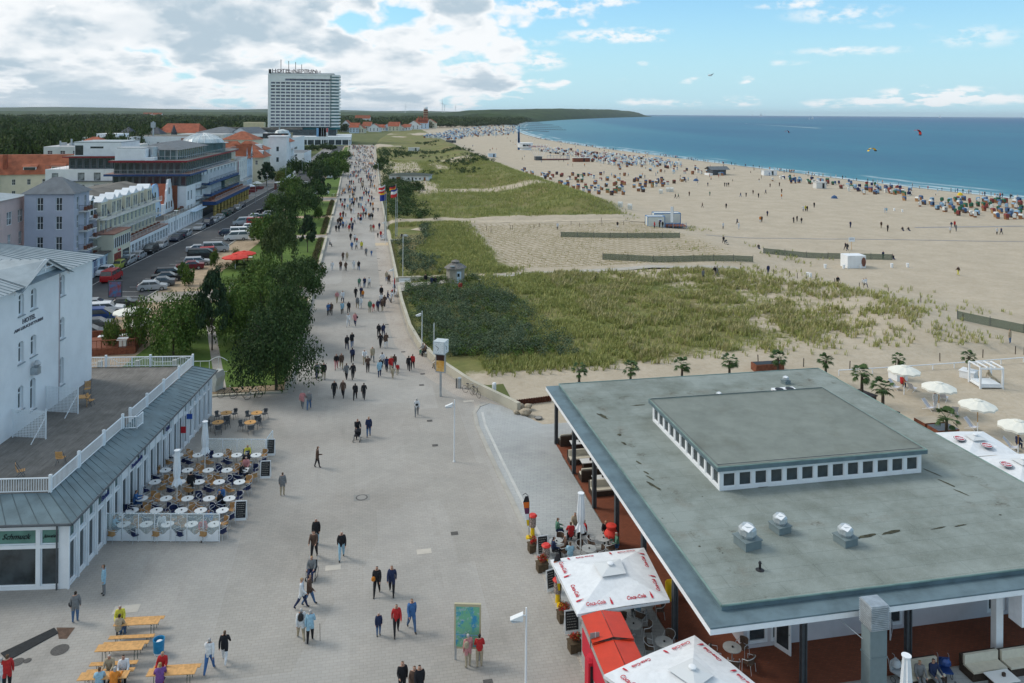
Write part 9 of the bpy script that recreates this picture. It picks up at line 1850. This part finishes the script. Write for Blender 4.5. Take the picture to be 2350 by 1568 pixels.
# ================================================================ beach club: palms, bed, deck chairs, rail
pf=leafmat('palm_fronds',(.045,.085,.025),(.025,.05,.018),(.08,.13,.04));pbx=[mat('planter_black_brown',(.035,.022,.018),.7),white]
def palm(px,py,lab,s=1.0,wb=0,hid=False):
 x,y=P(px,py,-.1+1.6*s);z=hgt(x,y);t=thing('palm_tree',lab,'palm',(x,y,z),rnd.random(),'potted fan palms');m=MB()
 if not hid:m.cbox((0,0,0),(1.1*s,1.1*s,.6*s),pbx[wb]);m.cbox((0,0,.55*s),(1.2*s,1.2*s,.06*s),pbx[wb]);m.build('planter',t);m=MB()
 m.tube((0,0,.3*s),(.03,0,1.75*s),.1*s,bark,.07*s,8);m.build('trunk',t);rr=np.random.RandomState(int(px));V=[]
 for i in range(30):
  a=rr.rand()*6.283;e=rr.uniform(-.7,1.2);d=Vector((math.cos(a)*math.cos(e),math.sin(a)*math.cos(e),math.sin(e)));c=Vector((.03,0,1.75*s))+d*(.38*s);q=d.to_track_quat('X','Z')
  for k in range(9):b_=(k-4)*.26;f_=q@Vector((math.cos(b_),math.sin(b_),-.18));sd=q@Vector((-math.sin(b_),math.cos(b_),0));L_=(.36-.02*abs(k-4))*s;V+=[c,c+f_*L_*.6+sd*.03*s,c+f_*L_-Vector((0,0,.10*s)),c+f_*L_*.6-sd*.03*s]
  V+=[Vector((.03,0,1.75*s)),c+Vector((0,0,.01)),c,Vector((.03,0,1.73*s))]
 V=np.array([tuple(v_)for v_ in V]);o_=npmesh('fronds',V,quads(V),pf);o_.parent=t
for i,(px,py,s,wb)in enumerate([(1329,853,1.0,0),(1447,850,1.05,0),(1565,842,1.1,0),(1674,834,1.1,0),(1785,826,1.1,0),(1895,832,1.05,0),(2061,828,.9,1),(2223,822,.95,1),(1978,864,1.25,0),(2026,898,1.35,0),(2172,966,1.2,0)]):palm(px,py,'potted fan palm, '+['first from the left above the far roof edge','second from the left above the roof edge','third above the roof edge','fourth above the roof edge','fifth, above the brown crate','sixth, at the roof corner','behind the farthest cream parasol','in a white planter beside the canopy bed','beside the roof, farther of two dark planters','beside the roof, nearer of two dark planters','beside the brown crates and white parasols'][i],s*1.3,wb)
t=thing('canopy_bed','white four poster sun bed with open canopy on the sand','sun bed',(*PG(2262,885)[:2],-.3),R(-12));m=MB()
for a in(-1.1,1.1):
 for b_ in(-1.0,1.0):m.cbox((a,b_,0),(.16,.16,2.2),white)
m.build('post',t);m=MB();[m.box((-1.2,s_-.06,2.1),(1.2,s_+.06,2.26),white)for s_ in(-1,1)];[m.box((s_-.06,-1,2.26),(s_+.06,1,2.36),white)for s_ in(-1.1,-.4,.4,1.1)];m.build('canopy',t);m=MB();m.box((-1.1,-1,.3),(1.1,1,.45),white);m.box((-1.0,-.9,.453),(1.0,.9,.62),lampw);m.build('mattress',t)
person((*PG(2274,878)[:2],.02),'z',40,'t','t',None,1,0,'on the white canopy bed')
cv=mat('deck_chair_canvas',(.58,.60,.68),.9)
def deck_chair(px,py,rz,lab):x,y,z=PG(px,py);t=thing('deck_chair',lab,'deck chair',(x,y,z),rz,'white deck chairs');m=MB();[m.path([(s_,-.5,0),(s_,.5,.9)],.02,lampw,4)or m.path([(s_,.4,0),(s_,-.55,.35)],.02,lampw,4)for s_ in(-.28,.28)];m.build('frame',t);m=MB();m.poly([(-.27,-.5,.34),(.27,-.5,.34),(.27,-.05,.25),(-.27,-.05,.25)],cv);m.poly([(-.27,-.05,.25),(.27,-.05,.25),(.27,.5,.9),(-.27,.5,.9)],cv);m.build('canvas',t)
for px,py,a,lb in((2092,898,2,'right of the farthest parasol pole'),(2052,893,.5,'left of the farthest parasol pole'),(2130,940,.4,'left of the second parasol'),(2165,920,2.2,'behind the second parasol'),(2190,952,2.6,'between second and third parasols'),(2228,985,.4,'under the third parasol'),(2318,1032,.7,'by the right picture edge')):deck_chair(px,py,a,'white deck chair '+lb)
for px,py,t_,ex in((2070,890,'r','under the farthest cream parasol'),(2336,1030,'n','by the right picture edge on a deck chair')):x,y,z=PG(px,py);person((x,y,z-.05),'t',120,t_,'n',None,1,0,ex)
m=MB();x0,y0=P(2095,978);
for i in range(2):m.box((x0+.1,y0-1.6*i,-.1),(x0+2.1,y0-1.5-1.6*i+.15,.75),rwood,top=[sand,dsteel][i])
tag(m.build('storage_crate'),'brown wooden crates beside the pavilion roof next to a palm','crate');x,y=P(1768,852);m=MB();m.box((x-1.6,y,-.1),(x+1.6,y+1.2,.7),rwood);m.box((x-1.5,y+.1,.703),(x+1.5,y+1.1,.72),black);tag(m.build('storage_crate'),'dark brown crate behind the far roof edge','crate')
m=MB();rp_=[PG(1925,862),PG(2040,855),PG(2190,845),PG(2349,832),PG(2480,824)]
for a,b_ in zip(rp_,rp_[1:]):
 m.tube((a[0],a[1],a[2]+.55),(b_[0],b_[1],b_[2]+.55),.055,white,n=6)
 for k in range(3):q=Vector(a).lerp(Vector(b_),k/3);m.tube(q,q+Vector((0,0,.55)),.06,white,n=6)
tag(m.build('white_rail'),'low white wooden rail fencing the club sand','railing')
# net fences and path posts
net,h,b=node_mat('green_net');b.inputs['Base Color'].default_value=(.11,.16,.11,1);b.inputs['Alpha'].default_value=.55
def netf(pts,lab,hh=1.15):
 g_=[PG(*p)for p in pts];t=thing('net_fence',lab,'fence',(0,0,0));m=MB();m2=MB();prev=None
 for a,b_ in zip(g_,g_[1:]):
  k=max(2,int(math.dist(a[:2],b_[:2])/3.2))
  for i in range(k+1):
   x,y=a[0]+(b_[0]-a[0])*i/k,a[1]+(b_[1]-a[1])*i/k;z=hgt(x,y);m2.tube((x,y,z-.1),(x,y,z+hh+.15),.04,dsteel,n=5);c=(x,y,z+hh*rnd.uniform(.92,1));lo=(x,y,z)
   if prev:m.poly([prev[1],lo,c,prev[0]],net);m.poly([(q[0],q[1]+.03,q[2])for q in(prev[0],c,lo,prev[1])],net)
   prev=(c,lo)
  prev=prev
 m.build('net',t);m2.build('post',t)
netf([(1287,544),(1400,546),(1560,546)],'green net fence at the far side of the planted field');netf([(1383,596),(1500,602),(1728,601)],'green net fence crossing the near part of the planted field');netf([(1752,582),(1900,594),(2048,597)],'green net fence behind the white container hut');netf([(2197,733),(2350,765),(2450,785)],'green net fence at the right edge above the dune')
OW=ordn+['seventh','eighth','ninth','tenth','eleventh','twelfth','thirteenth']
def posts(pts,n_,lab,hh=1.0):
 g_=[PG(*p)[:2]for p in pts]
 for i in range(n_):t_=i/(n_-1)*(len(g_)-1);k=min(int(t_),len(g_)-2);f_=t_-k;x,y=g_[k][0]*(1-f_)+g_[k+1][0]*f_,g_[k][1]*(1-f_)+g_[k+1][1]*f_;m=MB();m.tube((0,0,-.2),(rnd.uniform(-.05,.05),0,hh),.05,bark,n=6);tag(m.build('path_post',loc=(x,y,hgt(x,y))),'short dark wooden post, %s from the left %s'%(OW[i],lab),'post','posts '+lab)
posts([(1250,655),(1480,640),(1700,628),(1850,640)],13,'along the near dune path');posts([(1060,525),(1480,517)],9,'along the far dune path');posts([(1740,833),(1950,848),(2350,815)],9,'between palms and dune grass',.9);posts([(1830,640),(1930,655),(2085,685),(2330,800)],8,'along the seaward dune edge');posts([(1075,535),(1200,524),(1380,512)],6,'on the sandy foot of the big dune')
# small things on the sand
for i,(c_,px,py,w_,c3,lb)in enumerate([(qs,822,725,1.3,clo['blue'],'blue covered boat shaped tent on open sand'),(qb,1940,600,1.3,clo['blue'],'small blue beach tent near the bar'),(qs,1835,700,1.2,MATS['bright_yellow'],'yellow beach tent by the waterline'),(qs,1330,640,1.1,clo['red'],'red beach tent at the waterline')]):x,y,z=PG(*c_(px,py));m=MB();m.lathe((0,0,0),[(w_,0),(w_*.7,.7),(.1,1.1)],c3,8,1,.6);tag(m.build('beach_tent',loc=(x,y,z)),lb,'tent')
for i,(px,py)in enumerate([(748,1288),(897,1290),(1033,1288),(1284,1282),(1412,1280),(628,1360),(605,1355),(1305,825),(1370,835)]):x,y,z=PG(*qs(px,py));m=MB();m.lathe((0,0,0),[(.22,0),(.27,.75)],white,8);tag(m.build('beach_bin',loc=(x,y,z)),'white bin on the sand around the white container hut','litter bin','white bins on the sand')
x,y,z=PG(*qs(948,1140));m=MB();m.box((-.7,-.02,1.7),(.7,.02,2.6),white);m.box((-.5,-.03,2.2),(.5,-.021,2.3),blue);m.tube((0,.03,0),(0,.03,2.6),.04,wood);tag(m.build('carried_sign',loc=(x+.4,y,z)),'white sign on a pole held by two walkers on the sand','sign')
for i,(px,py,c3)in enumerate([(2350/2.184*0+1487,205,fr_),(1127,355,MATS['bright_yellow']),(441,198,fr_)]):
 d=(330,300,700)[i];X_,Y_=qs(px,py);x,y=DP(X_,d);z=HC-(Y_-260-RHO*(X_-1175))*d/F_PX;m=MB();s_=(1.8,1.8,2.2)[i]
 for k in range(8):a0,a1=R(15+150*k/8),R(15+150*(k+1)/8);m.poly([(s_*math.cos(a0),-.7,s_*math.sin(a0)),(s_*math.cos(a1),-.7,s_*math.sin(a1)),(s_*.9*math.cos(a1),.7,s_*.9*math.sin(a1)),(s_*.9*math.cos(a0),.7,s_*.9*math.sin(a0))],c3 if k%3 else black)
 o_=m.build('kite',loc=(x,y,z));o_.rotation_euler=(0,R((40,0,20)[i]),0);tag(o_,['large red kite flying over the sea at right','yellow kite just above the sea','small red kite far out over the sea'][i],'kite')
for i,(px,py,s_)in enumerate([(232,68,11),(648,85,10),(620,88,5),(1198,77,5),(1675,78,9),(163,52,7),(265,47,7),(430,50,6),(112,124,5)]):
 X_,Y_=qs(px,py);x,y=P(X_,max(Y_,263.2+RHO*(X_-1175)),-2);k=math.hypot(x,y)/3000;o_=thing('sailing_boat' if i not in(3,8)else 'motor_boat',['white sailing boat nearest the headland','tallest white sailing boat in mid sea','small sail beside the tallest boat','white motor boat near the horizon','white sailing boat farthest right','tiny sail on the horizon above the headland side','second tiny sail on the horizon','third tiny sail on the horizon','white speedboat drawing a wake'][i],'boat',(x,y,-2),0,'boats at sea');m=MB();L_=max(6,s_*k*1.1);m.prism([(-L_/2,0),(-L_*.3,-L_*.12),(L_*.3,-L_*.1),(L_*.5,0),(L_*.3,L_*.1),(-L_*.3,L_*.12)],0,L_*.12,white);m.build('hull',o_)
 if i not in(3,8):m=MB();m.poly([(0,0,L_*.15),(-L_*.4,.2,L_*.18),(0,0,L_*1.2)],white);m.poly([(0,0,L_*.15),(0,0,L_*1.2),(L_*.35,-.2,L_*.2)],white);m.tube((0,0,0),(0,0,L_*1.25),L_*.012,steel,n=4);m.build('sail',o_)
wk=mat('wake_foam',(.5,.58,.6),.7);m=MB();a,b_=P(*qs(112,124),-2),P(*qs(700,160),-2);d=(Vector(b_)-Vector(a));n_=Vector((-d.y,d.x)).normalized();m.poly([(*a,-1.96),(*(Vector(b_)-n_*7),-1.96),(*(Vector(b_)+n_*7),-1.96)],wk);tag(m.build('wake'),kind='structure')
gy=[(1260,700,300.5),(1300,655,297),(1290,640,292.5),(1285,0,288.5),(1270,0,285),(1245,0,282),(1240,0,279.5)]
for i,(x1_,_,py)in enumerate(gy):a,b_=P(1196-i*2,py-1,-2),P(x1_,py+2,-2);k=16;t=thing('groyne','dark row of wooden piles running into the sea, %s from the beach tower'%(ordn+['seventh'])[i],'groyne',(0,0,0),0,'groynes');m=MB();[strip(m,[(a[0]+(b_[0]-a[0])*j/40,a[1]+(b_[1]-a[1])*j/40),(a[0]+(b_[0]-a[0])*(j+1)/40,a[1]+(b_[1]-a[1])*(j+1)/40)],.5,-3,-1.2-.4*(j%2),bark)for j in range(40)];m.build('pile_row',t)
d=60;x,y=DP(1629,d);z=HC-(173-260-RHO*454)*d/F_PX;m=MB();m.ball((0,0,0),.09,lampw,6,.8,2.2);m.poly([(0,-.05,.03),(.15,-.05,.03),(.05,-.6,.14)],dsteel);m.poly([(0,.05,.03),(.05,.6,.14),(.15,.05,.03)],dsteel);tag(m.build('seagull',loc=(x,y,z)),'gull gliding in the blue sky above the sea','bird')
# ---------------------------------------------------------------- air: far woods fade to blue
hm_=bpy.data.materials.new('sea_air');hm_.use_nodes=True;tn=hm_.node_tree;tn.nodes.clear();vo=tn.nodes.new('ShaderNodeVolumePrincipled');vo.inputs['Color'].default_value=(.80,.90,1,1);vo.inputs['Density'].default_value=3.2e-5;vo.inputs['Anisotropy'].default_value=.1;mo=tn.nodes.new('ShaderNodeOutputMaterial');tn.links.new(vo.outputs[0],mo.inputs['Volume'])
m=MB();m.box((-31000,-500,-5),(31000,26500,136),hm_);tag(m.build('haze'),kind='stuff')
# look-alikes: say which one, counted from the left of the view
by={}
for o_ in col.objects:
 if o_.parent is None and 'label' in o_:by.setdefault(o_['label'],[]).append(o_)
for lb,L_ in by.items():
 if len(L_)>1 and len(lb.split())<=13:
  ax_=lambda q:(q.location.x*cpsi+q.location.y*spsi)/max(1,-q.location.x*spsi+q.location.y*cpsi)
  for i,q in enumerate(sorted(L_,key=ax_)):
   if i<13:q['label']=lb+', %s from left'%OW[i]
